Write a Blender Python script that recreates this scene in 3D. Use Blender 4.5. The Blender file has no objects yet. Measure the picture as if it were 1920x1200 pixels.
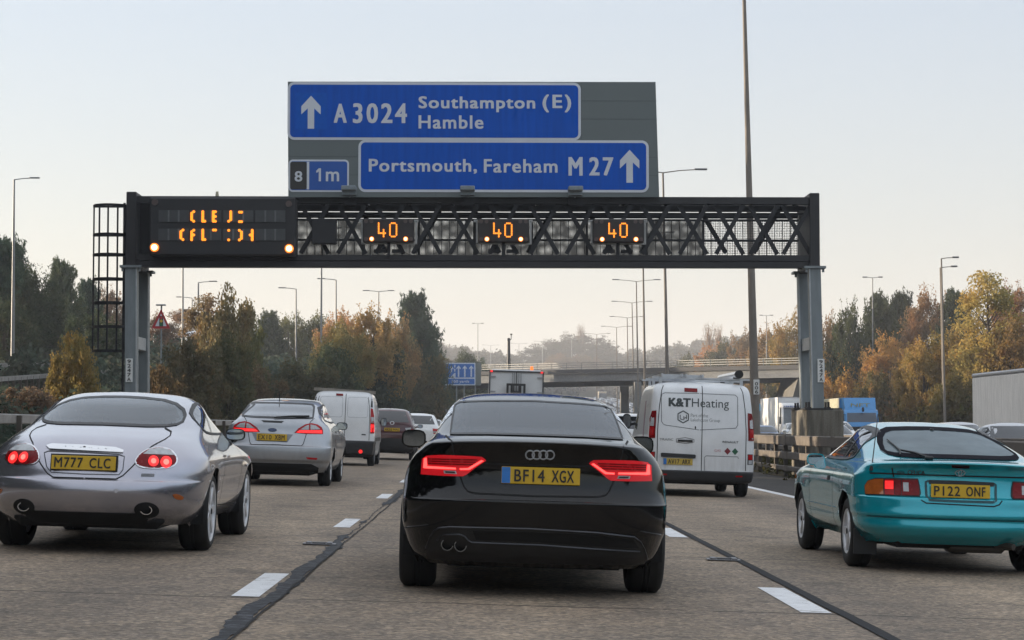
import bpy, bmesh, math, random
import numpy as np
from mathutils import Vector, Matrix
from mathutils.bvhtree import BVHTree
from mathutils.geometry import delaunay_2d_cdt

random.seed(7)
rng = np.random.default_rng(11)
scene = bpy.context.scene
COL = scene.collection
PI = math.pi
R = math.radians

# ------------------------------------------------------------------ camera
FPX = 3800.0
CAMZ = 1.124
PITCH = math.atan(202 / FPX)
YAW = math.atan(60 / FPX)
FWD = Vector((math.sin(YAW) * math.cos(PITCH), math.cos(YAW) * math.cos(PITCH), math.sin(PITCH)))
RGT = Vector((math.cos(YAW), -math.sin(YAW), 0))
UPV = RGT.cross(FWD)
CAM = Vector((0, 0, CAMZ))


def ray(px, py):
    return (FWD + RGT * ((px - 960) / FPX) + UPV * ((600 - py) / FPX)).normalized()


def P(px, py, d):
    """the point of the world seen at a photo pixel, d metres ahead"""
    r = ray(px, py)
    return CAM + r * (d / r.y)


cd = bpy.data.cameras.new('camera')
cam = bpy.data.objects.new('camera', cd)
COL.objects.link(cam)
cd.sensor_fit = 'HORIZONTAL'
cd.sensor_width = 36
cd.lens = FPX / 1920 * 36
cd.clip_start = 0.1
cd.clip_end = 9000
cam.matrix_world = Matrix((RGT, UPV, -FWD)).transposed().to_4x4()
cam.location = CAM
scene.camera = cam

# ------------------------------------------------------------------ road geometry


def _interp(x, xs, ys):
    return float(np.interp(x, xs, ys))


_CS = np.array([-60, 0, 60, 70, 110, 150, 200, 230, 270, 310, 350, 450, 600, 900, 1500])
_CX = np.array([0, 0, 0, .15, .8, 2.6, 5.5, 7.6, 9.8, 11.3, 11.8, 14.5, 19.5, 30, 50])
_ZS = np.array([-60, 0, 200, 270, 310, 350, 450, 600, 700, 800, 900, 1500])
_ZZ = np.array([0, 0, 0, .5, 1.1, 2.0, 4.4, 8.2, 10.3, 12.0, 14.0, 28.0])


def cx(s):
    return _interp(s, _CS, _CX)


def zc(s):
    return _interp(s, _ZS, _ZZ)


def zr(s, u):
    """road height at chainage s and offset u"""
    k = _interp(s, [0, 140, 300], [1, 1, .25])
    a = -.03 * max(-9.6, min(u, 9.0)) * k
    if u > 9.0:
        t = min(1, (u - 9.0) / 3.0)
        a = a * (1 - t) + (-.2) * t
    return zc(s) + a


def W(s, u, h=0.0):
    return Vector((u + cx(s), s, zr(s, u) + h))


# ------------------------------------------------------------------ mesh builder
class MB:
    def __init__(self):
        self.v, self.f, self.m = [], [], []

    def add(self, vs, fs, mi=0):
        o = len(self.v)
        self.v += [tuple(x) for x in vs]
        self.f += [tuple(i + o for i in f) for f in fs]
        self.m += [mi] * len(fs)
        return self

    def box(self, c, s, mi=0, rz=0, mat=None, bev=0):
        hx, hy, hz = s[0] / 2, s[1] / 2, s[2] / 2
        if bev:
            b = bev
            vs = []
            for sx in (-1, 1):
                for sy in (-1, 1):
                    for sz in (-1, 1):
                        vs += [(sx * (hx - b), sy * (hy - b), sz * hz), (sx * (hx - b), sy * hy, sz * (hz - b)), (sx * hx, sy * (hy - b), sz * (hz - b))]
            bm = bmesh.new()
            for q in vs:
                bm.verts.new(q)
            bmesh.ops.convex_hull(bm, input=bm.verts)
            bmesh.ops.dissolve_limit(bm, angle_limit=.01, verts=bm.verts, edges=bm.edges)
            bm.verts.index_update()
            vs = [q.co.copy() for q in bm.verts]
            fs = [[q.index for q in f.verts] for f in bm.faces]
            bm.free()
        else:
            vs = [Vector((x, y, z)) for x in (-hx, hx) for y in (-hy, hy) for z in (-hz, hz)]
            fs = [(0, 1, 3, 2), (4, 6, 7, 5), (0, 4, 5, 1), (2, 3, 7, 6), (0, 2, 6, 4), (1, 5, 7, 3)]
        M = mat or Matrix.Rotation(rz, 4, 'Z')
        c = Vector(c)
        return self.add([M @ Vector(q) + c for q in vs], fs, mi)

    def bar(self, p, q, w, h, mi=0):
        p, q = Vector(p), Vector(q)
        d = (q - p)
        L = d.length
        d.normalize()
        up = Vector((0, 0, 1)) if abs(d.z) < .95 else Vector((0, 1, 0))
        x = d.cross(up).normalized()
        z = x.cross(d)
        vs = []
        for e in (p, q):
            for a, b in ((-1, -1), (1, -1), (1, 1), (-1, 1)):
                vs.append(e + x * a * w / 2 + z * b * h / 2)
        return self.add(vs, [(0, 1, 2, 3), (7, 6, 5, 4), (0, 4, 5, 1), (1, 5, 6, 2), (2, 6, 7, 3), (3, 7, 4, 0)], mi)

    def tube(self, pts, rad, n=8, mi=0, cap=True):
        pts = [Vector(p) for p in pts]
        if not hasattr(rad, '__len__'):
            rad = [rad] * len(pts)
        vs, fs = [], []
        for i, p in enumerate(pts):
            d = (pts[min(i + 1, len(pts) - 1)] - pts[max(i - 1, 0)]).normalized()
            a = Vector((1, 0, 0)) if abs(d.x) < .8 else Vector((0, 1, 0))
            x = d.cross(a).normalized()
            y = d.cross(x)
            for k in range(n):
                t = 2 * PI * k / n
                vs.append(p + (x * math.cos(t) + y * math.sin(t)) * rad[i])
        for i in range(len(pts) - 1):
            for k in range(n):
                k2 = (k + 1) % n
                fs.append((i * n + k, i * n + k2, (i + 1) * n + k2, (i + 1) * n + k))
        if cap:
            fs.append(tuple(range(n - 1, -1, -1)))
            fs.append(tuple((len(pts) - 1) * n + k for k in range(n)))
        return self.add(vs, fs, mi)

    def lathe(self, prof, n=32, c=(0, 0, 0), mi=0):
        """profile of (x, r) turned about the x axis"""
        vs, fs = [], []
        c = Vector(c)
        for (x, r) in prof:
            for k in range(n):
                t = 2 * PI * k / n
                vs.append(c + Vector((x, r * math.cos(t), r * math.sin(t))))
        for i in range(len(prof) - 1):
            for k in range(n):
                k2 = (k + 1) % n
                fs.append((i * n + k, (i + 1) * n + k, (i + 1) * n + k2, i * n + k2))
        return self.add(vs, fs, mi)

    def prism(self, pts, y0, y1, M=None, mi=0):
        """outline in x, z, drawn through from y0 to y1"""
        n = len(pts)
        vs = [Vector((p[0], y0, p[1])) for p in pts] + [Vector((p[0], y1, p[1])) for p in pts]
        if M is not None:
            vs = [M @ q for q in vs]
        fs = [tuple(range(n)), tuple(range(2 * n - 1, n - 1, -1))]
        for i in range(n):
            j = (i + 1) % n
            fs.append((i, i + n, j + n, j))
        return self.add(vs, fs, mi)

    def mesh(self, name, mats, smooth=None):
        me = bpy.data.meshes.new(name)
        me.from_pydata([tuple(q) for q in self.v], [], self.f)
        for m in (mats if isinstance(mats, (list, tuple)) else [mats]):
            me.materials.append(m)
        if any(self.m):
            me.polygons.foreach_set('material_index', self.m)
        bm = bmesh.new()
        bm.from_mesh(me)
        bmesh.ops.recalc_face_normals(bm, faces=bm.faces)
        bm.to_mesh(me)
        bm.free()
        if smooth:
            me.shade_smooth()
            me.set_sharp_from_angle(angle=R(smooth))
        return me

    def build(self, name, mats, parent=None, smooth=None):
        o = bpy.data.objects.new(name, self.mesh(name, mats, smooth))
        COL.objects.link(o)
        if parent is not None:
            o.parent = parent
        return o


def tag(o, label=None, cat=None, group=None, kind=None):
    if label:
        o['label'] = label
    if cat:
        o['category'] = cat
    if group:
        o['group'] = group
    if kind:
        o['kind'] = kind
    return o


def thing(name, label, cat, M=None, group=None):
    o = bpy.data.objects.new(name, None)
    COL.objects.link(o)
    o.empty_display_size = .2
    if M is not None:
        o.matrix_world = M if isinstance(M, Matrix) else Matrix.Translation(Vector(M))
    return tag(o, label, cat, group)


def raw(name, v, f, mats, parent=None, smooth=False):
    """numpy arrays of vertices and quads"""
    me = bpy.data.meshes.new(name)
    nv, nf = len(v), len(f)
    k = f.shape[1]
    me.vertices.add(nv)
    me.vertices.foreach_set('co', np.asarray(v, dtype=np.float32).ravel())
    me.loops.add(nf * k)
    me.loops.foreach_set('vertex_index', np.asarray(f, dtype=np.int32).ravel())
    me.polygons.add(nf)
    me.polygons.foreach_set('loop_start', np.arange(0, nf * k, k, dtype=np.int32))
    for m in (mats if isinstance(mats, (list, tuple)) else [mats]):
        me.materials.append(m)
    me.update(calc_edges=True)
    if smooth:
        me.shade_smooth()
    return me


def link(name, me, parent=None):
    o = bpy.data.objects.new(name, me)
    COL.objects.link(o)
    if parent is not None:
        o.parent = parent
    return o


# ------------------------------------------------------------------ materials
def lin(r, g, b):
    f = lambda c: (c / 255 / 12.92) if c / 255 <= .04045 else ((c / 255 + .055) / 1.055) ** 2.4
    return (f(r), f(g), f(b), 1)


class NT:
    def __init__(self, name):
        self.mat = bpy.data.materials.new(name)
        self.mat.use_nodes = True
        self.t = self.mat.node_tree
        self.t.nodes.clear()
        self.out = self.n('ShaderNodeOutputMaterial')

    def n(self, typ, **kw):
        x = self.t.nodes.new(typ)
        for k, val in kw.items():
            if k in x.inputs.keys():
                x.inputs[k].default_value = val
            else:
                setattr(x, k, val)
        return x

    def l(self, a, b):
        self.t.links.new(a, b)

    def noise(self, scale, detail=4, coord='Object', rough=.55, stretch=None):
        tc = self.n('ShaderNodeTexCoord')
        n = self.n('ShaderNodeTexNoise')
        n.inputs['Scale'].default_value = scale
        n.inputs['Detail'].default_value = detail
        n.inputs['Roughness'].default_value = rough
        src = tc.outputs[coord]
        if stretch:
            mp = self.n('ShaderNodeMapping')
            mp.inputs['Scale'].default_value = stretch
            self.l(src, mp.inputs['Vector'])
            src = mp.outputs[0]
        self.l(src, n.inputs['Vector'])
        return n.outputs['Fac']

    def ramp(self, fac, stops):
        r = self.n('ShaderNodeValToRGB')
        e = r.color_ramp.elements
        while len(e) < len(stops):
            e.new(.5)
        for i, (p, c) in enumerate(stops):
            e[i].position = p
            e[i].color = c if len(c) == 4 else (*c, 1)
        self.l(fac, r.inputs[0])
        return r.outputs[0]

    def math(self, op, a, b=None, c=None):
        m = self.n('ShaderNodeMath', operation=op)
        for i, x in enumerate((a, b, c)):
            if x is None:
                continue
            if isinstance(x, (int, float)):
                m.inputs[i].default_value = x
            else:
                self.l(x, m.inputs[i])
        return m.outputs[0]

    def mix(self, fac, a, b, mode='MIX'):
        m = self.n('ShaderNodeMix', data_type='RGBA', blend_type=mode)
        for sock, x in ((m.inputs[0], fac), (m.inputs[6], a), (m.inputs[7], b)):
            if isinstance(x, (int, float)):
                sock.default_value = x
            elif isinstance(x, tuple):
                sock.default_value = x if len(x) == 4 else (*x, 1)
            else:
                self.l(x, sock)
        return m.outputs[2]

    def bsdf(self, **kw):
        b = self.n('ShaderNodeBsdfPrincipled')
        for k, x in kw.items():
            k = k.replace('_', ' ')
            if isinstance(x, (int, float)):
                b.inputs[k].default_value = x
            elif isinstance(x, tuple):
                b.inputs[k].default_value = x if len(x) != 3 else (*x, 1)
            else:
                self.l(x, b.inputs[k])
        self.l(b.outputs[0], self.out.inputs[0])
        self.b = b
        return b

    def bump(self, h, strength=.3, dist=.02):
        b = self.n('ShaderNodeBump')
        b.inputs['Strength'].default_value = strength
        b.inputs['Distance'].default_value = dist
        self.l(h, b.inputs['Height'])
        self.l(b.outputs[0], self.b.inputs['Normal'])


_mc = {}


def pbr(name, col, rough=.5, metal=0, var=.25, scale=6, bump=0, spec=.5, coat=0, stretch=None):
    if name in _mc:
        return _mc[name]
    t = NT(name)
    nz = t.noise(scale, 5, stretch=stretch)
    c = t.ramp(nz, [(.25, tuple(x * (1 - var) for x in col[:3])), (.75, tuple(min(1, x * (1 + var)) for x in col[:3]))])
    rr = t.math('MULTIPLY_ADD', nz, .25, rough - .12)
    t.bsdf(Base_Color=c, Roughness=rr, Metallic=metal, Specular_IOR_Level=spec, Coat_Weight=coat, Coat_Roughness=.03)
    if bump:
        t.bump(nz, bump, .01)
    _mc[name] = t.mat
    return t.mat


def emit(name, col, strength, base=(.02, .02, .02)):
    if name in _mc:
        return _mc[name]
    t = NT(name)
    nz = t.noise(40, 2)
    e = t.math('MULTIPLY_ADD', nz, .3 * strength, .85 * strength)
    t.bsdf(Base_Color=base, Roughness=.25, Emission_Color=col, Emission_Strength=e)
    _mc[name] = t.mat
    return t.mat


# car paint with a clear coat, flakes and road dirt low down
def paint(name, col, metal=.55, rough=.32, dirt=.35, dirtcol=(.11, .095, .075), coat=1.0):
    if name in _mc:
        return _mc[name]
    t = NT(name)
    tc = t.n('ShaderNodeTexCoord')
    sp = t.n('ShaderNodeSeparateXYZ')
    t.l(tc.outputs['Object'], sp.inputs[0])
    big = t.noise(3.0, 6)
    streak = t.noise(5, 5, stretch=(4, 4, .6))
    low = t.n('ShaderNodeMapRange')
    t.l(sp.outputs[2], low.inputs[0])
    for i, x in enumerate((.25, .95, 1.0, .12)):
        low.inputs[i + 1].default_value = x
    m1 = t.math('MULTIPLY', low.outputs[0], streak)
    m2 = t.math('MULTIPLY', m1, dirt * 1.7)
    m2 = t.math('MINIMUM', m2, .8)
    c0 = t.ramp(big, [(.3, tuple(x * .93 for x in col[:3])), (.7, tuple(min(1, x * 1.05) for x in col[:3]))])
    c = t.mix(m2, c0, dirtcol)
    t.bsdf(Base_Color=c, Metallic=t.math('MULTIPLY_ADD', m2, -metal, metal),
           Roughness=t.math('MULTIPLY_ADD', m2, .45, rough),
           Coat_Weight=t.math('MULTIPLY_ADD', m2, -coat, coat), Coat_Roughness=.04)
    _mc[name] = t.mat
    return t.mat


def glass(name, tint=(.25, .27, .27), film=(.25, .27, .28), filmw=.12, refl=1.0):
    """thin window pane: clear tinted layer, mirror reflection and a film of dirt"""
    if name in _mc:
        return _mc[name]
    t = NT(name)
    tr = t.n('ShaderNodeBsdfTransparent', Color=(*tint, 1))
    gl = t.n('ShaderNodeBsdfGlossy', Roughness=.03)
    gl.inputs[0].default_value = (.95, .97, 1, 1)
    df = t.n('ShaderNodeBsdfDiffuse')
    df.inputs[0].default_value = (*film, 1)
    fr = t.n('ShaderNodeFresnel')
    fr.inputs[0].default_value = 1.52
    nz = t.noise(2.5, 5)
    fw = t.math('MULTIPLY_ADD', nz, filmw * 1.2, filmw * .4)
    a = t.n('ShaderNodeMixShader')
    t.l(fw, a.inputs[0])
    t.l(tr.outputs[0], a.inputs[1])
    t.l(df.outputs[0], a.inputs[2])
    b = t.n('ShaderNodeMixShader')
    f2 = t.math('MINIMUM', t.math('MULTIPLY_ADD', fr.outputs[0], 1.5 * refl, .02), 1)
    t.l(f2, b.inputs[0])
    t.l(a.outputs[0], b.inputs[1])
    t.l(gl.outputs[0], b.inputs[2])
    t.l(b.outputs[0], t.out.inputs[0])
    _mc[name] = t.mat
    return t.mat


def text_fit(s, rect, bold=0.0, spacing=1.0, sub=3):
    """outline faces of a line of writing, fitted to rect (x0, x1, z0, z1)"""
    cu = bpy.data.curves.new('writing', 'FONT')
    cu.body = s
    cu.size = 1
    cu.offset = bold
    cu.space_character = spacing
    cu.resolution_u = sub
    ob = bpy.data.objects.new('writing', cu)
    COL.objects.link(ob)
    dg = bpy.context.evaluated_depsgraph_get()
    me = bpy.data.meshes.new_from_object(ob.evaluated_get(dg))
    vs = np.array([q.co[:] for q in me.vertices])
    fs = [tuple(p.vertices) for p in me.polygons]
    bpy.data.objects.remove(ob)
    bpy.data.curves.remove(cu)
    bpy.data.meshes.remove(me)
    a, b = vs.min(0), vs.max(0)
    x = rect[0] + (vs[:, 0] - a[0]) / (b[0] - a[0]) * (rect[1] - rect[0])
    z = rect[2] + (vs[:, 1] - a[1]) / (b[1] - a[1]) * (rect[3] - rect[2])
    return x, z, fs


def write(name, s, rect, y, mat, parent, bold=0.0, M=None, depth=.0, spacing=1.0):
    """writing as real raised geometry in the x, z plane at depth y, facing -y; heavy letters are built up of thin layers"""
    h = rect[3] - rect[2]
    e = bold * h * 1.25
    rect = (rect[0] + e, rect[1] - e, rect[2] + e * .6, rect[3] - e * .6)
    x, z, f0 = text_fit(s, rect, 0, spacing)
    vs, fs = [], []
    lay = [(0, 0)] if bold <= 0 else [(-1, -.6), (1, .6), (-1, .6), (1, -.6), (0, 0)]
    for i, (ox, oz) in enumerate(lay):
        o = len(vs)
        vs += [Vector((a + ox * e, y - .0006 * i, b + oz * e)) for a, b in zip(x, z)]
        fs += [tuple(q + o for q in f) for f in f0]
    if M is not None:
        vs = [M @ q for q in vs]
    me = bpy.data.meshes.new(name)
    me.from_pydata([tuple(q) for q in vs], [], fs)
    me.materials.append(mat)
    return link(name, me, parent)


# ------------------------------------------------------------------ world and sun
SUN_AZ = R(-70)      # measured from straight ahead (+Y) towards the right
SUN_EL = R(6.8)
world = bpy.data.worlds.new('World')
scene.world = world
world.use_nodes = True
wn = world.node_tree
bg = wn.nodes['Background']
sky = wn.nodes.new('ShaderNodeTexSky')
sky.sky_type = 'NISHITA'
sky.sun_disc = False
sky.sun_elevation = SUN_EL
sky.sun_rotation = SUN_AZ
sky.air_density = 1.0
sky.dust_density = 2.0
sky.ozone_density = 2.0
wn.links.new(sky.outputs[0], bg.inputs[0])
bg.inputs[1].default_value = .05
# high-cloud veil over the clear sky, its unseen zenith brightened to light the road
veil = wn.nodes.new('ShaderNodeBackground')
wtc = wn.nodes.new('ShaderNodeTexCoord')
wsp = wn.nodes.new('ShaderNodeSeparateXYZ')
wrp = wn.nodes.new('ShaderNodeValToRGB')
wn.links.new(wtc.outputs['Generated'], wsp.inputs[0])
wn.links.new(wsp.outputs[2], wrp.inputs[0])
we = wrp.color_ramp.elements
for k, (p_, c_) in enumerate(((.0, (.79, .745, .72)), (.07, (.765, .735, .745)), (.2, (.67, .705, .80)), (.42, (1.0, 1.05, 1.12)), (1.0, (1.32, 1.36, 1.42)))):
    e_ = we[k] if k < 2 else we.new(p_)
    e_.position = p_
    e_.color = (*c_, 1)
wn.links.new(wrp.outputs[0], veil.inputs[0])
veil.inputs[1].default_value = .27
wad = wn.nodes.new('ShaderNodeAddShader')
wn.links.new(bg.outputs[0], wad.inputs[0])
wn.links.new(veil.outputs[0], wad.inputs[1])
wn.links.new(wad.outputs[0], wn.nodes['World Output'].inputs[0])

sl = bpy.data.lights.new('sun', 'SUN')
sl.energy = 4.6
sl.angle = R(.5)
sl.color = (1, .83, .62)
so = bpy.data.objects.new('sun', sl)
COL.objects.link(so)
sd = Vector((math.sin(SUN_AZ) * math.cos(SUN_EL), math.cos(SUN_AZ) * math.cos(SUN_EL), math.sin(SUN_EL)))
so.rotation_euler = sd.to_track_quat('Z', 'Y').to_euler()
so.location = (-40, 20, 40)

scene.view_settings.view_transform = 'Standard'
scene.view_settings.look = 'None'
scene.view_settings.gamma = 1
scene.view_settings.exposure = 1.34
scene.cycles.use_denoising = True
scene.cycles.max_bounces = 8
scene.cycles.transparent_max_bounces = 24
scene.cycles.volume_bounces = 0
# ------------------------------------------------------------------ ground, road, markings


def smooth(a, b, x):
    t = max(0, min(1, (x - a) / (b - a)))
    return t * t * (3 - 2 * t)


def gh(s, u):
    """ground height"""
    if -9.7 <= u <= 28:
        return zr(s, u) - (.06 if u < 8.9 or u > 12 else .01) + 12 * smooth(800, 1000, s)
    if u < -9.7:
        t = -u - 9.7
        z = zr(s, -9.6) - .05 + (2.5 + 2.1 * smooth(122, 160, s)) * smooth(1, 15, t) + 4.0 * smooth(28, 75, t)
        z += 1.2 * math.sin(s * .035 + 1) * smooth(8, 20, t) * .5
        z += 12 * smooth(800, 1000, s) + 6 * smooth(600, 1200, s) * smooth(5, 80, t)
        return z
    t = u - 28
    z = zr(s, 28) - .05 + 5.5 * smooth(1.5, 18, t) + 6.5 * smooth(18, 70, t) * (1 - .65 * smooth(230, 380, s))
    z += 12 * smooth(800, 1000, s) + 6 * smooth(600, 1200, s) * smooth(5, 80, t)
    return z


def Gd(x, y):
    """ground height under a world point"""
    return gh(y, x - cx(y))


def sheet(name, ss, us, hf, mat, kind='structure'):
    v, f = [], []
    for s in ss:
        for u in us(s) if callable(us) else us:
            v.append((u + cx(s), s, hf(s, u)))
    n = len(us(ss[0]) if callable(us) else us)
    for i in range(len(ss) - 1):
        for j in range(n - 1):
            a = i * n + j
            f.append((a, a + 1, a + n + 1, a + n))
    me = raw(name, np.array(v), np.array(f), mat, smooth=True)
    return tag(link(name, me), kind=kind)


# --- soil and rough grass
t = NT('bank_soil')
n1 = t.noise(.35, 6)
n2 = t.noise(6, 6)
c1 = t.ramp(n1, [(.3, (.030, .032, .016)), (.5, (.055, .047, .026)), (.72, (.040, .052, .022))])
c2 = t.mix(t.math('MULTIPLY', n2, .6), c1, (.085, .065, .042))
t.bsdf(Base_Color=c2, Roughness=.95, Specular_IOR_Level=.1)
t.bump(n2, .8, .15)
M_SOIL = t.mat
SS = list(np.concatenate([np.arange(-400, -40, 30), np.arange(-40, 160, 6), np.arange(160, 480, 10), np.arange(480, 1000, 30), np.arange(1000, 2600, 160)]))
UU = [-900, -500, -300, -200, -140, -100, -80, -65, -52, -44, -38, -33, -28, -25, -22, -19, -17, -15, -13.5, -12, -11, -10.2, -9.7, -5, 0, 5, 8.9, 9.6, 11, 12, 15, 20, 25, 28, 29.2, 30.5, 32, 34, 37, 40, 43, 46, 50, 56, 64, 75, 90, 110, 150, 220, 330, 600, 1000]
sheet('ground', SS, UU, gh, M_SOIL)

# --- worn exposed-aggregate concrete
t = NT('concrete_road')
tc = t.n('ShaderNodeTexCoord')
sp = t.n('ShaderNodeSeparateXYZ')
t.l(tc.outputs['Object'], sp.inputs[0])
big = t.noise(.22, 5, stretch=(2.2, .5, 1))
mid = t.noise(2.2, 6)
grit = t.noise(26, 5, rough=.85)
grit2 = t.n('ShaderNodeTexVoronoi')
grit2.inputs['Scale'].default_value = 34
t.l(tc.outputs['Object'], grit2.inputs['Vector'])
base = t.ramp(grit, [(.30, (.115, .096, .073)), (.45, (.272, .232, .182)), (.58, (.345, .300, .242)), (.74, (.70, .64, .56))])
stone = t.ramp(grit2.outputs['Color'], [(.0, (.45, .45, .46)), (.5, (.8, .76, .72)), (1, (1.35, 1.25, 1.15))])
c = t.mix(1.0, base, stone, 'MULTIPLY')
c = t.mix(1.0, c, t.ramp(mid, [(.3, (.80, .80, .82)), (.7, (1.16, 1.12, 1.08))]), 'MULTIPLY')
c = t.mix(1.0, c, t.ramp(big, [(.3, (.74, .74, .77)), (.65, (1.15, 1.12, 1.08))]), 'MULTIPLY')
# tyre-worn bands along the lanes
lane = t.math('MULTIPLY', t.math('ADD', sp.outputs[0], .35), 2 * PI / 1.86)
band = t.math('MULTIPLY_ADD', t.math('SINE', lane), .10, 1.0)
cb = t.n('ShaderNodeCombineColor')
for i in range(3):
    t.l(band, cb.inputs[i])
c = t.mix(1.0, c, cb.outputs[0], 'MULTIPLY')
# transverse slab joints every 5.6 m
wob = t.math('MULTIPLY_ADD', t.noise(1.4, 4), .12, -.06)
yy = t.math('ADD', t.math('ADD', sp.outputs[1], wob), -13.0)
fr = t.math('ABSOLUTE', t.math('SUBTRACT', t.math('FRACT', t.math('MULTIPLY_ADD', yy, 1 / 5.6, .5)), .5))
jn = t.math('LESS_THAN', fr, .0048)
jn = t.math('MULTIPLY', jn, t.math('GREATER_THAN', t.noise(3.1, 3), .40))
c = t.mix(t.math('MULTIPLY', jn, .8), c, (.030, .026, .024))
# dark oil spots in mid lane
oil = t.math('MULTIPLY', t.math('GREATER_THAN', t.noise(.9, 6), .63), .30)
c = t.mix(oil, c, (.05, .045, .04))
t.bsdf(Base_Color=c, Roughness=.82, Specular_IOR_Level=.35)
t.bump(t.math('ADD', grit, grit2.outputs['Distance']), .55, .01)
M_ROAD = t.mat


def asphalt(name, col):
    t = NT(name)
    g = t.noise(70, 3, rough=.8)
    m = t.noise(1.2, 6)
    c = t.ramp(g, [(.3, tuple(x * .55 for x in col)), (.7, tuple(x * 1.5 for x in col))])
    c = t.mix(1.0, c, t.ramp(m, [(.3, (.7, .7, .72)), (.7, (1.2, 1.17, 1.12))]), 'MULTIPLY')
    t.bsdf(Base_Color=c, Roughness=.85, Specular_IOR_Level=.3)
    t.bump(g, .5, .01)
    return t.mat


RS = list(np.concatenate([np.arange(-220, -40, 12.), np.arange(-40, 120, 3.), np.arange(120, 480, 8.), np.arange(480, 812, 26.)]))
us_near = list(np.linspace(-9.5, 6.02, 9))
sheet('road', RS, us_near, lambda s, u: zr(s, u), M_ROAD)
sheet('hard_strip', RS, [6.02, 7.2, 8.55], lambda s, u: zr(s, u) - .003, asphalt('strip_asphalt', (.040, .036, .033)))
sheet('opposite_road', RS, list(np.linspace(12.3, 27.4, 6)), lambda s, u: zr(s, u), asphalt('worn_asphalt', (.10, .09, .08)))

# --- white paint
t = NT('road_paint')
n1 = t.noise(9, 6)
n2 = t.noise(55, 3)
c = t.ramp(n1, [(.25, (.33, .31, .29)), (.42, (.66, .66, .66)), (.8, (.80, .80, .81))])
c = t.mix(t.math('GREATER_THAN', n2, .68), c, (.25, .23, .21))
t.bsdf(Base_Color=c, Roughness=.65)
t.bump(n2, .3, .004)
M_RPAINT = t.mat

mk = MB()
L1, L2 = -1.50, 2.16     # lane lines left and right of the middle lane


def strip(mb, u0, u1, s0, s1, lift=.004, step=4.0):
    n = max(1, int(math.ceil((s1 - s0) / step)))
    for i in range(n):
        a, b = s0 + (s1 - s0) * i / n, s0 + (s1 - s0) * (i + 1) / n
        mb.add([W(a, u0, lift), W(a, u1, lift), W(b, u1, lift), W(b, u0, lift)], [(0, 1, 2, 3)])


for k in range(-3, 40):
    s0 = 13.05 + 9 * k
    for (u0, u1) in ((L1 - .09, L1 + .09), (L2 - .10, L2 + .10)):
        strip(mk, u0, u1, s0, s0 + 2.05)
    for u0 in (16.2, 19.9, 23.5):
        strip(mk, u0, u0 + .15, s0 + 3, s0 + 5)
strip(mk, 5.78, 5.98, -38, 480)
strip(mk, -5.35, -5.17, -38, 480)
strip(mk, 12.55, 12.75, -38, 480)
strip(mk, 24.3, 24.5, -38, 480)
tag(mk.build('road_markings', M_RPAINT), kind='structure')

# --- bitumen sealing the long joints beside the lane lines: ragged on the left one
t = NT('bitumen')
n1 = t.noise(14, 6)
c = t.ramp(n1, [(.3, (.008, .008, .009)), (.52, (.022, .023, .027)), (.68, (.075, .078, .088))])
t.bsdf(Base_Color=c, Roughness=.7, Specular_IOR_Level=.25)
t.bump(n1, .8, .02)
M_BIT = t.mat
M_BIT2 = pbr('bitumen_smooth', (.020, .020, .022), .8, spec=.2, var=.45, scale=5, bump=.25)
M_CRACK = pbr('crack', (.007, .006, .006), .9)


def ragged(u, w, jag, s0, s1, step, lift, seed, gaps=0.0):
    """ribbon with ragged edges; gaps: share of its length worn away"""
    r = random.Random(seed)
    v, f = [], []
    s, wl, wr, off, i = s0, w / 2, w / 2, 0, 0
    live = 1
    while s < s1:
        off = .85 * off + r.uniform(-jag, jag) * .5
        if r.random() < .10:
            live = 0 if r.random() < gaps else 1
        k = live * (.35 + 1.1 * r.random() if gaps else 1)
        wl = max(.006, .55 * wl + .45 * (k * w / 2 + r.uniform(-jag, jag) * live))
        wr = max(.006, .55 * wr + .45 * (k * w / 2 + r.uniform(-jag, jag) * live))
        v += [W(s, u + off - wl, lift), W(s, u + off + wr, lift)]
        if i:
            a = 2 * i
            f.append((a - 2, a - 1, a + 1, a))
        i += 1
        s += step * (1 if s < 40 else 4)
    return v, f


m = MB()
m.add(*ragged(L1 + .17, .125, .030, 4, 320, .13, .0075, 3, .30))
tag(m.build('joint_sealant', M_BIT), kind='structure')
m = MB()
m.add(*ragged(L1 + .235, .014, .010, 4, 60, .12, .0098, 5))
tag(m.build('joint_crack', M_CRACK), kind='structure')
m = MB()
m.add(*ragged(L2 + .165, .085, .006, 4, 320, .3, .0075, 9))
tag(m.build('smooth_joint_sealant', M_BIT2), kind='structure')

# --- reflective road studs
M_STUD = pbr('stud_iron', (.20, .20, .21), .45, .7)
M_STUDD = pbr('stud_rubber', (.02, .02, .02), .6)
stud_lab = {(0, 0): 'metal road stud in the ragged black joint left of the black hatchback',
            (0, 1): 'metal road stud on the smooth black joint right of the black hatchback'}
studs = []
for j, (s, u) in enumerate(((18.8, L1 + .02), (18.2, L2 + .02))):
    m = MB()
    m.box((0, 0, .006), (.30, .17, .010), 0, bev=.003)
    m.box((-.095, 0, .017), (.05, .15, .014), 0, bev=.005)
    m.box((.095, 0, .017), (.05, .15, .014), 0, bev=.005)
    m.box((0, .05, .014), (.13, .05, .012), 0)
    m.box((0, -.03, .014), (.12, .07, .008), 1)
    o = m.build('road_stud', [M_STUD, M_STUDD])
    o.matrix_world = Matrix.Translation(W(s, u, .006)) @ Matrix.Rotation(math.atan(.03), 4, 'Y')
    tag(o, stud_lab[(0, j)], 'road stud', 'road studs along the lane lines')

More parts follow.
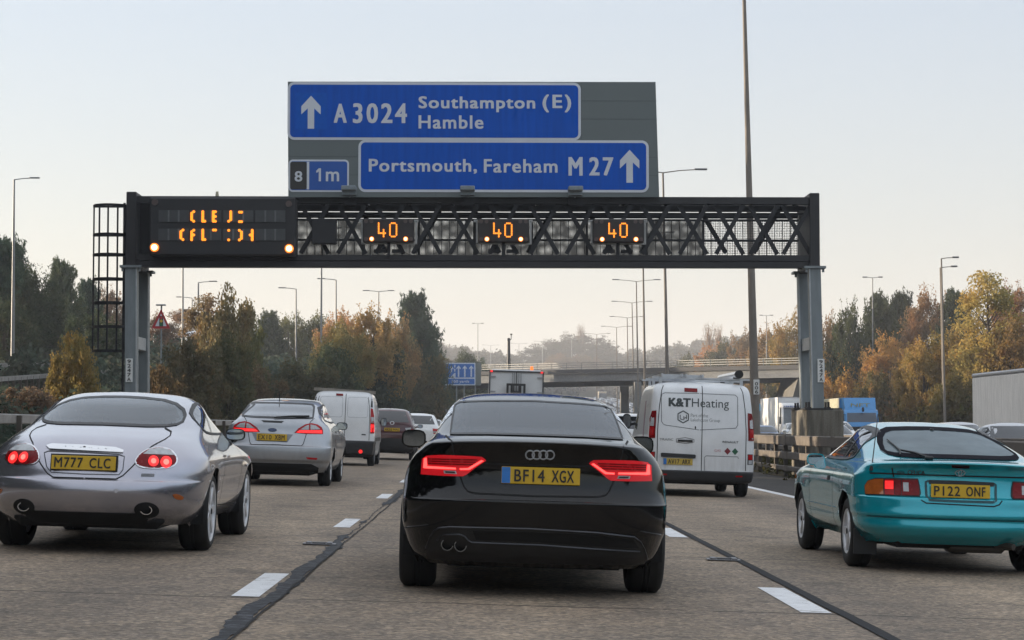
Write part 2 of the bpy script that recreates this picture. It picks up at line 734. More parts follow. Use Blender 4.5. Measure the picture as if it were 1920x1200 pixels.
# ------------------------------------------------------------------ safety barriers
M_GALV = pbr('weathered_zinc', (.30, .285, .27), .55, .35, var=.3, scale=3, bump=.1)
M_GALVB = pbr('rusty_zinc', (.110, .092, .076), .7, .2, var=.45, scale=2.2, bump=.2)
M_POSTW = pbr('barrier_post', (.085, .072, .06), .8, .1, var=.4, scale=4)


def barrier(name, label, u, s0, s1, rails, post, step, mat, hbase=0, up=0, grp=None):
    """rails: list of (z0, z1, depth)"""
    root = thing(name, label, 'barrier', W(s0, u, hbase), grp)
    org = W(s0, u, hbase)
    ss = list(np.arange(s0, s1 + .1, 4.0))
    for (z0, z1, dep) in rails:
        m = MB()
        vs, fs = [], []
        prof = [(-dep / 2, z0 + .02), (-dep / 2, z1 - .02), (-dep / 2 + .02, z1), (dep / 2 - .02, z1), (dep / 2, z1 - .02), (dep / 2, z0 + .02), (dep / 2 - .02, z0), (-dep / 2 + .02, z0)]
        for s in ss:
            jog = .004 * ((int(s / 4) % 3) - 1)
            for (a, b) in prof:
                vs.append(W(s, u, hbase) - org + Vector((a + post[0] * -.5 + jog, 0, b)))
        n = len(prof)
        for i in range(len(ss) - 1):
            for k in range(n):
                fs.append((i * n + k, i * n + (k + 1) % n, (i + 1) * n + (k + 1) % n, (i + 1) * n + k))
        m.add(vs, fs)
        # joint sleeves on the rail
        for s in ss[1::2]:
            c = W(s, u, hbase) - org
            m.box((c.x - post[0] * .5, c.y, (z0 + z1) / 2), (dep + .012, .5, z1 - z0 + .012))
        m.build('rail', mat, root)
    nposts = 0
    s = s0 + 1
    while s < s1 and nposts < 95:
        c = W(s, u, hbase) - org
        m = MB()
        top = rails[0][1] - .03
        m.box((c.x + dep / 2, c.y, c.z + top / 2 - .15), (post[0], post[1], top + .3))
        m.build('post', M_POSTW, root)
        nposts += 1
        s += step * (1 if s < 110 else 3)
    return root


barrier('safety_barrier', 'three-rail brown barrier along the right edge of our carriageway behind the teal coupe',
        8.85, 14, 190, [(.90, 1.17, .18), (.50, .70, .10), (.16, .30, .10)], (.11, .14), 2.0, M_GALVB)
barrier('safety_barrier', 'rusty barrier on the far side of the central reserve, right of the teal coupe',
        11.5, 22, 190, [(.88, 1.06, .14), (.45, .6, .10)], (.12, .16), 1.6, M_GALVB, .05)
barrier('safety_barrier', 'single-rail pale barrier behind the two silver cars on the left verge',
        -9.35, 16, 180, [(.92, 1.12, .16)], (.09, .12), 2.4, M_GALV)
# ------------------------------------------------------------------ gantry
GD = 58.0
M_GDARK = pbr('gantry_dark_paint', (.026, .025, .026), .55, .1, var=.3, scale=1.5)
M_GDARK2 = pbr('gantry_lattice_paint', (.018, .018, .020), .6, .1, var=.3, scale=2)
M_GCOL = pbr('gantry_column_paint', (.21, .235, .245), .5, .2, var=.22, scale=1.6, bump=.05, stretch=(3, 3, .7))
M_PALE = pbr('column_edge_paint', (.42, .44, .45), .5, .1, var=.2)
M_CONC = None
t = NT('stained_concrete')
n1 = t.noise(1.2, 6, stretch=(5, 5, .45))
n2 = t.noise(30, 4)
c = t.ramp(n1, [(.28, (.055, .048, .038)), (.5, (.14, .125, .10)), (.72, (.21, .195, .165))])
c = t.mix(1.0, c, t.ramp(n2, [(.3, (.8, .8, .8)), (.7, (1.2, 1.2, 1.2))]), 'MULTIPLY')
t.bsdf(Base_Color=c, Roughness=.9)
t.bump(n2, .4, .01)
M_CONC = t.mat
M_WHITE = pbr('white_plate', (.72, .72, .70), .5, var=.08)
M_BLACK = pbr('black_lettering', (.012, .012, .013), .5)
M_AMBER = emit('amber_led', (1, .26, .018, 1), .75, (.3, .1, .02))
M_LAMPON = emit('amber_lantern_lit', (1, .62, .30, 1), 1.8, (.5, .3, .2))
M_LAMPHALO = emit('amber_lantern_halo', (1, .21, .02, 1), .62, (.5, .2, .05))  # orange halo round a lit lantern, put in as a glowing ring
M_LAMPOFF = pbr('lantern_unlit', (.09, .065, .058), .35, var=.2)

gx = lambda px, d=GD: P(px, 440, d).x
gz = lambda py, d=GD: P(960, py, d).z
GX0, GX1 = gx(237), gx(1535)
ZB, ZT = gz(503), gz(369)
root = thing('motorway_gantry', 'dark lattice gantry on grey legs spanning the whole carriageway', 'gantry', (0, GD, 0))
GR = root
DEP = 2.0


def gm(mb, name, mats, smooth=None, parent=None):
    """world coordinates to gantry-local"""
    mb.v = [(x, y - GD, z) for (x, y, z) in mb.v]
    return mb.build(name, mats, parent or root, smooth)


# chords, end frames
m = MB()
for y in (GD, GD + DEP):
    m.box(((GX0 + GX1) / 2, y, gz(376)), (GX1 - GX0 - .3, .2, .20))
    m.box(((GX0 + GX1) / 2, y, gz(484)), (GX1 - GX0 - .3, .2, .16))
m.box(((GX0 + GX1) / 2, GD - .02, gz(496)), (GX1 - GX0 - .3, .10, .17))
m.box(((GX0 + GX1) / 2, GD + DEP / 2, gz(492)), (GX1 - GX0 - .3, DEP - .25, .05))
for i in range(16):
    x = GX0 + .6 + i * (GX1 - GX0 - 1.2) / 15
    m.box((x, GD + DEP / 2, gz(376) + .01), (.1, DEP - .3, .1))
    m.box((x, GD + DEP / 2, gz(490)), (.1, DEP - .3, .1))
m.box((gx(268), GD + .6, (ZB + ZT) / 2), (gx(284) - gx(252), .08, ZT - ZB - .2))
gm(m, 'beam', M_GDARK)
for x in (gx(247.5), gx(1526)):
    m = MB()
    m.box((x, GD + DEP / 2, (ZB + ZT) / 2 + .05), (.29, DEP + .34, ZT - ZB + .12), bev=.02)
    gm(m, 'end_frame', M_GDARK)
# lattice: crossed bars at the front, single diagonals at the back
m = MB()
k = 0
cxs = [590, 660, 731, 800, 870, 944, 1020, 1088, 1158, 1230, 1300, 1368, 1432, 1494]
for cpx in cxs:
    for sgn in (-1, 1):
        m.bar((gx(cpx - 26 * sgn), GD + .01 + .05 * sgn, gz(384)), (gx(cpx + 26 * sgn), GD + .01 + .05 * sgn, gz(476)), .06, .12)
gm(m, 'front_lattice', M_GDARK2)
m = MB()
for i in range(9):
    a = 566 + i * 106
    sgn = 1 if i % 2 else -1
    c = a + 26
    m.bar((gx(c - 27 * sgn, GD + DEP), GD + DEP, gz(384, GD + DEP)), (gx(c + 27 * sgn, GD + DEP), GD + DEP, gz(474, GD + DEP)), .06, .13)
gm(m, 'rear_lattice', M_GDARK2)
# walkway mesh panels: rolled metal sheet pierced with holes, opener and closer in patches
t = NT('pierced_walkway_mesh')
tc = t.n('ShaderNodeTexCoord')
v = t.n('ShaderNodeTexVoronoi', feature='SMOOTH_F1')
v.inputs['Scale'].default_value = 3.5
v.inputs['Smoothness'].default_value = .35
v.inputs['Randomness'].default_value = .55
t.l(tc.outputs['Object'], v.inputs['Vector'])
op = t.n('ShaderNodeMapRange')
t.l(v.outputs['Distance'], op.inputs[0])
for i, x in enumerate((.05, .55, .70, .26)):
    op.inputs[i + 1].default_value = x
tr = t.n('ShaderNodeBsdfTransparent')
df = t.n('ShaderNodeBsdfPrincipled')
df.inputs['Base Color'].default_value = (.035, .035, .036, 1)
mx = t.n('ShaderNodeMixShader')
t.l(op.outputs[0], mx.inputs[0])
t.l(df.outputs[0], mx.inputs[1])
t.l(tr.outputs[0], mx.inputs[2])
t.l(mx.outputs[0], t.out.inputs[0])
M_MESH = t.mat
t = NT('fine_walkway_mesh')
tc = t.n('ShaderNodeTexCoord')
v = t.n('ShaderNodeTexVoronoi')
v.inputs['Scale'].default_value = 20
v.inputs['Randomness'].default_value = .1
t.l(tc.outputs['Object'], v.inputs['Vector'])
op = t.math('LESS_THAN', v.outputs['Distance'], .47)
tr = t.n('ShaderNodeBsdfTransparent')
df = t.n('ShaderNodeBsdfPrincipled')
df.inputs['Base Color'].default_value = (.05, .05, .052, 1)
mx = t.n('ShaderNodeMixShader')
t.l(op, mx.inputs[0])
t.l(df.outputs[0], mx.inputs[1])
t.l(tr.outputs[0], mx.inputs[2])
t.l(mx.outputs[0], t.out.inputs[0])
M_MESH2 = t.mat
YM = GD + DEP - .25
for (a, b) in ((536, 676), (782, 890), (1000, 1106), (1220, 1330)):
    m = MB()
    m.box(((gx(a) + gx(b)) / 2, YM, (gz(402) + gz(476)) / 2), (gx(b) - gx(a), .012, gz(402) - gz(476)))
    gm(m, 'mesh_panel', M_MESH)
for (a, b) in ((676, 782), (890, 1000), (1106, 1220)):
    m = MB()
    m.box(((gx(a) + gx(b)) / 2, YM, (gz(402) + gz(476)) / 2), (gx(b) - gx(a) - .02, .012, gz(402) - gz(476)))
    gm(m, 'mesh_panel', M_MESH)
m = MB()
m.box(((gx(1331) + gx(1515)) / 2, YM, (gz(402) + gz(476)) / 2), (gx(1515) - gx(1331), .012, gz(402) - gz(476)))
gm(m, 'fine_mesh_panel', M_MESH2)
m = MB()
for y, z in ((YM - .05, gz(401)), (YM - .05, gz(440)), (GD + .3, gz(388)), (GD + .35, gz(398)), (YM + .1, gz(390))):
    m.box(((gx(538) + gx(1515)) / 2, y, z), (gx(1515) - gx(538), .06, .06 if z < gz(395) else .12))
m.box(((gx(536) + gx(1515)) / 2, GD + DEP - .1, gz(391)), (gx(1515) - gx(536), .03, .17))
m.box(((gx(556) + gx(1515)) / 2, GD + .32, gz(386)), (gx(1515) - gx(556), .03, .07))
x = 566
while x < 1514:
    m.box((gx(x), YM - .03, (gz(402) + gz(476)) / 2), (.018, .03, gz(402) - gz(476)))
    x += 15.3
for x in (676, 782, 890, 1000, 1106, 1220, 1331):
    m.box((gx(x), YM - .06, (gz(402) + gz(476)) / 2), (.07, .07, gz(402) - gz(476)))
gm(m, 'walkway_rails', M_GDARK2)

# legs: two columns at each end, one behind the other, with a short tie
for side, (c0, c1) in enumerate(((236, 257.5), (1520.5, 1545))):
    px0 = (c0 + c1) / 2
    xt = P(px0 - (0 if side == 0 else 6), 505, GD).x
    xb = P(px0, 740, GD).x
    for j, y in enumerate((GD + .05, GD + DEP + .05)):
        zb = .1 if side == 0 else 1.64
        m = MB()
        dx = (xb - xt)
        vs = []
        w, d = .33, .36
        for z, xx in ((zb, xt + dx * 1.1), (ZB + .01, xt)):
            for a, b in ((-1, -1), (1, -1), (1, 1), (-1, 1)):
                vs.append((xx + a * w / 2, y + b * d / 2, z))
        m.add(vs, [(3, 2, 1, 0), (4, 5, 6, 7), (0, 1, 5, 4), (1, 2, 6, 5), (2, 3, 7, 6), (3, 0, 4, 7)])
        m.box((xt, y, ZB + .03), (.62, .5, .07))
        for bx in (-.24, .24):
            m.box((xt + bx, y - .15, ZB - .04), (.06, .06, .14))
        leg = gm(m, 'leg', M_GCOL)
        m = MB()
        s = 1 if side == 0 else -1
        m.bar((xt + dx * 1.1 + s * w / 2 * .96, y - d / 2 - .002, zb), (xt + s * w / 2 * .96, y - d / 2 - .002, ZB), .035, .02)
        gm(m, 'edge_strip', M_PALE, parent=leg)
        if side:
            m = MB()
            for bx in (-.28, .28):
                for by in (-.24, .24):
                    m.tube([(xb + bx, y + by, zb - .02), (xb + bx, y + by, zb + .22)], .035, 6)
                    m.box((xb + bx, y + by, zb + .05), (.12, .12, .05))
            m.box((xb, y, zb + .02), (.8, .7, .05))
            gm(m, 'base_bolts', M_GDARK, parent=leg)
    m = MB()
    zt = gz(642)
    m.box((xt + dx * .6, GD + DEP / 2 + .05, zt), (.22, DEP - .36, .36))
    gm(m, 'tie', M_PALE)
    # number plate of the gantry
    pz0, pz1 = (gz(717), gz(673))
    xc = P(px0 - (1.5 if side == 0 else -1), 695, GD).x + (-.02 if side == 0 else .06)
    m = MB()
    m.box((xc, GD - .16, (pz0 + pz1) / 2), (.20, .02, pz1 - pz0), bev=.006)
    pl = gm(m, 'number_plate', M_WHITE)
    h = (pz1 - pz0) / 5.25
    for i, ch in enumerate('9247A'):
        zz = pz1 - .03 - i * h
        write('lettering', ch, (xc - .05, xc + .05, zz - h * .78, zz), -.176, M_BLACK, pl, bold=.02)
# concrete plinth of the right leg
m = MB()
xa, xb_ = P(1511, 790, GD - .3).x, P(1582, 790, GD - .3).x
m.box(((xa + xb_) / 2, GD + 1.05, .67), (xb_ - xa, 2.7, 1.94), bev=.03)
m.box(((xa + xb_) / 2 + .05, GD + 1.05, 1.66), ((xb_ - xa) * .86, 2.5, .05))
gm(m, 'plinth', M_CONC)

# caged ladder at the left end
m = MB()
lx0, lx1 = gx(163), gx(232)
for py in (382, 437, 475, 521, 566, 611, 657):
    z = gz(py)
    pts = []
    for i in range(13):
        a = PI * i / 12
        pts.append(((lx0 + lx1) / 2 - math.cos(a) * (lx1 - lx0) / 2, GD + 1.0 - math.sin(a) * .62, z))
    for p_, q_ in zip(pts, pts[1:]):
        m.bar(p_, q_, .02, .075)
    m.bar((lx0, GD + 1.0, z), (lx1, GD + 1.0, z), .03, .05)
for i in (0, 2, 4, 6, 8, 10, 12):
    a = PI * i / 12
    x, y = (lx0 + lx1) / 2 - math.cos(a) * (lx1 - lx0) / 2, GD + 1.0 - math.sin(a) * .6
    m.bar((x, y, gz(382)), (x, y, gz(657)), .05 if i in (4, 6, 8) else .03, .02)
cg = gm(m, 'ladder_cage', M_GDARK2)
m = MB()
for px in (222, 235):
    m.box((gx(px), GD + .95, (gz(375) + .1) / 2), (.06, .08, gz(375) - .1))
z = .4
while z < gz(378):
    m.box(((gx(222) + gx(235)) / 2, GD + .95, z), (gx(235) - gx(222), .03, .03))
    z += .28
for py in (455, 640):
    m.bar((gx(230), GD + .95, gz(py)), (gx(247), GD + .5, gz(py)), .06, .06)
gm(m, 'ladder', M_GDARK)
m = MB()
m.tube([(gx(404), GD + .3, ZT), (gx(404), GD + .3, ZT + .1)], .05, 10)
m.tube([(gx(404), GD + .3, ZT + .1), (gx(404), GD + .3, ZT + .17)], .04, 10)
gm(m, 'beacon', pbr('cream_plastic', (.5, .47, .33), .4))


# --- dot matrix writing: a real lamp for every lit point
def dots(mb, rows, x0, z0, dx, dz, r, y):
    for i, row in enumerate(rows):
        for j, ch in enumerate(row):
            if ch == '#':
                x, z = x0 + j * dx, z0 - i * dz
                mb.prism([(x + r * math.cos(a * PI / 3), z + r * math.sin(a * PI / 3)) for a in range(6)], y, y - .02)


def disc(mb, x, z, r, y0, y1, n=20):
    mb.prism([(x + r * math.cos(2 * PI * a / n), z + r * math.sin(2 * PI * a / n)) for a in range(n)], y0, y1)


# message sign on the gantry
ms = thing('message_sign', 'black message panel with two rows of broken orange letters on the gantry', 'message sign', (0, GD, 0))
root = ms
yf = GD - .55
x0, x1, z0, z1 = gx(279, yf), gx(555, yf), gz(480, yf), gz(370, yf)
m = MB()
m.box(((x0 + x1) / 2, yf + .33, (z0 + z1) / 2), (x1 - x0, .6, z1 - z0), bev=.05)
gm(m, 'housing', pbr('sign_housing', (.022, .022, .024), .6, var=.15, scale=1.2))
M_WINDOW = pbr('sign_window', (.055, .058, .060), .35, var=.15, scale=8)
M_WBAR = pbr('sign_window_bar', (.12, .125, .13), .5)
PX = lambda c: gx(270 + c / 6.62, yf)
PZ = lambda c: gz(370 + c / 6.62, yf)
for (za, zb) in ((165, 312), (395, 540)):
    for (a, b) in ((178, 552), (572, 955), (982, 1355), (1380, 1752)):
        m = MB()
        m.box(((PX(a) + PX(b)) / 2, yf + .025, (PZ(za) + PZ(zb)) / 2), (PX(b) - PX(a), .03, PZ(za) - PZ(zb)))
        w_ = gm(m, 'display_window', M_WINDOW)
        m = MB()
        for j in (1, 2):
            m.box((PX(a) + (PX(b) - PX(a)) * j / 3, yf + .005, (PZ(za) + PZ(zb)) / 2), (.045, .02, PZ(za) - PZ(zb) - .01))
            gm(m, 'window_bar', M_WBAR, parent=w_)
            m = MB()
G = {'C': ['.#', '#.', '#.', '#.', '#.', '#.', '.#'], 'L': ['#.', '#.', '#.', '#.', '#.', '#.', '##'], 'E': ['##', '#.', '#.', '##', '#.', '#.', '##'],
     'J': ['.#', '.#', '.#', '.#', '.#', '.#', '#.'], '=': ['##', '..', '..', '..', '..', '..', '##'], 'F': ['.#', '#.', '#.', '##', '#.', '#.', '#.'],
     '^': ['##', '..', '..', '..', '..', '..', '..'], ':': ['#.', '..', '..', '..', '..', '..', '#.'], 'D': ['#.', '.#', '.#', '.#', '.#', '.#', '#.'],
     '4': ['.#', '.#', '.#', '##', '.#', '.#', '.#']}
dxp = (PX(26) - PX(0))
dzp = (PZ(0) - PZ(19.6))
m = MB()
for ch, c0, zz in (('C', 590, 185), ('L', 728, 185), ('E', 858, 185), ('J', 1050, 185), ('=', 1184, 190), ('C', 458, 412), ('F', 592, 414), ('L', 730, 412), ('^', 862, 412), (':', 1052, 416), ('D', 1184, 416), ('4', 1318, 414)):
    m = MB()
    dots(m, G[ch], PX(c0), PZ(zz), dxp, dzp, .042, yf - .0)
    gm(m, 'lit_letter', M_AMBER)
for c_, zz in ((132, 628), (1803, 640)):
    m = MB()
    disc(m, PX(c_), PZ(zz), .125, yf + .03, yf - .03)
    ln = gm(m, 'lit_lantern', M_LAMPHALO)
    m = MB()
    disc(m, PX(c_), PZ(zz), .085, yf - .02, yf - .04)
    gm(m, 'lantern_core', M_LAMPON, parent=ln)
for c_, zz in ((132, 68), (1795, 85)):
    m = MB()
    disc(m, PX(c_), PZ(zz), .09, yf + .03, yf - .015)
    gm(m, 'unlit_lantern', M_LAMPOFF)

# speed signals
F40 = (['#.....', '#.....', '#.....', '#.....', '#..#..', '#..#..', '#####.', '...#..', '...#..'],
       ['.###.', '#...#', '#...#', '#...#', '#...#', '#...#', '#...#', '#...#', '.###.'])
lab40 = ['speed signal showing 40 nearest the message panel, leftmost of three', 'middle one of the three speed signals showing 40 on the gantry', 'speed signal showing 40 farthest right of the three on the gantry']
for i, cpx in enumerate((728, 944, 1160)):
    yf2 = GD - .42
    cxx = gx(cpx, yf2)
    root = thing('speed_signal', lab40[i], 'speed signal', (0, GD, 0), 'speed signals on the gantry')
    q = lambda c: cxx + (c - 790) / 13.33 / FPX * yf2
    z_ = lambda c: gz(390 + c / 13.33, yf2)
    m = MB()
    m.box((cxx, yf2 + .25, (z_(270) + z_(850)) / 2), (q(1440) - q(150), .44, z_(270) - z_(850)), bev=.03)
    m.box((cxx, yf2 + .06, (z_(300) + z_(830)) / 2), (q(1095) - q(500), .1, z_(300) - z_(830)))
    gm(m, 'housing', pbr('signal_housing', (.028, .024, .023), .6, var=.15))
    m = MB()
    m.box((cxx, yf2 + .35, z_(295)), (q(1550) - q(60), .04, .07))
    m.box((q(125), yf2 + .35, (z_(300) + z_(880)) / 2), (.055, .04, z_(300) - z_(880)))
    m.box((q(1480), yf2 + .35, (z_(300) + z_(880)) / 2), (.055, .04, z_(300) - z_(880)))
    m.box((cxx, yf2 + .35, z_(865)), (q(1480) - q(125), .04, .045))
    gm(m, 'frame', pbr('galvanised_frame', (.42, .42, .41), .5, .2))
    m = MB()
    m.box((cxx, yf2 + .3, z_(1000)), (.09, .09, .5))
    for a in (-1, 1):
        m.box((cxx + a * .26, yf2 + .4, z_(1050)), (.34, .06, .1))
    gm(m, 'bracket', M_GDARK2)
    m = MB()
    dots(m, F40[0], q(550), z_(385), q(41) - q(0), z_(0) - z_(41.5), .026, yf2 + .0)
    gm(m, 'lit_digit', M_AMBER)
    m = MB()
    dots(m, F40[1], q(832), z_(385), q(41) - q(0), z_(0) - z_(41.5), .026, yf2 + .0)
    gm(m, 'lit_digit', M_AMBER)
    for (a, b) in ((375, 778), (1225, 778)):
        m = MB()
        disc(m, q(a), z_(b), .068, yf2 + .03, yf2 - .02)
        ln = gm(m, 'lit_lantern', M_LAMPHALO)
        m = MB()
        disc(m, q(a), z_(b), .044, yf2 - .01, yf2 - .03)
        gm(m, 'lantern_core', M_LAMPON, parent=ln)
    for (a, b) in ((228, 332), (365, 332), (1215, 332), (1355, 332), (228, 775), (1360, 775)):
        m = MB()
        disc(m, q(a), z_(b), .055, yf2 + .03, yf2 + .01)
        gm(m, 'unlit_lantern', M_LAMPOFF)
# blank cabinet
m = MB()
m.box((gx(609), GD - .2, gz(436)), (gx(632) - gx(586), .3, gz(412) - gz(459)), bev=.02)
root = thing('signal_cabinet', 'plain black square cabinet on the gantry between message panel and first speed signal', 'cabinet', (0, GD, 0))
gm(m, 'housing', M_GDARK2)

# ------------------------------------------------------------------ direction sign board
M_SIGNGREY = pbr('sign_grey', (.125, .148, .148), .5, var=.06, scale=.6)
M_SIGNBLUE = pbr('sign_blue', (.001, .082, .46), .5, var=.16, scale=1.6, spec=.2, stretch=(4, 1, .35))
M_SIGNBLUE2 = pbr('sign_light_blue', (.010, .085, .37), .38, var=.08, scale=1.2)
M_SIGNBLACK = pbr('sign_black', (.03, .028, .027), .5)
M_SIGNWHITE = pbr('sign_white', (.60, .63, .68), .45, var=.06, scale=2)
SY = GD - .35
root = thing('direction_sign', 'large grey board of blue motorway direction panels above the gantry', 'road sign', (0, SY, 0))
sx = lambda c: gx(520 + c / 2.63, SY)
sz = lambda c: gz(140 + c / 2.63, SY)


def sm(mb, name, mats, parent=None):
    mb.v = [(x, y - SY, z) for (x, y, z) in mb.v]
    return mb.build(name, mats, parent or root)


def rrect(x0, x1, z0, z1, r, n=6):
    pts = []
    for (cx_, cz_, a0) in ((x1 - r, z1 - r, 0), (x0 + r, z1 - r, 90), (x0 + r, z0 + r, 180), (x1 - r, z0 + r, 270)):
        for i in range(n + 1):
            a = R(a0 + 90 * i / n)
            pts.append((cx_ + r * math.cos(a), cz_ + r * math.sin(a)))
    return pts


m = MB()
m.prism([(sx(47), sz(37)), (sx(1868), sz(34)), (sx(1884), sz(602)), (sx(53), sz(606))], SY, SY + .06)
brd = sm(m, 'board', M_SIGNGREY)
m = MB()
for c_ in (128, 218, 406, 496):
    m.box(((sx(50) + sx(1876)) / 2, SY - .001, sz(c_)), (sx(1876) - sx(52), .006, .007))
for c_ in (781, 1143, 1500):
    m.box((sx(c_), SY - .001, (sz(40) + sz(600)) / 2), (.007, .006, sz(40) - sz(600)))
sm(m, 'panel_seam', pbr('sign_seam', (.05, .06, .065), .6))
m = MB()
for c_ in (357, 938, 1467):
    m.box((sx(c_), SY + .12, sz(600)), (.34, .1, .5))
sm(m, 'backing_post', M_GDARK2)


def panel(x0, x1, z0, z1, border, r, mat, name='sign_panel'):
    m = MB()
    m.prism(rrect(sx(x0), sx(x1), sz(z1), sz(z0), r), SY - .012, SY - .002)
    w = sm(m, name, M_SIGNWHITE)
    b = border
    m = MB()
    m.prism(rrect(sx(x0) + b, sx(x1) - b, sz(z1) + b, sz(z0) - b, max(.03, r - b)), SY - .018, SY - .008)
    sm(m, 'panel_face', mat, w)
    return w


def arrow(par, c, zt, zb, w=48, sh=16, y=SY - .024):
    X = lambda k: sx(c + k)
    pts = [(X(0), sz(zt)), (X(w), sz(zt + 52)), (X(w), sz(zt + 92)), (X(sh), sz(zt + 62)), (X(sh), sz(zb)), (X(-sh), sz(zb)), (X(-sh), sz(zt + 62)), (X(-w), sz(zt + 92)), (X(-w), sz(zt + 52))]
    m = MB()
    m.prism(pts, y, y + .01)
    sm(m, 'arrow', M_SIGNWHITE, par)


def sw(par, s, x0, x1, z0, z1, bold=.018, sp=1.0):
    write('lettering', s, (sx(x0), sx(x1), sz(z1), sz(z0)), -.024, M_SIGNWHITE, par, bold, spacing=sp)


p1 = panel(47, 1498, 39, 324, .075, .20, M_SIGNBLUE)
m = MB()
m.box(((sx(86) + sx(242)) / 2, SY - .0195, (sz(92) + sz(272)) / 2), (sx(242) - sx(86), .004, sz(92) - sz(272)))
sm(m, 'arrow_patch', pbr('sign_mid_blue', (.002, .095, .48), .5, var=.1, spec=.2), p1)
arrow(p1, 163, 107, 269)
sw(p1, 'A', 276, 340, 146, 240, .03)
sw(p1, '3024', 370, 638, 143, 242, .028, 1.25)
sw(p1, 'Southampton', 695, 1272, 108, 186, .026, 1.12)
sw(p1, '(E)', 1308, 1450, 98, 186, .026, 1.25)
sw(p1, 'Hamble', 695, 1016, 202, 268, .026, 1.12)
p2 = panel(398, 1833, 323, 580, .075, .20, M_SIGNBLUE)
sw(p2, 'Portsmouth,', 450, 984, 417, 490, .026, 1.12)
sw(p2, 'Fareham', 1018, 1382, 417, 484, .026, 1.12)
sw(p2, 'M', 1436, 1506, 406, 498, .03)
sw(p2, '27', 1538, 1658, 406, 498, .028, 1.25)
arrow(p2, 1738, 370, 532)
p3 = panel(54, 352, 421, 580, .05, .12, M_SIGNBLUE2, 'distance_panel')
m = MB()
m.prism(rrect(sx(62), sx(144), sz(568), sz(432), .06), SY - .0225, SY - .012)
jn_ = sm(m, 'junction_box', M_SIGNBLACK, p3)
m = MB()
m.box(((sx(144) + sx(156)) / 2, SY - .0205, (sz(432) + sz(568)) / 2), (sx(156) - sx(144), .006, sz(432) - sz(568)))
sm(m, 'divider', M_SIGNWHITE, p3)
sw(p3, '8', 84, 122, 478, 530, .026)
m = MB()
m.prism([(sx(a), sz(b_)) for a, b_ in ((203, 464), (214, 464), (214, 528), (203, 528), (203, 480), (192, 487), (190, 477))], SY - .024, SY - .020)
sm(m, 'lettering', M_SIGNWHITE, p3)
sw(p3, 'm', 238, 304, 480, 528, .028)
M_LUM = pbr('lamp_box', (.20, .23, .25), .4, .3)
for i, c_ in enumerate((357, 938, 1467)):
    m = MB()
    xw = sx(36) - sx(0)
    m.box((sx(c_), SY - .42, sz(572)), (2 * xw, .5, .13), bev=.02)
    m.box((sx(c_), SY - .30, sz(590)), (2 * xw * .95, .3, .14))
    m.bar((sx(c_), SY - .1, sz(606)), (sx(c_), SY - .4, sz(580)), .05, .05)
    lo = thing('sign_light', ['lamp box under the blue board beside the 1 m panel', 'lamp box under the middle of the blue direction board', 'lamp box under the blue board below the M 27'][i], 'light', (0, SY, 0), 'lamp boxes along the foot of the direction board')
    m.v = [(x, y - SY, z) for (x, y, z) in m.v]
    m.build('housing', M_LUM, lo)

# ------------------------------------------------------------------ lane sign on the left
D = 230
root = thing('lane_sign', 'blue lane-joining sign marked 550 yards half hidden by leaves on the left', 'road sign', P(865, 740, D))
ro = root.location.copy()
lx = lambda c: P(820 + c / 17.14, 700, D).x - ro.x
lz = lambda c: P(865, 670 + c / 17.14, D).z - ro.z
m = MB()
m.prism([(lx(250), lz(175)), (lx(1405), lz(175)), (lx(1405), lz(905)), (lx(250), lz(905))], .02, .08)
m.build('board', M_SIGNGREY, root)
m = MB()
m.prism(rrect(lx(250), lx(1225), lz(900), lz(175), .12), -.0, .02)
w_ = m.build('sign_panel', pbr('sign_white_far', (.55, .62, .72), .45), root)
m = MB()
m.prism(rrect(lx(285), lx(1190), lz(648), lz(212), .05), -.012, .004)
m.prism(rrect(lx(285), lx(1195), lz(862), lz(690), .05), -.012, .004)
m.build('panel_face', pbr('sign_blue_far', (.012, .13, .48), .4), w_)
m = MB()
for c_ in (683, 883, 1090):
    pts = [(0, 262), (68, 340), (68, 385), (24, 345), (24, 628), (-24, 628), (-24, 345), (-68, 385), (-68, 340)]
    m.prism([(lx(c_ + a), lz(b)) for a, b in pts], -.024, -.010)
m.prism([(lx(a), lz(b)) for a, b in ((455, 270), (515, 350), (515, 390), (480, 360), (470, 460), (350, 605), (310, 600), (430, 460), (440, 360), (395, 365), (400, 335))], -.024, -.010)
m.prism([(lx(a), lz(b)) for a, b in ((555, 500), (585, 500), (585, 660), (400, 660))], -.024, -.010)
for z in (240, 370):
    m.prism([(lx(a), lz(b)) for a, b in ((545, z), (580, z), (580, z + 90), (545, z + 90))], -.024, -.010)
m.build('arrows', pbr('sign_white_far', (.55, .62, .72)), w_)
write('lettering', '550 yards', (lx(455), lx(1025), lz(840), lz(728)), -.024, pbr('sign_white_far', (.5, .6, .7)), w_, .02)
m = MB()
for c_ in (290, 620, 860, 1220):
    m.box((lx(c_), .15, (lz(900) + -3) / 2), (.14, .14, lz(900) + 3))
    m.build('post', M_GCOL, root)
    m = MB()

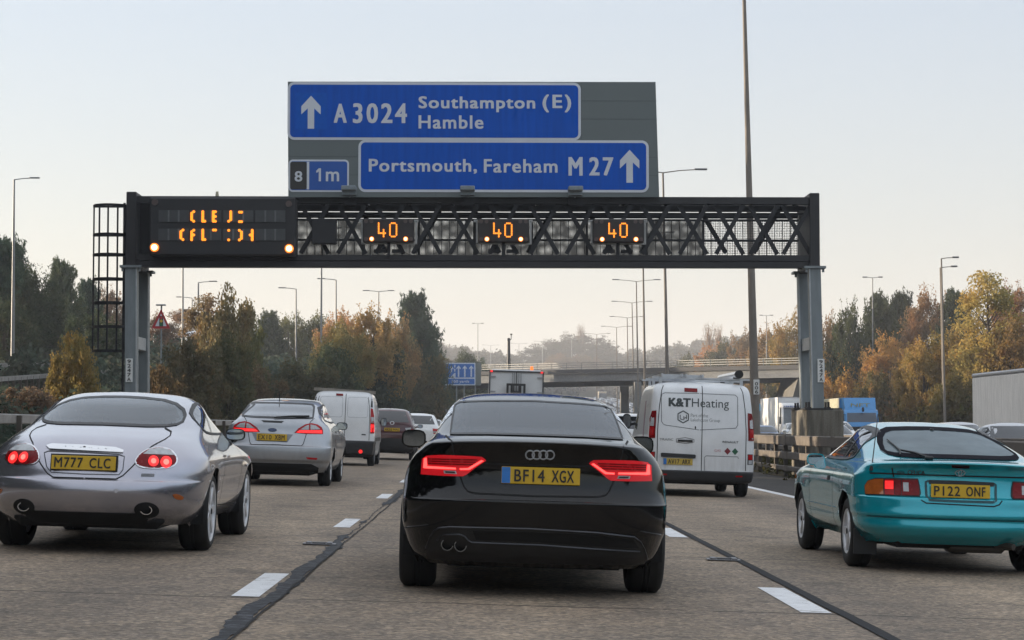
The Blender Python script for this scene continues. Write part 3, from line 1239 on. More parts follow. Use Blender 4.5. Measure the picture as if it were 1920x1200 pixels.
# ------------------------------------------------------------------ warning sign and slip road on the left
D = 116
root = thing('warning_sign', 'red triangle warning sign with traffic light symbol above the left bank', 'road sign', P(301, 650, D))
ro = root.location.copy()
q = lambda px, py: (P(px, py, D).x - ro.x, P(px, py, D).z - ro.z)
M_RED = pbr('sign_red', (.42, .02, .025), .45)
tri = [q(302, 579), q(284, 616), q(319, 616)]
m = MB()
m.prism(tri, 0, .03)
tp = m.build('red_triangle', M_RED, root)
m = MB()
m.prism([q(302, 588), q(291, 611.5), q(312.5, 611.5)], -.012, .001)
m.build('white_face', M_SIGNWHITE, tp)
m = MB()
m.prism(rrect(*[q(298.7, 600)[0], q(306, 600)[0]], q(300, 612)[1], q(300, 592)[1], .05), -.02, -.012)
tl = m.build('light_symbol', M_SIGNBLACK, tp)
for py, mt in ((595.5, M_RED), (602, pbr('symbol_amber', (.6, .36, .03))), (608.5, pbr('symbol_green', (.02, .16, .05)))):
    m = MB()
    c_ = q(302.3, py)
    disc(m, c_[0], c_[1], .085, -.026, -.02)
    m.build('signal_disc', mt, tp)
m = MB()
a = q(302, 612)
m.tube([(a[0], .09, -2.2), (a[0], .09, q(302, 572)[1])], .045, 8)
m.build('post', M_GCOL, root)
m = MB()
b = q(302, 572)
m.box((b[0], -.05, b[1]), (.55, .25, .08), bev=.02)
m.build('sign_light', M_LUM, root)


def rail_between(name, label, a, b, n, h=.3, posth=.9):
    """barrier standing on the bank between two world points given at rail height"""
    root = thing(name, label, 'barrier', a, 'barriers along the slip road')
    m = MB()
    d = b - a
    for i in range(n):
        m.bar(d * (i / n), d * ((i + 1) / n), .12, h)
    m.build('rail', M_GALV, root)
    for i in range(n * 2):
        p = d * ((i + .5) / (2 * n))
        m = MB()
        m.box((p.x, p.y + .1, p.z - posth / 2 + .05), (.13, .10, posth))
        m.build('post', M_POSTW, root)


rail_between('slip_barrier', 'upper barrier of the slip road at the far left, behind the tall lamp', P(-60, 686, 112), P(250, 680, 150), 12, .26)
rail_between('slip_barrier', 'lower barrier of the slip road at the far left, nearest the ground', P(-60, 715, 92), P(200, 697, 120), 12, .22)

# ------------------------------------------------------------------ street lamps
M_POLE = pbr('concrete_lamp_post', (.20, .175, .15), .8, var=.2, scale=2)
M_STEEL = pbr('steel_lamp_post', (.24, .245, .25), .5, .3, var=.15, scale=2)
M_LANT = pbr('lamp_head', (.16, .165, .17), .4, .2)


def lamp(label, base, top, arms, L, rb, rt, mat, grp, head=(.7, .3, .12), tiltz=.1):
    base, top = Vector(base), Vector(top)
    root = thing('street_lamp', label, 'street lamp', base, grp)
    m = MB()
    d = top - base
    m.tube([d * t_ for t_ in (0, .25, .5, .75, 1)], [rb + (rt - rb) * t_ for t_ in (0, .25, .5, .75, 1)], 12)
    m.build('pole', mat, root, 40)
    for s in arms:
        m = MB()
        e = d + Vector((s * L, 0, tiltz * L))
        m.tube([d, d + Vector((s * L * .5, 0, tiltz * L * .7)), e], [rt * .6, rt * .55, rt * .5], 6)
        am = m.build('arm', mat, root, 40)
        m = MB()
        c = e + Vector((s * head[0] * .4, 0, .02))
        m.box(c, head, bev=min(head) * .3)
        m.build('lamp_head', M_LANT, am)
    return root


GRP = 'tall twin-arm lamps along the central reserve'
# the near posts; the nearest runs out of the frame
def lampP(label, pxb, d, pxt, pyt, arms=(-1, 1), L=1.7, rb=.14, rt=.07, mat=None, grp=GRP, head=(.8, .32, .13), ground=None):
    top = P(pxt, pyt, d)
    b0 = P(pxb, 760, d)
    b = Vector((b0.x, d, Gd(b0.x, d) - .1 if ground is None else ground))
    return lamp(label, b, top, arms, L, rb, rt, mat or M_POLE, grp, head)


r_ = lampP('thick concrete lamp post rising out of the top of the picture, with number plate 006', 1418, 68, 1391, -160, rb=.165, rt=.045)
m = MB()
c = P(1416.5, 726, 68) - r_.location
pl = MB().box((c.x, -.24, c.z), (.20, .02, .50), bev=.006).build('number_plate', M_WHITE, r_)
for i, ch in enumerate('006'):
    write('lettering', ch, (c.x - .055, c.x + .055, c.z + .06 - i * .135 - .005, c.z + .165 - i * .135), -.253, M_BLACK, pl, .02)
labs = ['lamp post rising behind the gantry just right of the direction board',
        'third lamp of the central row, its head hidden behind the gantry',
        'lamp with twin arms just below the gantry beam, right of the black hatchback',
        'slightly shorter-looking twin-arm lamp just left of the one below the gantry beam',
        'twin-arm lamp fourth from the gantry beam down the hazy row',
        'hazy twin-arm lamp fifth in the row, above the bridge parapet',
        'faint twin-arm lamp above the bridge right of the far tree clump']
for lb, (pxb, d, pxt, pyt) in zip(labs, ((1254, 108, 1243, 324), (1211, 150, 1205, 440), (1198, 198, 1193, 528), (1190, 234, 1185, 568), (1179, 272, 1176, 596), (1158, 312, 1156, 614), (1119, 352, 1119, 627))):
    lampP(lb, pxb, d, pxt, pyt, L=1.75, rb=.115, rt=.05, head=(.7, .22, .09))
G2 = 'far hazy lamps beyond the bridge'
for lb, (px, d, py) in zip(('faint twin-arm lamp left of the far tree clump', 'very faint lamp above the cab roof of the box lorry', 'faint short lamp right of the traffic camera mast', 'faint lamp post in front of the far tree clump'),
                           ((1017, 900, 641), (973, 930, 645), (920, 930, 648), (1072, 880, 637))):
    lampP(lb, px, d, px, py, L=3, rb=.20, rt=.13, head=(1.0, .4, .2), grp=G2, mat=M_STEEL)
# lamps of the slip road and side roads
G3 = 'single-arm lamps on the left slip road'
for lb, (px, d, pxt, pyt, arms, yb) in zip(
        ('tall steel lamp at the left edge above the slip road barrier', 'thin lamp post under the left part of the message panel', 'short single-arm lamp between two taller ones right of the triangle sign', 'single-arm lamp reaching right, above the twiggy bush on the left bank', 'post with a small round head above the twiggy bush',
         'single-arm lamp reaching left over the hazy trees', 'tall plain post running up behind the gantry left of the orange tree', 'single-arm lamp reaching left above the orange tree', 'twin lantern post above the orange tree beside the pine'),
        ((23, 126, 26.5, 337, (1,), 690), (342, 150, 343, 440, (1,), 640), (359, 190, 360, 559, (-1,), 640), (371, 160, 372, 530, (1,), 640), (416, 170, 416, 551, (), 640), (555, 170, 555, 542, (-1,), 640), (602, 150, 603, 430, (1,), 640), (630, 160, 630, 525, (-1,), 630), (709, 190, 710, 547, (-1, 1), 620))):
    lampP(lb, px, d, pxt, pyt, arms, L=.9 if d > 130 else 1.0, rb=.095 if d > 130 else .14, rt=.055, mat=M_STEEL, grp=G3, head=(.65, .2, .08))
G4 = 'lamps behind the right and far banks'
for lb, (px, d, pxt, pyt, arms) in zip(
        ('twin lantern post above the left tree line, left of the traffic camera', 'twin lantern post above the trees right of the central lamps', 'thin lamp reaching right above the far right trees beside the gantry leg', 'twin lantern post above the trees just right of the gantry leg', 'tallest lamp on the right bank, taller of the close pair', 'shorter lamp of the close pair on the right bank'),
        ((896, 330, 896, 607, (-1, 1)), (1437, 278, 1437, 592, (-1, 1)), (1480, 260, 1479, 599, (1,)), (1636, 190, 1636, 521, (-1, 1)), (1772, 132, 1765, 485, (1,)), (1771, 136, 1763, 502, (1,)))):
    lampP(lb, px, d, pxt, pyt, arms, L=.55 if len(arms) > 1 else .75, rb=.10, rt=.05, mat=M_STEEL if px < 1700 else M_POLE, grp=G4, head=(.45, .22, .11))
# traffic camera on a mast
D = 237
b = P(954, 698, D)
root = thing('camera_mast', 'dark mast with traffic camera and small lamp above the box lorry', 'camera mast', b)
q = lambda px, py: P(px, py, D) - root.location
m = MB()
m.tube([(0, 0, 0), q(954, 640)], [.22, .17], 10)
m.build('pole', M_GDARK, root, 40)
m = MB()
m.box(q(954, 637), (.35, .4, .4), bev=.06)
m.build('camera_housing', M_GDARK, root)
m = MB()
m.tube([q(955, 638), q(958.5, 636), q(958.5, 628)], .05, 6)
m.box(q(958.5, 627), (.26, .3, .16), bev=.04)
m.build('side_lamp', M_GDARK, root)

# ------------------------------------------------------------------ bridge over the motorway
M_BR = None
t = NT('bridge_concrete')
n1 = t.noise(.25, 6, stretch=(1, 1, 3))
n2 = t.noise(4, 5)
c = t.ramp(n1, [(.3, (.135, .142, .152)), (.7, (.205, .21, .216))])
c = t.mix(1.0, c, t.ramp(n2, [(.3, (.85, .85, .85)), (.7, (1.15, 1.15, 1.15))]), 'MULTIPLY')
t.bsdf(Base_Color=c, Roughness=.9)
M_BR = t.mat
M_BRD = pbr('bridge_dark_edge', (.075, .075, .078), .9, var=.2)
DA, DB = 238, 200       # left and right ends of the skewed deck
A = P(880, 700, DA)
B = P(1508, 690, DB)
root = thing('road_bridge', 'grey concrete road bridge with railings crossing over both carriageways', 'bridge', (A.x, DA, 0))
ro = root.location.copy()
A0, B0 = Vector((A.x, DA, 0)) - ro, Vector((B.x, DB, 0)) - ro
dirv = (B0 - A0).normalized()
nrm = Vector((-dirv.y, dirv.x, 0))
A0 = A0 - dirv * 30
L_ = (B0 - A0).length


def bz(t_, pyl, pyr):
    """height along the near face from its pixel heights at both ends"""
    za, zb = P(880, pyl, DA).z, P(1508, pyr, DB).z
    k = (t_ * L_ - 30) / (L_ - 30)
    return za + (zb - za) * k


def brslab(name, l0, r0, l1, r1, o0, o1, mat, t1=1.0):
    m = MB()
    vs = []
    for t_ in (0, t1):
        p = A0 + dirv * (L_ * t_)
        for (o, z) in ((o0, bz(t_, l1, r1)), (o1, bz(t_, l1, r1)), (o1, bz(t_, l0, r0)), (o0, bz(t_, l0, r0))):
            vs.append((p + nrm * o) * 1 + Vector((0, 0, z)))
    m.add(vs, [(0, 1, 2, 3), (7, 6, 5, 4), (0, 4, 5, 1), (1, 5, 6, 2), (2, 6, 7, 3), (3, 7, 4, 0)])
    return m.build(name, mat, root)


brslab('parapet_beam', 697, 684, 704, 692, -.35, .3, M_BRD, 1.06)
brslab('edge_girder', 704.5, 692.5, 719, 707.5, -.02, 1.0, M_BR)
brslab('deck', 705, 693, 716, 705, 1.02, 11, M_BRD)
brslab('rear_girder', 706, 694, 724, 711, 11.05, 12, M_BR)
m = MB()
for k in range(34):
    p = A0 + dirv * (1 + k * (L_ - 1.5) / 33)
    z = bz((p - A0).length / L_, 697, 684)
    h = bz((p - A0).length / L_, 684.5, 670.5) - z
    m.box((p.x, p.y, z + h / 2), (.08, .08, h))
for (pl_, pr_) in ((685, 671), (689, 675.5), (693, 680)):
    p, q_ = A0, A0 + dirv * L_
    m.bar((p.x, p.y, bz(0, pl_, pr_)), (q_.x, q_.y, bz(1, pl_, pr_)), .06, .07)
m.build('railing', pbr('railing_steel', (.24, .24, .23), .6, .2), root)
M_BRP = pbr('bridge_pier', (.17, .17, .165), .9, var=.25, scale=.6)
for (pxa, pxb, d) in ((1189, 1202, 209), (1163, 1178, 226)):
    xa, xb2 = P(pxa, 740, d).x - ro.x, P(pxb, 740, d).x - ro.x
    m = MB()
    zt = P(1190, 716 if d < 215 else 724, d).z
    m.box(((xa + xb2) / 2, d - ro.y, zt / 2), (xb2 - xa, 1.1, zt), bev=.05)
    m.build('pier', M_BRP, root)
m = MB()
xa, xb2 = P(1478, 740, DB + 2).x - ro.x, P(1512, 740, DB + 2).x - ro.x
m.prism([(xa - 1.0, -.3), (xb2 + 1.5, -.3), (xb2 + 1.5, bz(1, 700, 687)), (xb2 - .6, bz(1, 700, 687))], DB + 1.2 - ro.y, DB + 13 - ro.y)
m.build('abutment', pbr('abutment_concrete', (.13, .125, .115), .95, var=.3, scale=.5), root)
m = MB()
xa = P(905, 740, DA).x - ro.x
m.box((xa - 9, DA + 5 - ro.y, 2.2), (10, 11, 5.4))
m.build('abutment', pbr('abutment_concrete', (.13, .125, .115)), root)
# ------------------------------------------------------------------ vegetation
def leafmat(name, stops, sc=.5, trans=.35, use_obj=True):
    t = NT(name)
    n1 = t.noise(sc, 5)
    n2 = t.noise(sc * 9, 3)
    c = t.ramp(n1, stops)
    c = t.mix(1.0, c, t.ramp(n2, [(.25, (.62, .62, .62)), (.75, (1.35, 1.32, 1.25))]), 'MULTIPLY')
    if use_obj:
        oi = t.n('ShaderNodeObjectInfo')
        c = t.mix(1.0, c, oi.outputs['Color'], 'MULTIPLY')
    d = t.n('ShaderNodeBsdfDiffuse')
    tl = t.n('ShaderNodeBsdfTranslucent')
    t.l(c, d.inputs[0])
    t.l(c, tl.inputs[0])
    m = t.n('ShaderNodeMixShader')
    m.inputs[0].default_value = trans
    t.l(d.outputs[0], m.inputs[1])
    t.l(tl.outputs[0], m.inputs[2])
    t.l(m.outputs[0], t.out.inputs[0])
    return t.mat


M_LEAF = leafmat('autumn_leaves', [(.3, (.62, .72, .70)), (.5, (1, 1, 1)), (.7, (1.25, 1.0, .8))], .55, .45)
M_NEEDLE = leafmat('pine_needles', [(.3, (.75, .8, .9)), (.7, (1.2, 1.15, .95))], .8, .15)
M_BARK = pbr('bark', (.075, .06, .048), .9, var=.35, scale=5)
M_TWIG = leafmat('bare_twigs', [(.3, (.9, .9, .9)), (.7, (1.1, 1.05, 1.0))], .5, .1)


def leaves(cen, rad, n, size, aspect=1.6, up=0.0, rg=rng):
    """n leaf quads scattered round each centre"""
    cen = np.repeat(np.asarray(cen, float), n, 0)
    N = len(cen)
    rad = np.repeat(np.broadcast_to(np.asarray(rad, float), (N // n,)), n)
    d = rg.normal(size=(N, 3))
    d /= np.linalg.norm(d, axis=1)[:, None]
    p = cen + d * (rad * rg.uniform(.15, 1, N) ** .6)[:, None]
    a = rg.normal(size=(N, 3))
    a[:, 2] += up * 2
    a /= np.linalg.norm(a, axis=1)[:, None]
    b = np.cross(a, rg.normal(size=(N, 3)))
    b /= np.linalg.norm(b, axis=1)[:, None]
    s = size * rg.uniform(.55, 1.3, N)
    a = a * (s * aspect / 2)[:, None]
    b = b * (s / 2)[:, None]
    return np.stack([p - a, p + b * .9 - a * .1, p + a, p - b * .9 - a * .1], 1).reshape(-1, 3)


def quads(v):
    return np.arange(len(v)).reshape(-1, 4)


def twigs(p0, p1, w, rg=rng):
    p0, p1 = np.asarray(p0, float), np.asarray(p1, float)
    d = p1 - p0
    b = np.cross(d, rg.normal(size=d.shape))
    b /= (np.linalg.norm(b, axis=1)[:, None] + 1e-9)
    b *= np.broadcast_to(np.asarray(w, float), (len(d),))[:, None] / 2
    return np.stack([p0 - b, p0 + b, p1 + b * .4, p1 - b * .4], 1).reshape(-1, 3)


def proto(kind, seed):
    """unit-height crown and trunk meshes: (crown, trunk)"""
    rg = np.random.default_rng(seed)
    m = MB()
    H = 10.0
    tw = None
    if kind == 'broad':
        n = 95
        th, ph = rg.uniform(0, 2 * PI, n), np.arccos(rg.uniform(-.85, 1, n))
        rr = rg.uniform(.45, 1.0, n) ** .5
        lump = 1 + .22 * np.sin(3 * th + rg.uniform(0, 6)) * np.sin(2 * ph)
        c = np.stack([np.cos(th) * np.sin(ph) * 3.7 * rr * lump, np.sin(th) * np.sin(ph) * 3.7 * rr * lump, 6.0 + np.cos(ph) * 3.6 * rr * lump], 1)
        c[:, 2] += rg.normal(size=n) * .25
        v = leaves(c, rg.uniform(.5, 1.15, n), 150, .19, rg=rg)
        o_ = c[rg.integers(0, n, 260)]
        dr = (o_ - [0, 0, 5.0])
        dr /= np.linalg.norm(dr, axis=1)[:, None]
        dr[:, 2] += .35
        e_ = o_ + dr * rg.uniform(.35, .95, 260)[:, None] + rg.normal(size=(260, 3)) * .2
        v = np.concatenate([v, twigs(o_, e_, .05, rg), leaves(e_, .3, 7, .15, rg=rg)])
        m.tube([(0, 0, -.6), (.05, 0, 2), (.1, .05, 4.5), (.05, .1, 7.5)], [.28, .22, .15, .05], 8)
        for i in range(0, n, 4):
            z = min(max(1.8, c[i, 2] * .55), 6)
            m.tube([(.06, .03, z), tuple(c[i] * [.5, .5, .9]), tuple(c[i])], [.09, .06, .02], 5)
        mat = M_LEAF
    elif kind == 'bush':
        n = 80
        th, ph = rg.uniform(0, 2 * PI, n), np.arccos(rg.uniform(0, 1, n))
        rr = rg.uniform(.4, 1.0, n) ** .5
        lump = 1 + .25 * np.sin(3 * th + 1) * np.sin(2 * ph)
        c = np.stack([np.cos(th) * np.sin(ph) * 5 * rr * lump, np.sin(th) * np.sin(ph) * 5 * rr * lump, 1.0 + np.cos(ph) * 8 * rr * lump], 1)
        v = leaves(c, rg.uniform(.8, 1.7, n), 150, .28, rg=rg)
        k = 160
        a = rg.uniform(0, 2 * PI, k)
        r0 = rg.uniform(0, 1.5, k)
        e = np.stack([np.cos(a) * r0 * 3.2, np.sin(a) * r0 * 3.2, rg.uniform(6.5, 10.2, k) - r0 * 1.6], 1)
        s0 = e * [.5, .5, .4]
        v = np.concatenate([v, twigs(s0, e, .07, rg), leaves(e, .4, 6, .26, rg=rg)])
        for i in range(0, n, 6):
            m.tube([(0, 0, -1), tuple(c[i] * .5), tuple(c[i])], [.14, .09, .03], 5)
        mat = M_LEAF
    elif kind == 'pine':
        cs, ps, qs = [], [], []
        z = 1.6
        while z < 9.7:
            k = 7
            L = 2.9 * (1 - (z / 10.4) ** 1.5) + .35
            for j in range(k):
                a = rg.uniform(0, 2 * PI)
                l_ = L * rg.uniform(.55, 1.12)
                rise = rg.uniform(.05, .55) * l_
                e = np.array([math.cos(a) * l_, math.sin(a) * l_, z + rise])
                for f_ in np.arange(.35, 1.01, .16):
                    q_ = np.array([0, 0, z]) * (1 - f_) + e * f_ + rg.normal(size=3) * .15
                    cs.append(q_)
                    ps.append(q_)
                    qs.append(q_ + np.array([math.cos(a) * .25, math.sin(a) * .25, rg.uniform(.3, .75)]))
                if j % 2 == 0:
                    m.tube([(0, 0, z), tuple(e)], [.06, .02], 4)
            z += rg.uniform(.32, .5)
        cs.append(np.array([0, 0, 9.9]))
        cs = np.array(cs)
        v = leaves(cs, .36, 22, .10, 4.2, .5, rg=rg)
        qq = (np.array(ps) + np.array(qs)) / 2
        v = np.concatenate([v, leaves(np.array(qs), .16, 7, .09, 4.0, .9, rg=rg), leaves(qq, .2, 6, .10, 4, .6, rg=rg)])
        m.tube([(0, 0, -.6), (.05, 0, 5), (0, 0, 9.9)], [.2, .13, .02], 8)
        mat = M_NEEDLE
    elif kind == 'airy':
        n = 120
        z = rg.uniform(1.2, 9.8, n)
        env = 2.6 * np.sin(np.clip((z - .4) / 10.2, 0, 1) * PI) ** .7 * (1 - .35 * z / 10)
        th = rg.uniform(0, 2 * PI, n)
        r0 = env * rg.uniform(.15, 1, n) ** .55
        c = np.stack([np.cos(th) * r0, np.sin(th) * r0, z], 1)
        v = leaves(c, rg.uniform(.3, .75, n), 110, .12, rg=rg)
        for i in range(0, n, 3):
            m.tube([(0, 0, max(.5, c[i, 2] - r0[i] * 1.2 - .3)), tuple(c[i])], [.05, .012], 4)
        m.tube([(0, 0, -.6), (.1, 0, 4), (0, .05, 8), (.05, 0, 10)], [.16, .12, .06, .015], 8)
        mat = M_LEAF
    else:   # bare upright poplar
        k = 300
        z = rg.uniform(1, 8.6, k)
        a = rg.uniform(0, 2 * PI, k)
        w = 1.25 * np.sin(np.clip(z / 10, 0, 1) * PI) ** .6
        r0 = w * rg.uniform(0, .7, k)
        p0 = np.stack([np.cos(a) * r0, np.sin(a) * r0, z], 1)
        p1 = p0 + np.stack([np.cos(a) * .38, np.sin(a) * .38, rg.uniform(.8, 1.8, k)], 1)
        p1[:, 2] = np.minimum(p1[:, 2], 10.1)
        v = np.concatenate([twigs(p0, p1, .06, rg), leaves(p1, .3, 4, .08, rg=rg)])
        m.tube([(0, 0, -.6), (0, 0, 5), (0, 0, 9.8)], [.2, .12, .02], 6)
        for i in range(0, k, 6):
            m.tube([(0, 0, z[i] * .7), tuple(p0[i])], [.05, .02], 4)
        mat = M_TWIG
    crown = raw('crown_' + kind, v, quads(v), mat)
    trunk = m.mesh('trunk_' + kind, M_BARK, 40)
    ext = float(np.percentile(np.abs(v[:, 0]), 98))
    top = float(np.percentile(v[:, 2], 99.7))
    return crown, trunk, ext, top


PROT = {k: [proto(k, s) for s in ss_] for k, ss_ in {'broad': (1, 2, 3), 'bush': (4, 5, 6), 'pine': (7, 8, 9), 'airy': (10, 11), 'poplar': (12,)}.items()}
_tn = [0]


def tree_at(x, y, h, w, kind, col, label, grp=None, name=None, cat=None, sink=.0):
    _tn[0] += 1
    cr, tk, ext, top = PROT[kind][_tn[0] % len(PROT[kind])]
    z = Gd(x, y) - sink
    M = Matrix.Translation((x, y, z)) @ Matrix.Rotation((_tn[0] * 2.399) % 6.28, 4, 'Z') @ Matrix.Diagonal((w / 2 / ext, w / 2 / ext, h / top, 1))
    names = {'broad': 'broadleaf_tree', 'bush': 'bush', 'pine': 'pine_tree', 'airy': 'birch_tree', 'poplar': 'poplar_tree'}
    root = thing(name or names[kind], label, cat or ('bush' if kind == 'bush' else 'tree'), M, grp)
    o = link('crown', cr, root)
    o.color = (*col, 1)
    t_ = link('trunk', tk, root)
    return root


def tree(px, py, d, wpx, kind, col, label, grp=None):
    p = P(px, py, d)
    g = Gd(p.x, d)
    return tree_at(p.x, d, max(1.5, p.z - g), wpx * d / FPX, kind, col, label, grp)


DG, OL, GO, OR_, RU, GG, BR, BI, DK = (.020, .034, .022), (.055, .058, .022), (.30, .155, .028), (.33, .13, .026), (.20, .088, .042), (.15, .125, .030), (.085, .060, .042), (.23, .17, .045), (.028, .036, .020)


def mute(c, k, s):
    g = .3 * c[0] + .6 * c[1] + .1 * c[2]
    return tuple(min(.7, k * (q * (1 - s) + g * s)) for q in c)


GL = 'trees and bushes on the left bank'
for a in (
        # far left, behind the slip road
        (-15, 440, 150, 130, 'pine', DG, 'tall dark conifer cut by the left edge of the picture'),
        (20, 452, 158, 110, 'pine', DG, 'dark conifer behind the tall lamp at the far left'),
        (62, 505, 150, 110, 'broad', DK, 'rounded dark tree just right of the tall lamp at the far left'),
        (117, 488, 165, 78, 'pine', (.035, .045, .026), 'pointed conifer rising highest between the left lamp and the ladder cage'),
        (165, 525, 175, 70, 'pine', DG, 'dark conifer tip beside the ladder cage'),
        (205, 540, 180, 70, 'broad', BR, 'brownish tree seen through the ladder cage'),
        (95, 560, 150, 130, 'broad', DK, 'dark leafy tree low behind the slip road barrier'),
        (185, 590, 130, 110, 'broad', DK, 'dark tree below the ladder cage hoops'),
        (10, 560, 140, 120, 'broad', DK, 'dark tree at the left edge behind the slip road barrier'),
        (143, 628, 76, 100, 'bush', (.10, .075, .020), 'yellow-leaved bush in front of the slip road barrier beside the ladder'),
        (60, 728, 66, 130, 'bush', BR, 'brown twiggy bush at the foot of the left bank behind the silver coupe'),
        # between the left leg and the pine
        (295, 590, 170, 90, 'broad', BR, 'hazy brown tree behind the triangle sign'),
        (345, 580, 190, 90, 'airy', BR, 'thin brown tree behind the slip road lamps'),
        (385, 556, 120, 100, 'airy', (.10, .072, .04), 'twiggy brown tree with bare shoots right of the triangle sign'),
        (425, 548, 118, 110, 'bush', (.085, .070, .034), 'tall twiggy bush with bare tips left of the hazy trees'),
        (465, 575, 125, 80, 'bush', OL, 'olive bush on the right flank of the twiggy bush'),
        (505, 585, 230, 70, 'pine', DK, 'small hazy conifer in the dip of the left tree line'),
        (540, 592, 235, 90, 'broad', OL, 'hazy olive tree left of the left-pointing lamp'),
        (590, 590, 230, 90, 'broad', OL, 'hazy olive tree right of the left-pointing lamp'),
        (640, 583, 200, 90, 'broad', (.16, .09, .035), 'brown-orange tree behind the orange crown'),
        (690, 580, 166, 125, 'broad', (.14, .092, .030), 'orange tree crown in the middle of the left bank'),
        (742, 598, 190, 80, 'broad', (.095, .066, .028), 'rusty orange tree touching the tall pine'),
        (640, 605, 146, 110, 'broad', (.085, .072, .026), 'gold-green bush at the left foot of the orange tree'),
        (778, 552, 205, 100, 'pine', (.020, .032, .022), 'tall spreading dark pine above the white van roof'),
        (798, 600, 225, 80, 'pine', DG, 'lower dark pine on the right shoulder of the tall pine'),
        (700, 640, 166, 130, 'bush', DK, 'dark ivy-green bush under the orange tree'),
        (775, 640, 200, 110, 'bush', (.05, .045, .02), 'olive bush under the tall pine'),
        (620, 650, 136, 130, 'bush', DK, 'dark green bush left of the white van'),
        (800, 640, 226, 60, 'broad', DK, 'dark tree above the blue lane sign'),
        (875, 658, 275, 70, 'broad', DK, 'smaller dark tree right of and above the blue lane sign'),
        (898, 672, 325, 56, 'broad', DG, 'lowest dark tree at the right end of the left tree line'),
        (785, 668, 216, 70, 'bush', (.09, .065, .022), 'brown-gold bush left of the blue lane sign'),
        (560, 680, 126, 150, 'bush', (.040, .040, .022), 'broad dark bush behind the silver hatchback'),
        (480, 690, 106, 130, 'bush', (.06, .045, .026), 'brown bush behind the silver hatchback roof'),
        (360, 640, 88, 140, 'bush', (.050, .044, .024), 'dark brown bush right of the left gantry leg'),
        (420, 630, 95, 120, 'bush', (.045, .046, .022), 'olive brown bush below the twiggy tree'),
        (300, 690, 72, 120, 'bush', (.055, .040, .022), 'low brown bush at the foot of the left gantry leg'),
        (822, 722, 212, 30, 'bush', (.10, .06, .022), 'reddish bush touching the blue lane sign')):
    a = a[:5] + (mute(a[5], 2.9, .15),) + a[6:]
    tree(*a, grp=GL)
GRR = 'trees and bushes on the right bank'
for a in (
        (1590, 572, 190, 85, 'broad', (.05, .062, .028), 'grey-green tree beside the right gantry leg'),
        (1648, 553, 195, 90, 'pine', (.045, .055, .030), 'dark green pine on the skyline right of the twin lantern post'),
        (1690, 550, 205, 80, 'pine', DK, 'darker pine on the skyline left of the rust tree'),
        (1735, 545, 190, 90, 'broad', (.19, .115, .055), 'rust-coloured tree on the skyline left of the lamp pair'),
        (1795, 546, 185, 90, 'pine', (.04, .052, .03), 'dark pine on the skyline right of the lamp pair'),
        (1850, 512, 140, 130, 'airy', (.26, .20, .05), 'tall golden birch at the right, highest tree of the bank'),
        (1905, 535, 165, 100, 'broad', (.19, .105, .055), 'reddish tree at the right edge behind the birch'),
        (1550, 590, 205, 70, 'broad', (.15, .10, .045), 'brown tree just behind the right gantry leg'),
        (1592, 652, 190, 100, 'broad', (.40, .225, .035), 'bright orange-gold tree low beside the gantry number plate'),
        (1670, 630, 172, 105, 'broad', (.26, .15, .042), 'orange-brown tree in the middle of the right bank'),
        (1730, 640, 150, 100, 'broad', (.22, .15, .035), 'olive-gold tree below the lamp pair'),
        (1790, 620, 150, 110, 'broad', (.20, .14, .035), 'gold-green tree left of the birch'),
        (1900, 600, 138, 110, 'broad', (.17, .11, .035), 'brown-green tree above the lorry trailer at the right edge'),
        (1650, 700, 170, 100, 'bush', (.10, .085, .028), 'olive bush above the blue lorry'),
        (1720, 705, 156, 110, 'bush', (.13, .085, .03), 'brown bush above the silver estate roof'),
        (1790, 700, 136, 110, 'bush', (.11, .09, .028), 'olive-brown bush left of the trailer'),
        (1590, 715, 192, 90, 'bush', (.06, .062, .024), 'dark bush behind the blue lorry roof'),
        (1490, 590, 235, 90, 'broad', (.22, .15, .04), 'golden tree left of the right gantry leg'),
        (1445, 612, 282, 90, 'broad', (.20, .125, .045), 'orange-brown tree above the bridge right end'),
        (1400, 622, 320, 70, 'broad', (.16, .105, .045), 'brown tree behind the thick lamp post'),
        (1470, 640, 262, 70, 'broad', OL, 'olive tree above the bridge abutment'),
        (1395, 640, 330, 60, 'pine', DK, 'small dark pine above the bridge railing'),
        (1335, 648, 400, 80, 'broad', (.26, .13, .04), 'orange tree under the two bare poplars'),
        (1290, 665, 420, 70, 'broad', OL, 'hazy olive tree left of the bare poplars'),
        (1360, 640, 370, 90, 'broad', OL, 'hazy tree behind the bare poplars'),
        (1329, 604, 430, 26, 'poplar', (.20, .13, .08), 'taller of two bare poplars above the bridge'),
        (1347, 607, 435, 20, 'poplar', (.20, .13, .08), 'slimmer right-hand one of two bare poplars above the bridge')):
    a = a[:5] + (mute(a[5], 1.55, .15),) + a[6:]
    tree(*a, grp=GRR)
GF = 'far hazy trees beyond the bridge'
for a in ((1085, 626, 960, 130, 'broad', (.055, .048, .030), 'tallest rounded tree of the hazy clump beyond the bridge'),
          (1028, 645, 940, 100, 'broad', (.045, .045, .030), 'rounded hazy tree left in the clump beyond the bridge'),
          (978, 664, 930, 90, 'broad', (.07, .065, .04), 'lowest hazy tree at the left end of the far clump'),
          (1125, 650, 970, 90, 'broad', (.06, .06, .045), 'hazy tree on the right slope of the far clump'),
          (1055, 664, 880, 80, 'broad', (.16, .10, .05), 'brownish hazy tree in front of the far clump'),
          (1100, 668, 885, 80, 'broad', (.17, .11, .05), 'pale brown hazy tree low in front of the far clump'),
          (1089, 606, 950, 18, 'poplar', (.20, .13, .09), 'single bare poplar rising from the far clump')):
    tree(*a, grp=GF)
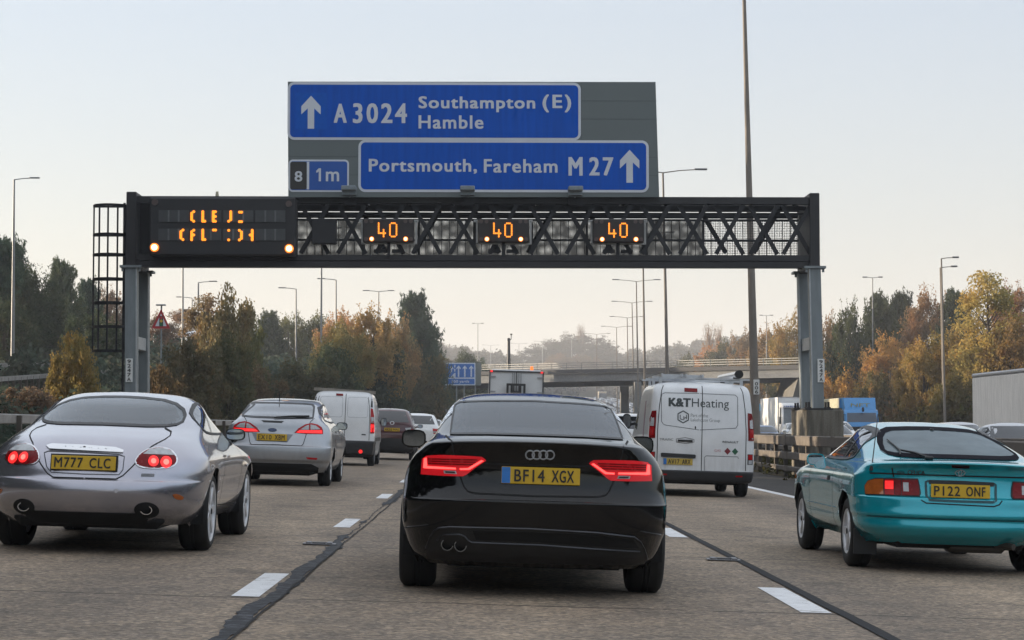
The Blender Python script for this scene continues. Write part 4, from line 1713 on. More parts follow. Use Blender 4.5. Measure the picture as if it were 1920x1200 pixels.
# unseen trees added along the left bank to shade the road and the trailer
GS = 'unseen tall trees added on the left bank for their shade'
for i in range(30):
    s = -10 + i * 3.6
    u = -18.0 - (i % 3) * 4.5
    if s < 5 or (u + 6.5) / s < -.262:
        tree_at(u, s, 14 + (i * 37 % 5), 9, ('broad', 'pine', 'broad')[i % 3], DK, 'unseen tall dark tree added on the left bank for its shade', GS, sink=.8)
for i in range(9):
    s = 84 + i * 4.5
    tree_at(-.262 * s - 5.5 - (i % 2) * 4, s, 15.5 + (i * 31 % 4), 9.5, ('broad', 'pine')[i % 2], DK, 'unseen tall dark tree added on the left bank for its shade', GS, sink=.2)

# --- ground cover: scrub on both banks, woods far away


def scrub(name, spots, n, size, mat, rmin, rmax):
    c, r_ = [], []
    for (x, y, h) in spots:
        g = Gd(x, y)
        k = max(1, int(h * 2))
        for j in range(k):
            c.append((x + rng.normal() * .5, y + rng.normal() * .5, g + h * (j + .4) / k))
            r_.append(rng.uniform(rmin, rmax))
    v = leaves(np.array(c), np.array(r_), n, size)
    return tag(link(name, raw(name, v, quads(v), mat)), kind='stuff')


M_SCRUB = leafmat('left_scrub', [(.26, (.058, .082, .074)), (.40, (.105, .112, .088)), (.52, (.070, .104, .080)), (.63, (.140, .128, .092)), (.75, (.190, .130, .066))], .16, .25, False)
M_SCRUB2 = leafmat('right_scrub', [(.28, (.040, .045, .020)), (.42, (.095, .070, .028)), (.52, (.050, .055, .020)), (.63, (.17, .090, .032)), (.75, (.22, .12, .03))], .14, .35, False)
M_FARW = leafmat('far_wood', [(.3, (.035, .042, .026)), (.45, (.075, .06, .032)), (.55, (.045, .05, .03)), (.68, (.13, .075, .035)), (.8, (.16, .09, .035))], .035, .3, False)
sp_ = []
for i in range(1500):
    s = rng.uniform(36, 110)
    u = -10.6 - 14 * rng.uniform(0, 1) ** 1.2
    low = .3 if (u + cx(s)) / s * 3800 + 900 < 130 and u < -14 else 1
    sp_.append((u + cx(s), s, low * rng.uniform(.5, 1.5) * (.55 + .6 * smooth(0, 5, -u - 10.6))))
scrub('bank_scrub', sp_, 42, .15, M_SCRUB, .35, .75)
sp_ = []
for i in range(1500):
    s = rng.uniform(105, 330)
    u = -10.8 - 26 * rng.uniform(0, 1) ** 1.2
    sp_.append((u + cx(s), s, rng.uniform(.8, 2.6) * (.5 + .6 * smooth(0, 6, -u - 10.6))))
scrub('bank_scrub', sp_, 40, .27, M_SCRUB, .6, 1.3)
sp_ = []
for i in range(1700):
    s = rng.uniform(70, 340)
    u = 29.3 + 34 * rng.uniform(0, 1) ** 1.3
    sp_.append((u + cx(s), s, rng.uniform(.9, 3.0)))
scrub('bank_scrub', sp_, 42, .27, M_SCRUB2, .6, 1.4)
sp_ = []
for i in range(620):
    s = rng.uniform(-12, 62)
    u = -11.5 - 14 * rng.uniform()
    if s < 4 or (u + 3) / s < -.265:
        sp_.append((u, s, rng.uniform(2.0, 4.2)))
scrub('bank_scrub', sp_, 40, .3, M_SCRUB, .8, 1.6)  # unseen scrub, added to stop low sun passing under the crowns
# low planting and weeds in the central reserve
sp_ = []
for i in range(500):
    s = rng.uniform(25, 170)
    sp_.append((rng.uniform(9.1, 11.2) + cx(s), s, rng.uniform(.15, .45)))
M_WEED = leafmat('reserve_weeds', [(.3, (.035, .045, .018)), (.5, (.075, .065, .028)), (.7, (.05, .06, .022))], .6, .3, False)
scrub('reserve_weeds', sp_, 26, .10, M_WEED, .15, .4)
sp_ = []
for i in range(700):
    s = rng.uniform(20, 120)
    sp_.append((rng.uniform(-10.9, -9.6) + cx(s), s, rng.uniform(.1, .4)))
scrub('verge_weeds', sp_, 24, .10, M_WEED, .15, .4)
sp_ = []
for i in range(1500):
    s = 340 * (1250 / 340) ** rng.uniform(0, 1)
    if rng.uniform() < .5:
        u = -14 - rng.uniform(0, 1) * (60 + .10 * s)
    else:
        u = 30 + rng.uniform(0, 1) ** 1.2 * (60 + .22 * s)
    if s > 830 and rng.uniform() < .6:
        u = rng.uniform(-60, 130)
    sp_.append((u + cx(s), s, rng.uniform(2.5, 6.5)))
scrub('far_wood', sp_, 16, 1.2, M_FARW, 1.4, 2.8)

# woods on both sides of the road behind the camera
sp_ = []
for i in range(520):
    s = -rng.uniform(30, 330)
    u = rng.choice([-1, 1]) * (14 + 30 * rng.uniform() ** 1.3)
    if s < -215:
        u = rng.uniform(-60, 60)
    sp_.append((u + (24 if u > 0 else 0), s, rng.uniform(3, 7)))
scrub('far_wood', sp_, 14, 1.7, M_FARW, 1.6, 3.4)

# ------------------------------------------------------------------ haze
HAZE = True
if HAZE:
    t = NT('autumn_haze')
    vp = t.n('ShaderNodeVolumePrincipled')
    vp.inputs['Color'].default_value = (.93, .95, 1.0, 1)
    vp.inputs['Density'].default_value = .00048
    vp.inputs['Anisotropy'].default_value = .1
    t.l(vp.outputs[0], t.out.inputs[1])
    m = MB()
    m.box((100, 1200, 44), (2600, 2700, 92))
    hz = m.build('haze', t.mat)
    tag(hz, kind='stuff')
# ------------------------------------------------------------------ vehicle toolkit
BANK = math.atan(.03)


def car_matrix(s, u, yaw=0.0, bank=BANK):
    return Matrix.Translation(W(s, u)) @ Matrix.Rotation(-yaw, 4, 'Z') @ Matrix.Rotation(bank, 4, 'Y')


def pchip(xs, ys, xq):
    """monotone cubic through the rows"""
    xs, ys = np.asarray(xs, float), np.asarray(ys, float)
    h = np.diff(xs)
    d = np.diff(ys) / h
    m = np.zeros(len(xs))
    for i in range(1, len(xs) - 1):
        if d[i - 1] * d[i] > 0:
            w1, w2 = 2 * h[i] + h[i - 1], h[i] + 2 * h[i - 1]
            m[i] = (w1 + w2) / (w1 / d[i - 1] + w2 / d[i])
    m[0], m[-1] = d[0], d[-1]
    k = np.clip(np.searchsorted(xs, xq) - 1, 0, len(h) - 1)
    t = (xq - xs[k]) / h[k]
    return ((2 * t ** 3 - 3 * t ** 2 + 1) * ys[k] + (t ** 3 - 2 * t ** 2 + t) * h[k] * m[k]
            + (-2 * t ** 3 + 3 * t ** 2) * ys[k + 1] + (t ** 3 - t ** 2) * h[k] * m[k + 1])


M_TYRE = pbr('tyre_rubber', (.012, .012, .012), .75, var=.35, scale=9, bump=.1)
M_UNDER = pbr('underbody', (.008, .008, .008), .85)
M_TRIM = pbr('black_trim', (.016, .016, .017), .5, var=.2)
M_SEAM = pbr('panel_seam', (.006, .006, .006), .8)
M_INT = pbr('interior', (.020, .020, .021), .8, var=.3, scale=8)
M_CHROME = pbr('chrome', (.75, .76, .78), .14, 1.0, var=.05)
M_LENSGLOW = emit('glowing_red_lens', (1, .012, .025, 1), .12, (.30, .010, .012))
M_ALLOY = pbr('alloy_wheel', (.62, .63, .65), .35, .4, var=.15, scale=12)
M_ALLOYD = pbr('dull_alloy', (.20, .20, .21), .5, .6, var=.3, scale=12)
M_MIRROR = pbr('mirror_glass', (.30, .33, .35), .03, 1.0, var=.02)
M_PLATE = pbr('yellow_plate', (.62, .385, .012), .42, var=.06, scale=5)
M_PLATEB = pbr('plate_blue', (.02, .18, .55), .4)
M_LENSR = pbr('red_lens', (.19, .004, .006), .25, var=.2, scale=20, spec=.25)
M_LENSR2 = pbr('bright_red_lens', (.40, .010, .012), .2, var=.2, scale=20, spec=.3)
M_LENSA = pbr('amber_lens', (.42, .105, .018), .12, var=.25, scale=18, coat=1)
M_LENSC = pbr('clear_lens', (.42, .43, .44), .12, var=.25, scale=30, coat=1)
M_REDON = emit('red_lamp_lit', (1, .02, .02, 1), .62, (.3, .01, .01))
M_REDHOT = emit('red_lamp_hot', (1, .10, .08, 1), 1.4, (.4, .02, .02))
M_REDBAR = emit('red_light_bar', (1, .055, .05, 1), 1.3, (.4, .02, .02))
M_WINTER = glass('car_window', (.24, .26, .27), filmw=.06)
M_WDARK = glass('dark_car_window', (.05, .055, .06), filmw=.05)
M_WMIST = glass('misted_window', (.30, .33, .34), (.34, .39, .41), .75)
M_WPALE = glass('pale_car_window', (.55, .60, .60), (.34, .37, .37), .28)


class Car:
    def __init__(self, name, label, cat, M, rows, wb, arches, tyre, track, body_mat, grp=None, nper=6, nloop=72, swell=.012, crown=.03):
        self.M = M
        self.Mi = M.inverted()
        self.root = thing(name, label, cat, M, grp)
        self.wb, self.tyre, self.track, self.body_mat = wb, tyre, track, body_mat
        self.rows = rows
        nr = len(rows)
        full = []
        last = [0, 0, 0, 0, .5, 3.0, .6, 2.5]
        for r_ in rows:
            last = list(r_) + last[len(r_):]
            full.append(last)
        full = np.array(full)
        tq = np.linspace(0, nr - 1, (nr - 1) * nper + 1)
        cols = [pchip(np.arange(nr), full[:, i], tq) for i in range(8)]
        self.tq = tq
        V = []
        half = nloop // 2
        for k in range(len(tq)):
            z, w, yr, yf, Lr, nr_, Lf, nf = [c[k] for c in cols]
            tot = yf - yr
            Lr, Lf = min(Lr, tot * .48), min(Lf, tot * .48)
            a = np.linspace(0, PI / 2, 90)
            x1, y1 = w * np.sin(a) ** (2 / nr_), yr + Lr * (1 - np.cos(a) ** (2 / nr_))
            x3, y3 = w * np.sin(a) ** (2 / nf), yf - Lf * (1 - np.cos(a) ** (2 / nf))
            ym = np.linspace(yr + Lr, yf - Lf, 40)[1:-1]
            x = np.concatenate([x1, np.full(len(ym), w), x3[::-1]])
            y = np.concatenate([y1, ym, y3[::-1]])
            ds = np.hypot(np.diff(x), np.diff(y))
            wgt = np.where(y[:-1] < yr + Lr, 2.2, 1.0)
            sc = np.concatenate([[0], np.cumsum(ds * wgt)])
            q = np.linspace(0, sc[-1], half + 1)
            X, Y = np.interp(q, sc, x), np.interp(q, sc, y)
            X[0] = X[-1] = 0
            # swelling over the wheels
            g = sum(np.exp(-((Y - yy) / .42) ** 2) for yy in (0, wb)) * math.exp(-((z - .55) / .22) ** 2) * swell
            X = X * (1 + g / max(w, .3) * (np.abs(X) / max(w, .01)) ** 2)
            Z = z - crown * (np.abs(X) / .85) ** 2.2 * min(1, max(0, (z - .55) / .35))
            V.append(np.concatenate([np.stack([X, Y, Z], 1), np.stack([-X[1:-1][::-1], Y[1:-1][::-1], Z[1:-1][::-1]], 1)]))
        V = np.array(V)
        n = V.shape[1]
        K = V.shape[0]
        self.n, self.K = n, K
        F = []
        for k in range(K - 1):
            for j in range(n):
                F.append((k * n + j, k * n + (j + 1) % n, (k + 1) * n + (j + 1) % n, (k + 1) * n + j))
        F.append(tuple((K - 1) * n + j for j in range(n)))
        v = V.reshape(-1, 3).copy()
        self.bvh = BVHTree.FromPolygons([tuple(q) for q in v], F)
        # wheel arches
        dead = set()
        if arches:
            for yy, ra in ((0, arches), (wb, arches)):
                zc_ = tyre[0]
                d = np.hypot(v[:, 1] - yy, v[:, 2] - zc_)
                side = (np.abs(v[:, 0]) > .55 * full[2][1])
                ins = (d < ra) & side
                for i, f in enumerate(F):
                    if all(ins[q] for q in f):
                        dead.add(i)
                for i in np.nonzero(ins)[0]:
                    v[i, 1] = yy + (v[i, 1] - yy) * ra / max(d[i], .01)
                    v[i, 2] = zc_ + (v[i, 2] - zc_) * ra / max(d[i], .01)
        self.v, self.F, self.dead = v, F, dead
        self.fc = np.array([v[list(f)].mean(0) for f in F])
        self.panes = []
        self.split = None

    # --- rays
    def hit(self, o, d):
        return self.bvh.ray_cast(Vector(o), Vector(d))[0]

    def px(self, px, py):
        """where the photo pixel falls on the body, in the car's own space"""
        o = self.Mi @ CAM
        d = (self.Mi.to_3x3() @ ray(px, py)).normalized()
        h = self.bvh.ray_cast(o, d)[0]
        if h is None:
            t_ = (self.rows[3][2] - o.y) / d.y
            h = o + d * t_
        return h

    def xz(self, pts):
        return [(lambda h: (h.x, h.z))(self.px(*p)) for p in pts]

    # --- pieces lying on the body
    def _cast(self, a, b, side, off):
        if side == 'rear':
            o, d = (a, -6, b), (0, 1, 0)
        elif side == 'front':
            o, d = (a, 9, b), (0, -1, 0)
        elif side == 'right':
            o, d = (4, a, b), (-1, 0, 0)
        elif side == 'left':
            o, d = (-4, a, b), (1, 0, 0)
        else:
            o, d = (a, b, 5), (0, 0, -1)
        h, nn, _, _ = self.bvh.ray_cast(Vector(o), Vector(d))
        if h is None:
            h, nn, _, _ = self.bvh.find_nearest(Vector(o) + Vector(d) * 5)
        if nn.dot(Vector(d)) > 0:
            nn = -nn
        return h + nn * off

    def patch(self, name, poly, side, mat, off=.004, parent=None, res=.035, resz=None, skirt=.02, cut=False, bulge=0):
        resz = resz or res
        poly = [Vector(p[:2]) for p in poly]
        # dense outline
        out = []
        for i, p in enumerate(poly):
            q = poly[(i + 1) % len(poly)]
            k = max(1, int((q - p).length / min(res, resz)))
            out += [p.lerp(q, j / k) for j in range(k)]
        xs, ys = [p.x for p in out], [p.y for p in out]
        x0, x1, y0, y1 = min(xs), max(xs), min(ys), max(ys)
        pts = list(out)
        nb = len(out)

        def inside(x, y):
            c = False
            for i in range(nb):
                a, b = out[i], out[i - 1]
                if (a.y > y) != (b.y > y) and x < (b.x - a.x) * (y - a.y) / (b.y - a.y) + a.x:
                    c = not c
            return c

        def edge(x, y):
            return min((p.x - x) ** 2 + (p.y - y) ** 2 for p in out)
        gx_ = x0 + res * .5
        while gx_ < x1:
            gy = y0 + resz * .5
            while gy < y1:
                if inside(gx_, gy) and edge(gx_, gy) > (min(res, resz) * .5) ** 2:
                    pts.append(Vector((gx_, gy)))
                gy += resz
            gx_ += res
        r_ = delaunay_2d_cdt(pts, [(i, (i + 1) % nb) for i in range(nb)], [], 1, 1e-6)
        v2, fs = r_[0], [list(f) for f in r_[2]]
        m = MB()
        P3 = []
        for q in v2:
            o = off
            if bulge:
                o += bulge * min(1, math.sqrt(edge(q.x, q.y)) / .05) ** .6
            P3.append(self._cast(q.x, q.y, side, o))
        # skirt into the body
        ec = {}
        for f in fs:
            for i in range(3):
                e = (f[i], f[(i + 1) % 3])
                ec[tuple(sorted(e))] = ec.get(tuple(sorted(e)), 0) + 1
        for (a, b), c in ec.items():
            if c == 1:
                ia = len(P3)
                P3 += [self._cast(v2[a].x, v2[a].y, side, off - skirt), self._cast(v2[b].x, v2[b].y, side, off - skirt)]
                fs.append([a, b, ia + 1, ia])
        m.add(P3, fs)
        o = m.build(name, mat, parent or self.root, 40)
        if cut:
            self.cut(poly, side)
        return o

    def cut(self, poly, side, shrink=.93):
        c = sum((Vector(p[:2]) for p in poly), Vector((0, 0))) / len(poly)
        pl = [c + (Vector(p[:2]) - c) * shrink for p in poly]
        nb = len(pl)
        ia, ib = {'rear': (0, 2), 'front': (0, 2), 'left': (1, 2), 'right': (1, 2), 'top': (0, 1)}[side]
        mid = .5 * (self.wb)
        for i, f in enumerate(self.fc):
            if side == 'rear' and f[1] > mid or side == 'front' and f[1] < mid or side == 'left' and f[0] > -.2 or side == 'right' and f[0] < .2:
                continue
            x, y = f[ia], f[ib]
            k = False
            for j in range(nb):
                a, b = pl[j], pl[j - 1]
                if (a.y > y) != (b.y > y) and x < (b.x - a.x) * (y - a.y) / (b.y - a.y) + a.x:
                    k = not k
            if k:
                self.dead.add(i)

    def line(self, name, pts, side, width, mat=None, off=.0025, parent=None, closed=False, step=.025, raised=0):
        """ribbon along the body: seams, bright strips"""
        mat = mat or M_SEAM
        pts = [Vector(p[:2]) for p in pts]
        if closed:
            pts = pts + [pts[0]]
        q = [pts[0]]
        for a, b in zip(pts, pts[1:]):
            k = max(1, int((b - a).length / step))
            q += [a.lerp(b, (j + 1) / k) for j in range(k)]
        vs = []
        for i, p in enumerate(q):
            d = q[min(i + 1, len(q) - 1)] - q[max(i - 1, 0)]
            if closed and i in (0, len(q) - 1):
                d = q[1] - q[-2]
            if d.length < 1e-9:
                d = Vector((1, 0))
            nrm_ = Vector((-d.y, d.x)).normalized() * width / 2
            for s_ in (-1, 1):
                vs.append(self._cast(p.x + nrm_.x * s_, p.y + nrm_.y * s_, side, off))
        fs = [(2 * i, 2 * i + 1, 2 * i + 3, 2 * i + 2) for i in range(len(q) - 1)]
        m = MB().add(vs, fs)
        if raised:
            n0 = len(m.v)
            vs2 = [self._cast(p.x, p.y, side, off + raised) for p in q]
            m2 = MB()
            vv, ff = [], []
            for i in range(len(q)):
                vv += [vs[2 * i], vs2[i], vs[2 * i + 1]]
            for i in range(len(q) - 1):
                ff += [(3 * i, 3 * i + 1, 3 * i + 4, 3 * i + 3), (3 * i + 1, 3 * i + 2, 3 * i + 5, 3 * i + 4)]
            m = m2.add(vv, ff)
        return m.build(name, mat, parent or self.root, 50)

    def lines(self, name, pp, side, width, mat=None, mirror=True, **kw):
        r_ = self.line(name, pp, side, width, mat, **kw)
        if mirror:
            self.line(name, [(-p[0], p[1]) for p in pp], side, width, mat, **kw)
        return r_

    # --- body finish
    def finish(self, bumper_row=None, bumper_mat=None, thick=.025, sharp=38, bumper_name='rear_bumper', ylim=-.05):
        K, n, per = self.K, self.n, (self.K - 1) // (len(self.rows) - 1)
        lists = {'body': [], 'bump': []}
        for i, f in enumerate(self.F):
            if i in self.dead:
                continue
            k = 'body'
            if bumper_row is not None and i < bumper_row * per * n and self.fc[i][1] < ylim:
                k = 'bump'
            lists[k].append(f)
        out = []
        for key, nm, mt in (('body', 'body', self.body_mat), ('bump', bumper_name, bumper_mat or self.body_mat)):
            fs = lists[key]
            if not fs:
                continue
            used = sorted({q for f in fs for q in f})
            ix = {q: i for i, q in enumerate(used)}
            me = bpy.data.meshes.new(nm)
            me.from_pydata([tuple(self.v[q]) for q in used], [], [[ix[q] for q in f] for f in fs])
            me.materials.append(mt)
            me.materials.append(M_INT)
            bm = bmesh.new()
            bm.from_mesh(me)
            bmesh.ops.remove_doubles(bm, verts=bm.verts, dist=.0006)
            bmesh.ops.recalc_face_normals(bm, faces=bm.faces)
            # point outwards
            tot = sum(f.normal.dot(f.calc_center_median() - Vector((0, self.wb / 2, .6))) * f.calc_area() for f in bm.faces)
            if tot < 0:
                bmesh.ops.reverse_faces(bm, faces=bm.faces)
            bm.to_mesh(me)
            bm.free()
            o = link(nm, me, self.root)
            if thick:
                md = o.modifiers.new('thickness', 'SOLIDIFY')
                md.thickness = thick
                md.offset = -1
                md.material_offset = 1
                md.material_offset_rim = 1
                dg = bpy.context.evaluated_depsgraph_get()
                m2 = bpy.data.meshes.new_from_object(o.evaluated_get(dg))
                o.modifiers.clear()
                o.data = m2
                me = m2
            me.shade_smooth()
            me.set_sharp_from_angle(angle=R(sharp))
            out.append(o)
        self.body = out[0]
        return out

    def underbody(self, z0=.17, z1=.42, yr=-.72, yf=None, w=None):
        yf = yf if yf is not None else self.wb + .55
        wi = w or (self.track / 2 - .16)
        m = MB()
        m.box((0, (yr + yf) / 2, (z0 + z1) / 2 + .02), (2 * wi, yf - yr, z1 - z0), bev=.06)
        m.box((0, .0, .30), (self.track - .1, .12, .10))
        m.box((0, .0, .62), (self.track + .02, .9, .06))
        R_ = self.tyre[0]
        for yy in (0, self.wb):
            for s_ in (-1, 1):
                xa, xb = s_ * (self.track / 2 - .16), s_ * (self.track / 2 + self.tyre[1] / 2 - .03)
                pr = []
                for i in range(11):
                    a = PI * (-.08 + 1.16 * i / 10)
                    pr.append((yy + math.cos(a) * (R_ + .055), R_ + math.sin(a) * (R_ + .055)))
                vs = [(xa, a, b) for a, b in pr] + [(xb, a, b) for a, b in pr]
                n_ = len(pr)
                m.add(vs, [(i, i + 1, n_ + i + 1, n_ + i) for i in range(n_ - 1)] + [tuple(range(n_))])
        return m.build('underbody', M_UNDER, self.root)

    def wheels(self, spokes=5, rim=.22, mat=None, simple=False, tyres=None, sw=.05, face=.0):
        mat = mat or M_ALLOY
        R_, tw = self.tyre
        b = .018
        prof = [(-tw / 2 + .02, rim * .98), (-tw / 2 + .004, rim + .012), (-tw / 2, rim + (R_ - rim) * .45), (-tw / 2 + .008, R_ - .03), (-tw / 2 + .03, R_ - .006),
                (-tw / 2 + .055, R_), (-.022, R_), (-.020, R_ - .009), (-.010, R_ - .009), (-.008, R_), (.008, R_), (.010, R_ - .009), (.020, R_ - .009), (.022, R_), (tw / 2 - .055, R_), (tw / 2 - .03, R_ - .006),
                (tw / 2 - .008, R_ - .03), (tw / 2, rim + (R_ - rim) * .45), (tw / 2 - .004, rim + .012), (tw / 2 - .02, rim * .98)]
        tyre_me = MB().lathe(prof, 28 if simple else 44).mesh('tyre', M_TYRE, 40)
        m = MB()
        m.lathe([(tw / 2 - .018, rim + .006), (tw / 2 - .006, rim + .002), (tw / 2 - .012, rim - .016), (tw / 2 - .05, rim - .026), (-tw / 2 + .03, rim - .03)], 40)
        m.lathe([(tw / 2 - .09, .001), (tw / 2 - .09, rim - .025)], 28, mi=1)
        if not simple:
            for k in range(spokes):
                a = 2 * PI * k / spokes + .3
                M_ = Matrix.Rotation(a, 4, 'X')
                y0, y1 = .03, rim - .012
                w0, w1 = sw * 1.25, sw
                xo0, xo1 = tw / 2 - .02 + face, tw / 2 - .014
                vs = [(xo0 - .03, -w0, y0), (xo0, -w0 * .7, y0), (xo0, w0 * .7, y0), (xo0 - .03, w0, y0), (xo1 - .03, -w1, y1), (xo1, -w1 * .7, y1), (xo1, w1 * .7, y1), (xo1 - .03, w1, y1)]
                m.add([M_ @ Vector(q) for q in vs], [(1, 2, 6, 5), (0, 1, 5, 4), (2, 3, 7, 6), (0, 3, 2, 1), (4, 5, 6, 7)])
            m.lathe([(tw / 2 - .045, .062), (tw / 2 - .014 + face, .055), (tw / 2 - .010 + face, .001)], 20)
            m.lathe([(tw / 2 - .012 + face, .026), (tw / 2 - .006 + face, .024), (tw / 2 - .004 + face, .001)], 14, mi=1)
        else:
            m.lathe([(tw / 2 - .03, rim - .02), (tw / 2 - .02, rim * .5), (tw / 2 - .02, .001)], 24)
        rim_me = m.mesh('rim', [mat, M_UNDER], 40)
        for yy in (0, self.wb):
            for s_ in (1, -1):
                w_ = bpy.data.objects.new('wheel', None)
                COL.objects.link(w_)
                w_.parent = self.root
                w_.location = (s_ * self.track / 2, yy, R_ - .004)
                w_.rotation_euler = (0.4 * yy, 0, 0 if s_ > 0 else PI)
                link('tyre', tyre_me, w_)
                link('rim', rim_me, w_)

    def plate(self, s, x, z, w=.52, h=.11, band=False, mat=None, letter=None, tilt=0.0, off=.012, white=False):
        ys = [self._cast(x + a * w / 2, z + b * h / 2, 'rear', 0).y for a in (-1, 0, 1) for b in (-1, 1)]
        y = min(ys) - off
        M_ = Matrix.Translation((x, y, z)) @ Matrix.Rotation(tilt, 4, 'X')
        m = MB()
        m.box((0, 0, 0), (w, .010, h), bev=.003, mat=None)
        m.v = [tuple(M_ @ Vector(q)) for q in m.v]
        p = m.build('number_plate', mat or M_PLATE, self.root)
        x0 = -w / 2 + .025
        if band:
            m = MB()
            m.box((-w / 2 + .03, -.006, 0), (.056, .004, h - .006))
            m.v = [tuple(M_ @ Vector(q)) for q in m.v]
            m.build('blue_band', M_PLATEB, p)
            x0 = -w / 2 + .085
        a, b = s.split(' ')
        x1 = w / 2 - .03
        tot = x1 - x0
        u_ = tot / (len(a) + len(b) + .7)
        zz = h * .36
        for part_, xs_ in ((a, x0), (b, x0 + u_ * (len(a) + .7))):
            write('lettering', part_, (xs_, xs_ + u_ * (len(part_) - .18), -zz, zz), -.0085, M_BLACK, p, .012, M_, spacing=1.12)
        return p

    def mirror(self, c, w=.20, h=.15, d=.16, mat=None, foot=None):
        """door mirror: housing, glass, foot; c is the centre of the glass"""
        bm = bmesh.new()
        bmesh.ops.create_cube(bm, size=1)
        bmesh.ops.subdivide_edges(bm, edges=bm.edges, cuts=3, use_grid_fill=True)
        for q in bm.verts:
            p = q.co * 2
            e = 3.2
            n_ = (abs(p.x) ** e + abs(p.z) ** e) ** (1 / e)
            m_ = max(abs(p.x), abs(p.z), 1e-6)
            s_ = m_ / max(n_, 1e-6)
            p.x *= s_
            p.z *= s_
            t_ = (p.y + 1) / 2
            sh = 1 - .35 * t_ ** 2
            q.co = Vector((p.x * w / 2 * sh, p.y * d / 2, p.z * h / 2 * sh))
        m = MB()
        bm.verts.index_update()
        m.add([Vector(c) + Vector((0, d / 2, 0)) + q.co for q in bm.verts], [[q.index for q in f.verts] for f in bm.faces])
        bm.free()
        if foot:
            m.bar(Vector(c) + Vector((0, d * .55, -h * .25)), foot, .06, .05)
        hs = m.build('door_mirror', mat or self.body_mat, self.root, 45)
        m = MB()
        m.prism([(c[0] + w * .43 * math.copysign(abs(math.cos(a)) ** .6, math.cos(a)), c[2] + h * .41 * math.copysign(abs(math.sin(a)) ** .6, math.sin(a))) for a in [2 * PI * i / 28 for i in range(28)]], c[1] - .008, c[1] + .003)
        m.build('mirror_glass', M_MIRROR, hs)
        return hs

    def seats(self, yfront, zr_, w=.5, rear=True, zbase=.35, yrear=None, rearz=None):
        m = MB()
        for s_ in (-1, 1):
            m.box((s_ * .37, yfront, zbase + .42), (w, .16, .62), bev=.05, mat=Matrix.Rotation(R(-14), 4, 'X'))
            m.box((s_ * .37, yfront - .12, zr_), (.27, .10, .19), bev=.04)
            m.box((s_ * .37, yfront - .11, zr_ - .14), (.08, .03, .14))
        if rear and yrear is not None:
            m.box((0, yrear, rearz - .33), (1.2, .16, .5), bev=.05, mat=Matrix.Rotation(R(-18), 4, 'X'))
            for s_ in (-1, 1):
                m.box((s_ * .36, yrear - .12, rearz), (.24, .09, .13), bev=.035)
        m.box((0, self.wb - .75, zbase + .38), (1.3, .35, .22), bev=.05)
        m.tube([(.37 + .17 * math.cos(a), self.wb - 1.0 + .06 * math.sin(a), zbase + .45 + .17 * math.sin(a)) for a in [2 * PI * i / 16 for i in range(17)]], .014, 6)
        m.box((0, self.wb - .55, self.rows[-1][0] - .17), (.24, .03, .07), bev=.01)
        return m.build('interior', M_INT, self.root)


def rpoly(x0, x1, z0, z1, r):
    return rrect(x0, x1, z0, z1, r, 4)


def mir(pp):
    return [(-p[0], p[1]) for p in pp]


def smoothpoly(pts, n=2):
    """corner-cutting round an outline"""
    for _ in range(n):
        out = []
        for i, p in enumerate(pts):
            q = pts[(i + 1) % len(pts)]
            out += [(p[0] * .75 + q[0] * .25, p[1] * .75 + q[1] * .25), (p[0] * .25 + q[0] * .75, p[1] * .25 + q[1] * .75)]
        pts = out
    return pts
M_BADGE = pbr('bright_badge', (.62, .63, .65), .3, .35, var=.05)
# ------------------------------------------------------------------ helpers for tracing
def tr(ox, oy, k):
    return lambda *pts: [(ox + a / k, oy + b / k) for a, b in pts]


def at_y(car, px, py, y):
    o = car.Mi @ CAM
    d = car.Mi.to_3x3() @ ray(px, py)
    return o + d * ((y - o.y) / d.y)


def ring(m, c, rx, rz, t_, n=28, dy=.008, car=None):
    """flat-tube oval ring facing -y"""
    vs, fs = [], []
    for i in range(n):
        a = 2 * PI * i / n
        for (k, y) in ((1 + t_ / rx, 0), (1, -dy), (1 - t_ / rx, 0)):
            px_, pz_ = c[0] + rx * k * math.cos(a), c[2] + rz * k * math.sin(a)
            vs.append((px_, (car._cast(px_, pz_, 'rear', 0).y - .004 if car else c[1]) + y, pz_))
    for i in range(n):
        j = (i + 1) % n
        fs += [(3 * i, 3 * i + 1, 3 * j + 1, 3 * j), (3 * i + 1, 3 * i + 2, 3 * j + 2, 3 * j + 1)]
    m.add(vs, fs)


def both(car, name, poly, mat, parents=None, **kw):
    a = car.patch(name, poly, 'rear', mat, parent=parents[0] if parents else None, **kw)
    b = car.patch(name, mir(poly), 'rear', mat, parent=parents[1] if parents else None, **kw)
    return a, b


def pipe(car, c, r, L, mat=None, inner=None):
    m = MB()
    vs = []
    n = 20
    for (y, rr) in ((0, r), (0, r * .84), (L * .8, r * .82)):
        vs += [(c[0] + rr * math.cos(2 * PI * i / n), c[1] + y, c[2] + rr * math.sin(2 * PI * i / n)) for i in range(n)]
    vs += [(c[0] + r * math.cos(2 * PI * i / n), c[1] + L, c[2] + r * math.sin(2 * PI * i / n)) for i in range(n)]
    fs, mi = [], []
    m.add(vs, [(i, (i + 1) % n, n + (i + 1) % n, n + i) for i in range(n)] + [(3 * n + i, 3 * n + (i + 1) % n, (i + 1) % n, i) for i in range(n)], 0)
    m.f += [tuple(n + (i if k in (0, 3) else (i + 1) % n) + (n if k > 1 else 0) for k in range(4)) for i in range(n)] + [tuple(2 * n + i for i in range(n))]
    m.m += [1] * (n + 1)
    return m.build('exhaust_pipe', [mat or M_CHROME, M_UNDER], car.root, 40)


def windscreen(car, z0, z1, w0, w1):
    car.patch('windscreen', [(-w0, z0), (w0, z0), (w1, z1), (-w1, z1)], 'front', M_WINTER, off=.004, res=.12, resz=.03, cut=True)


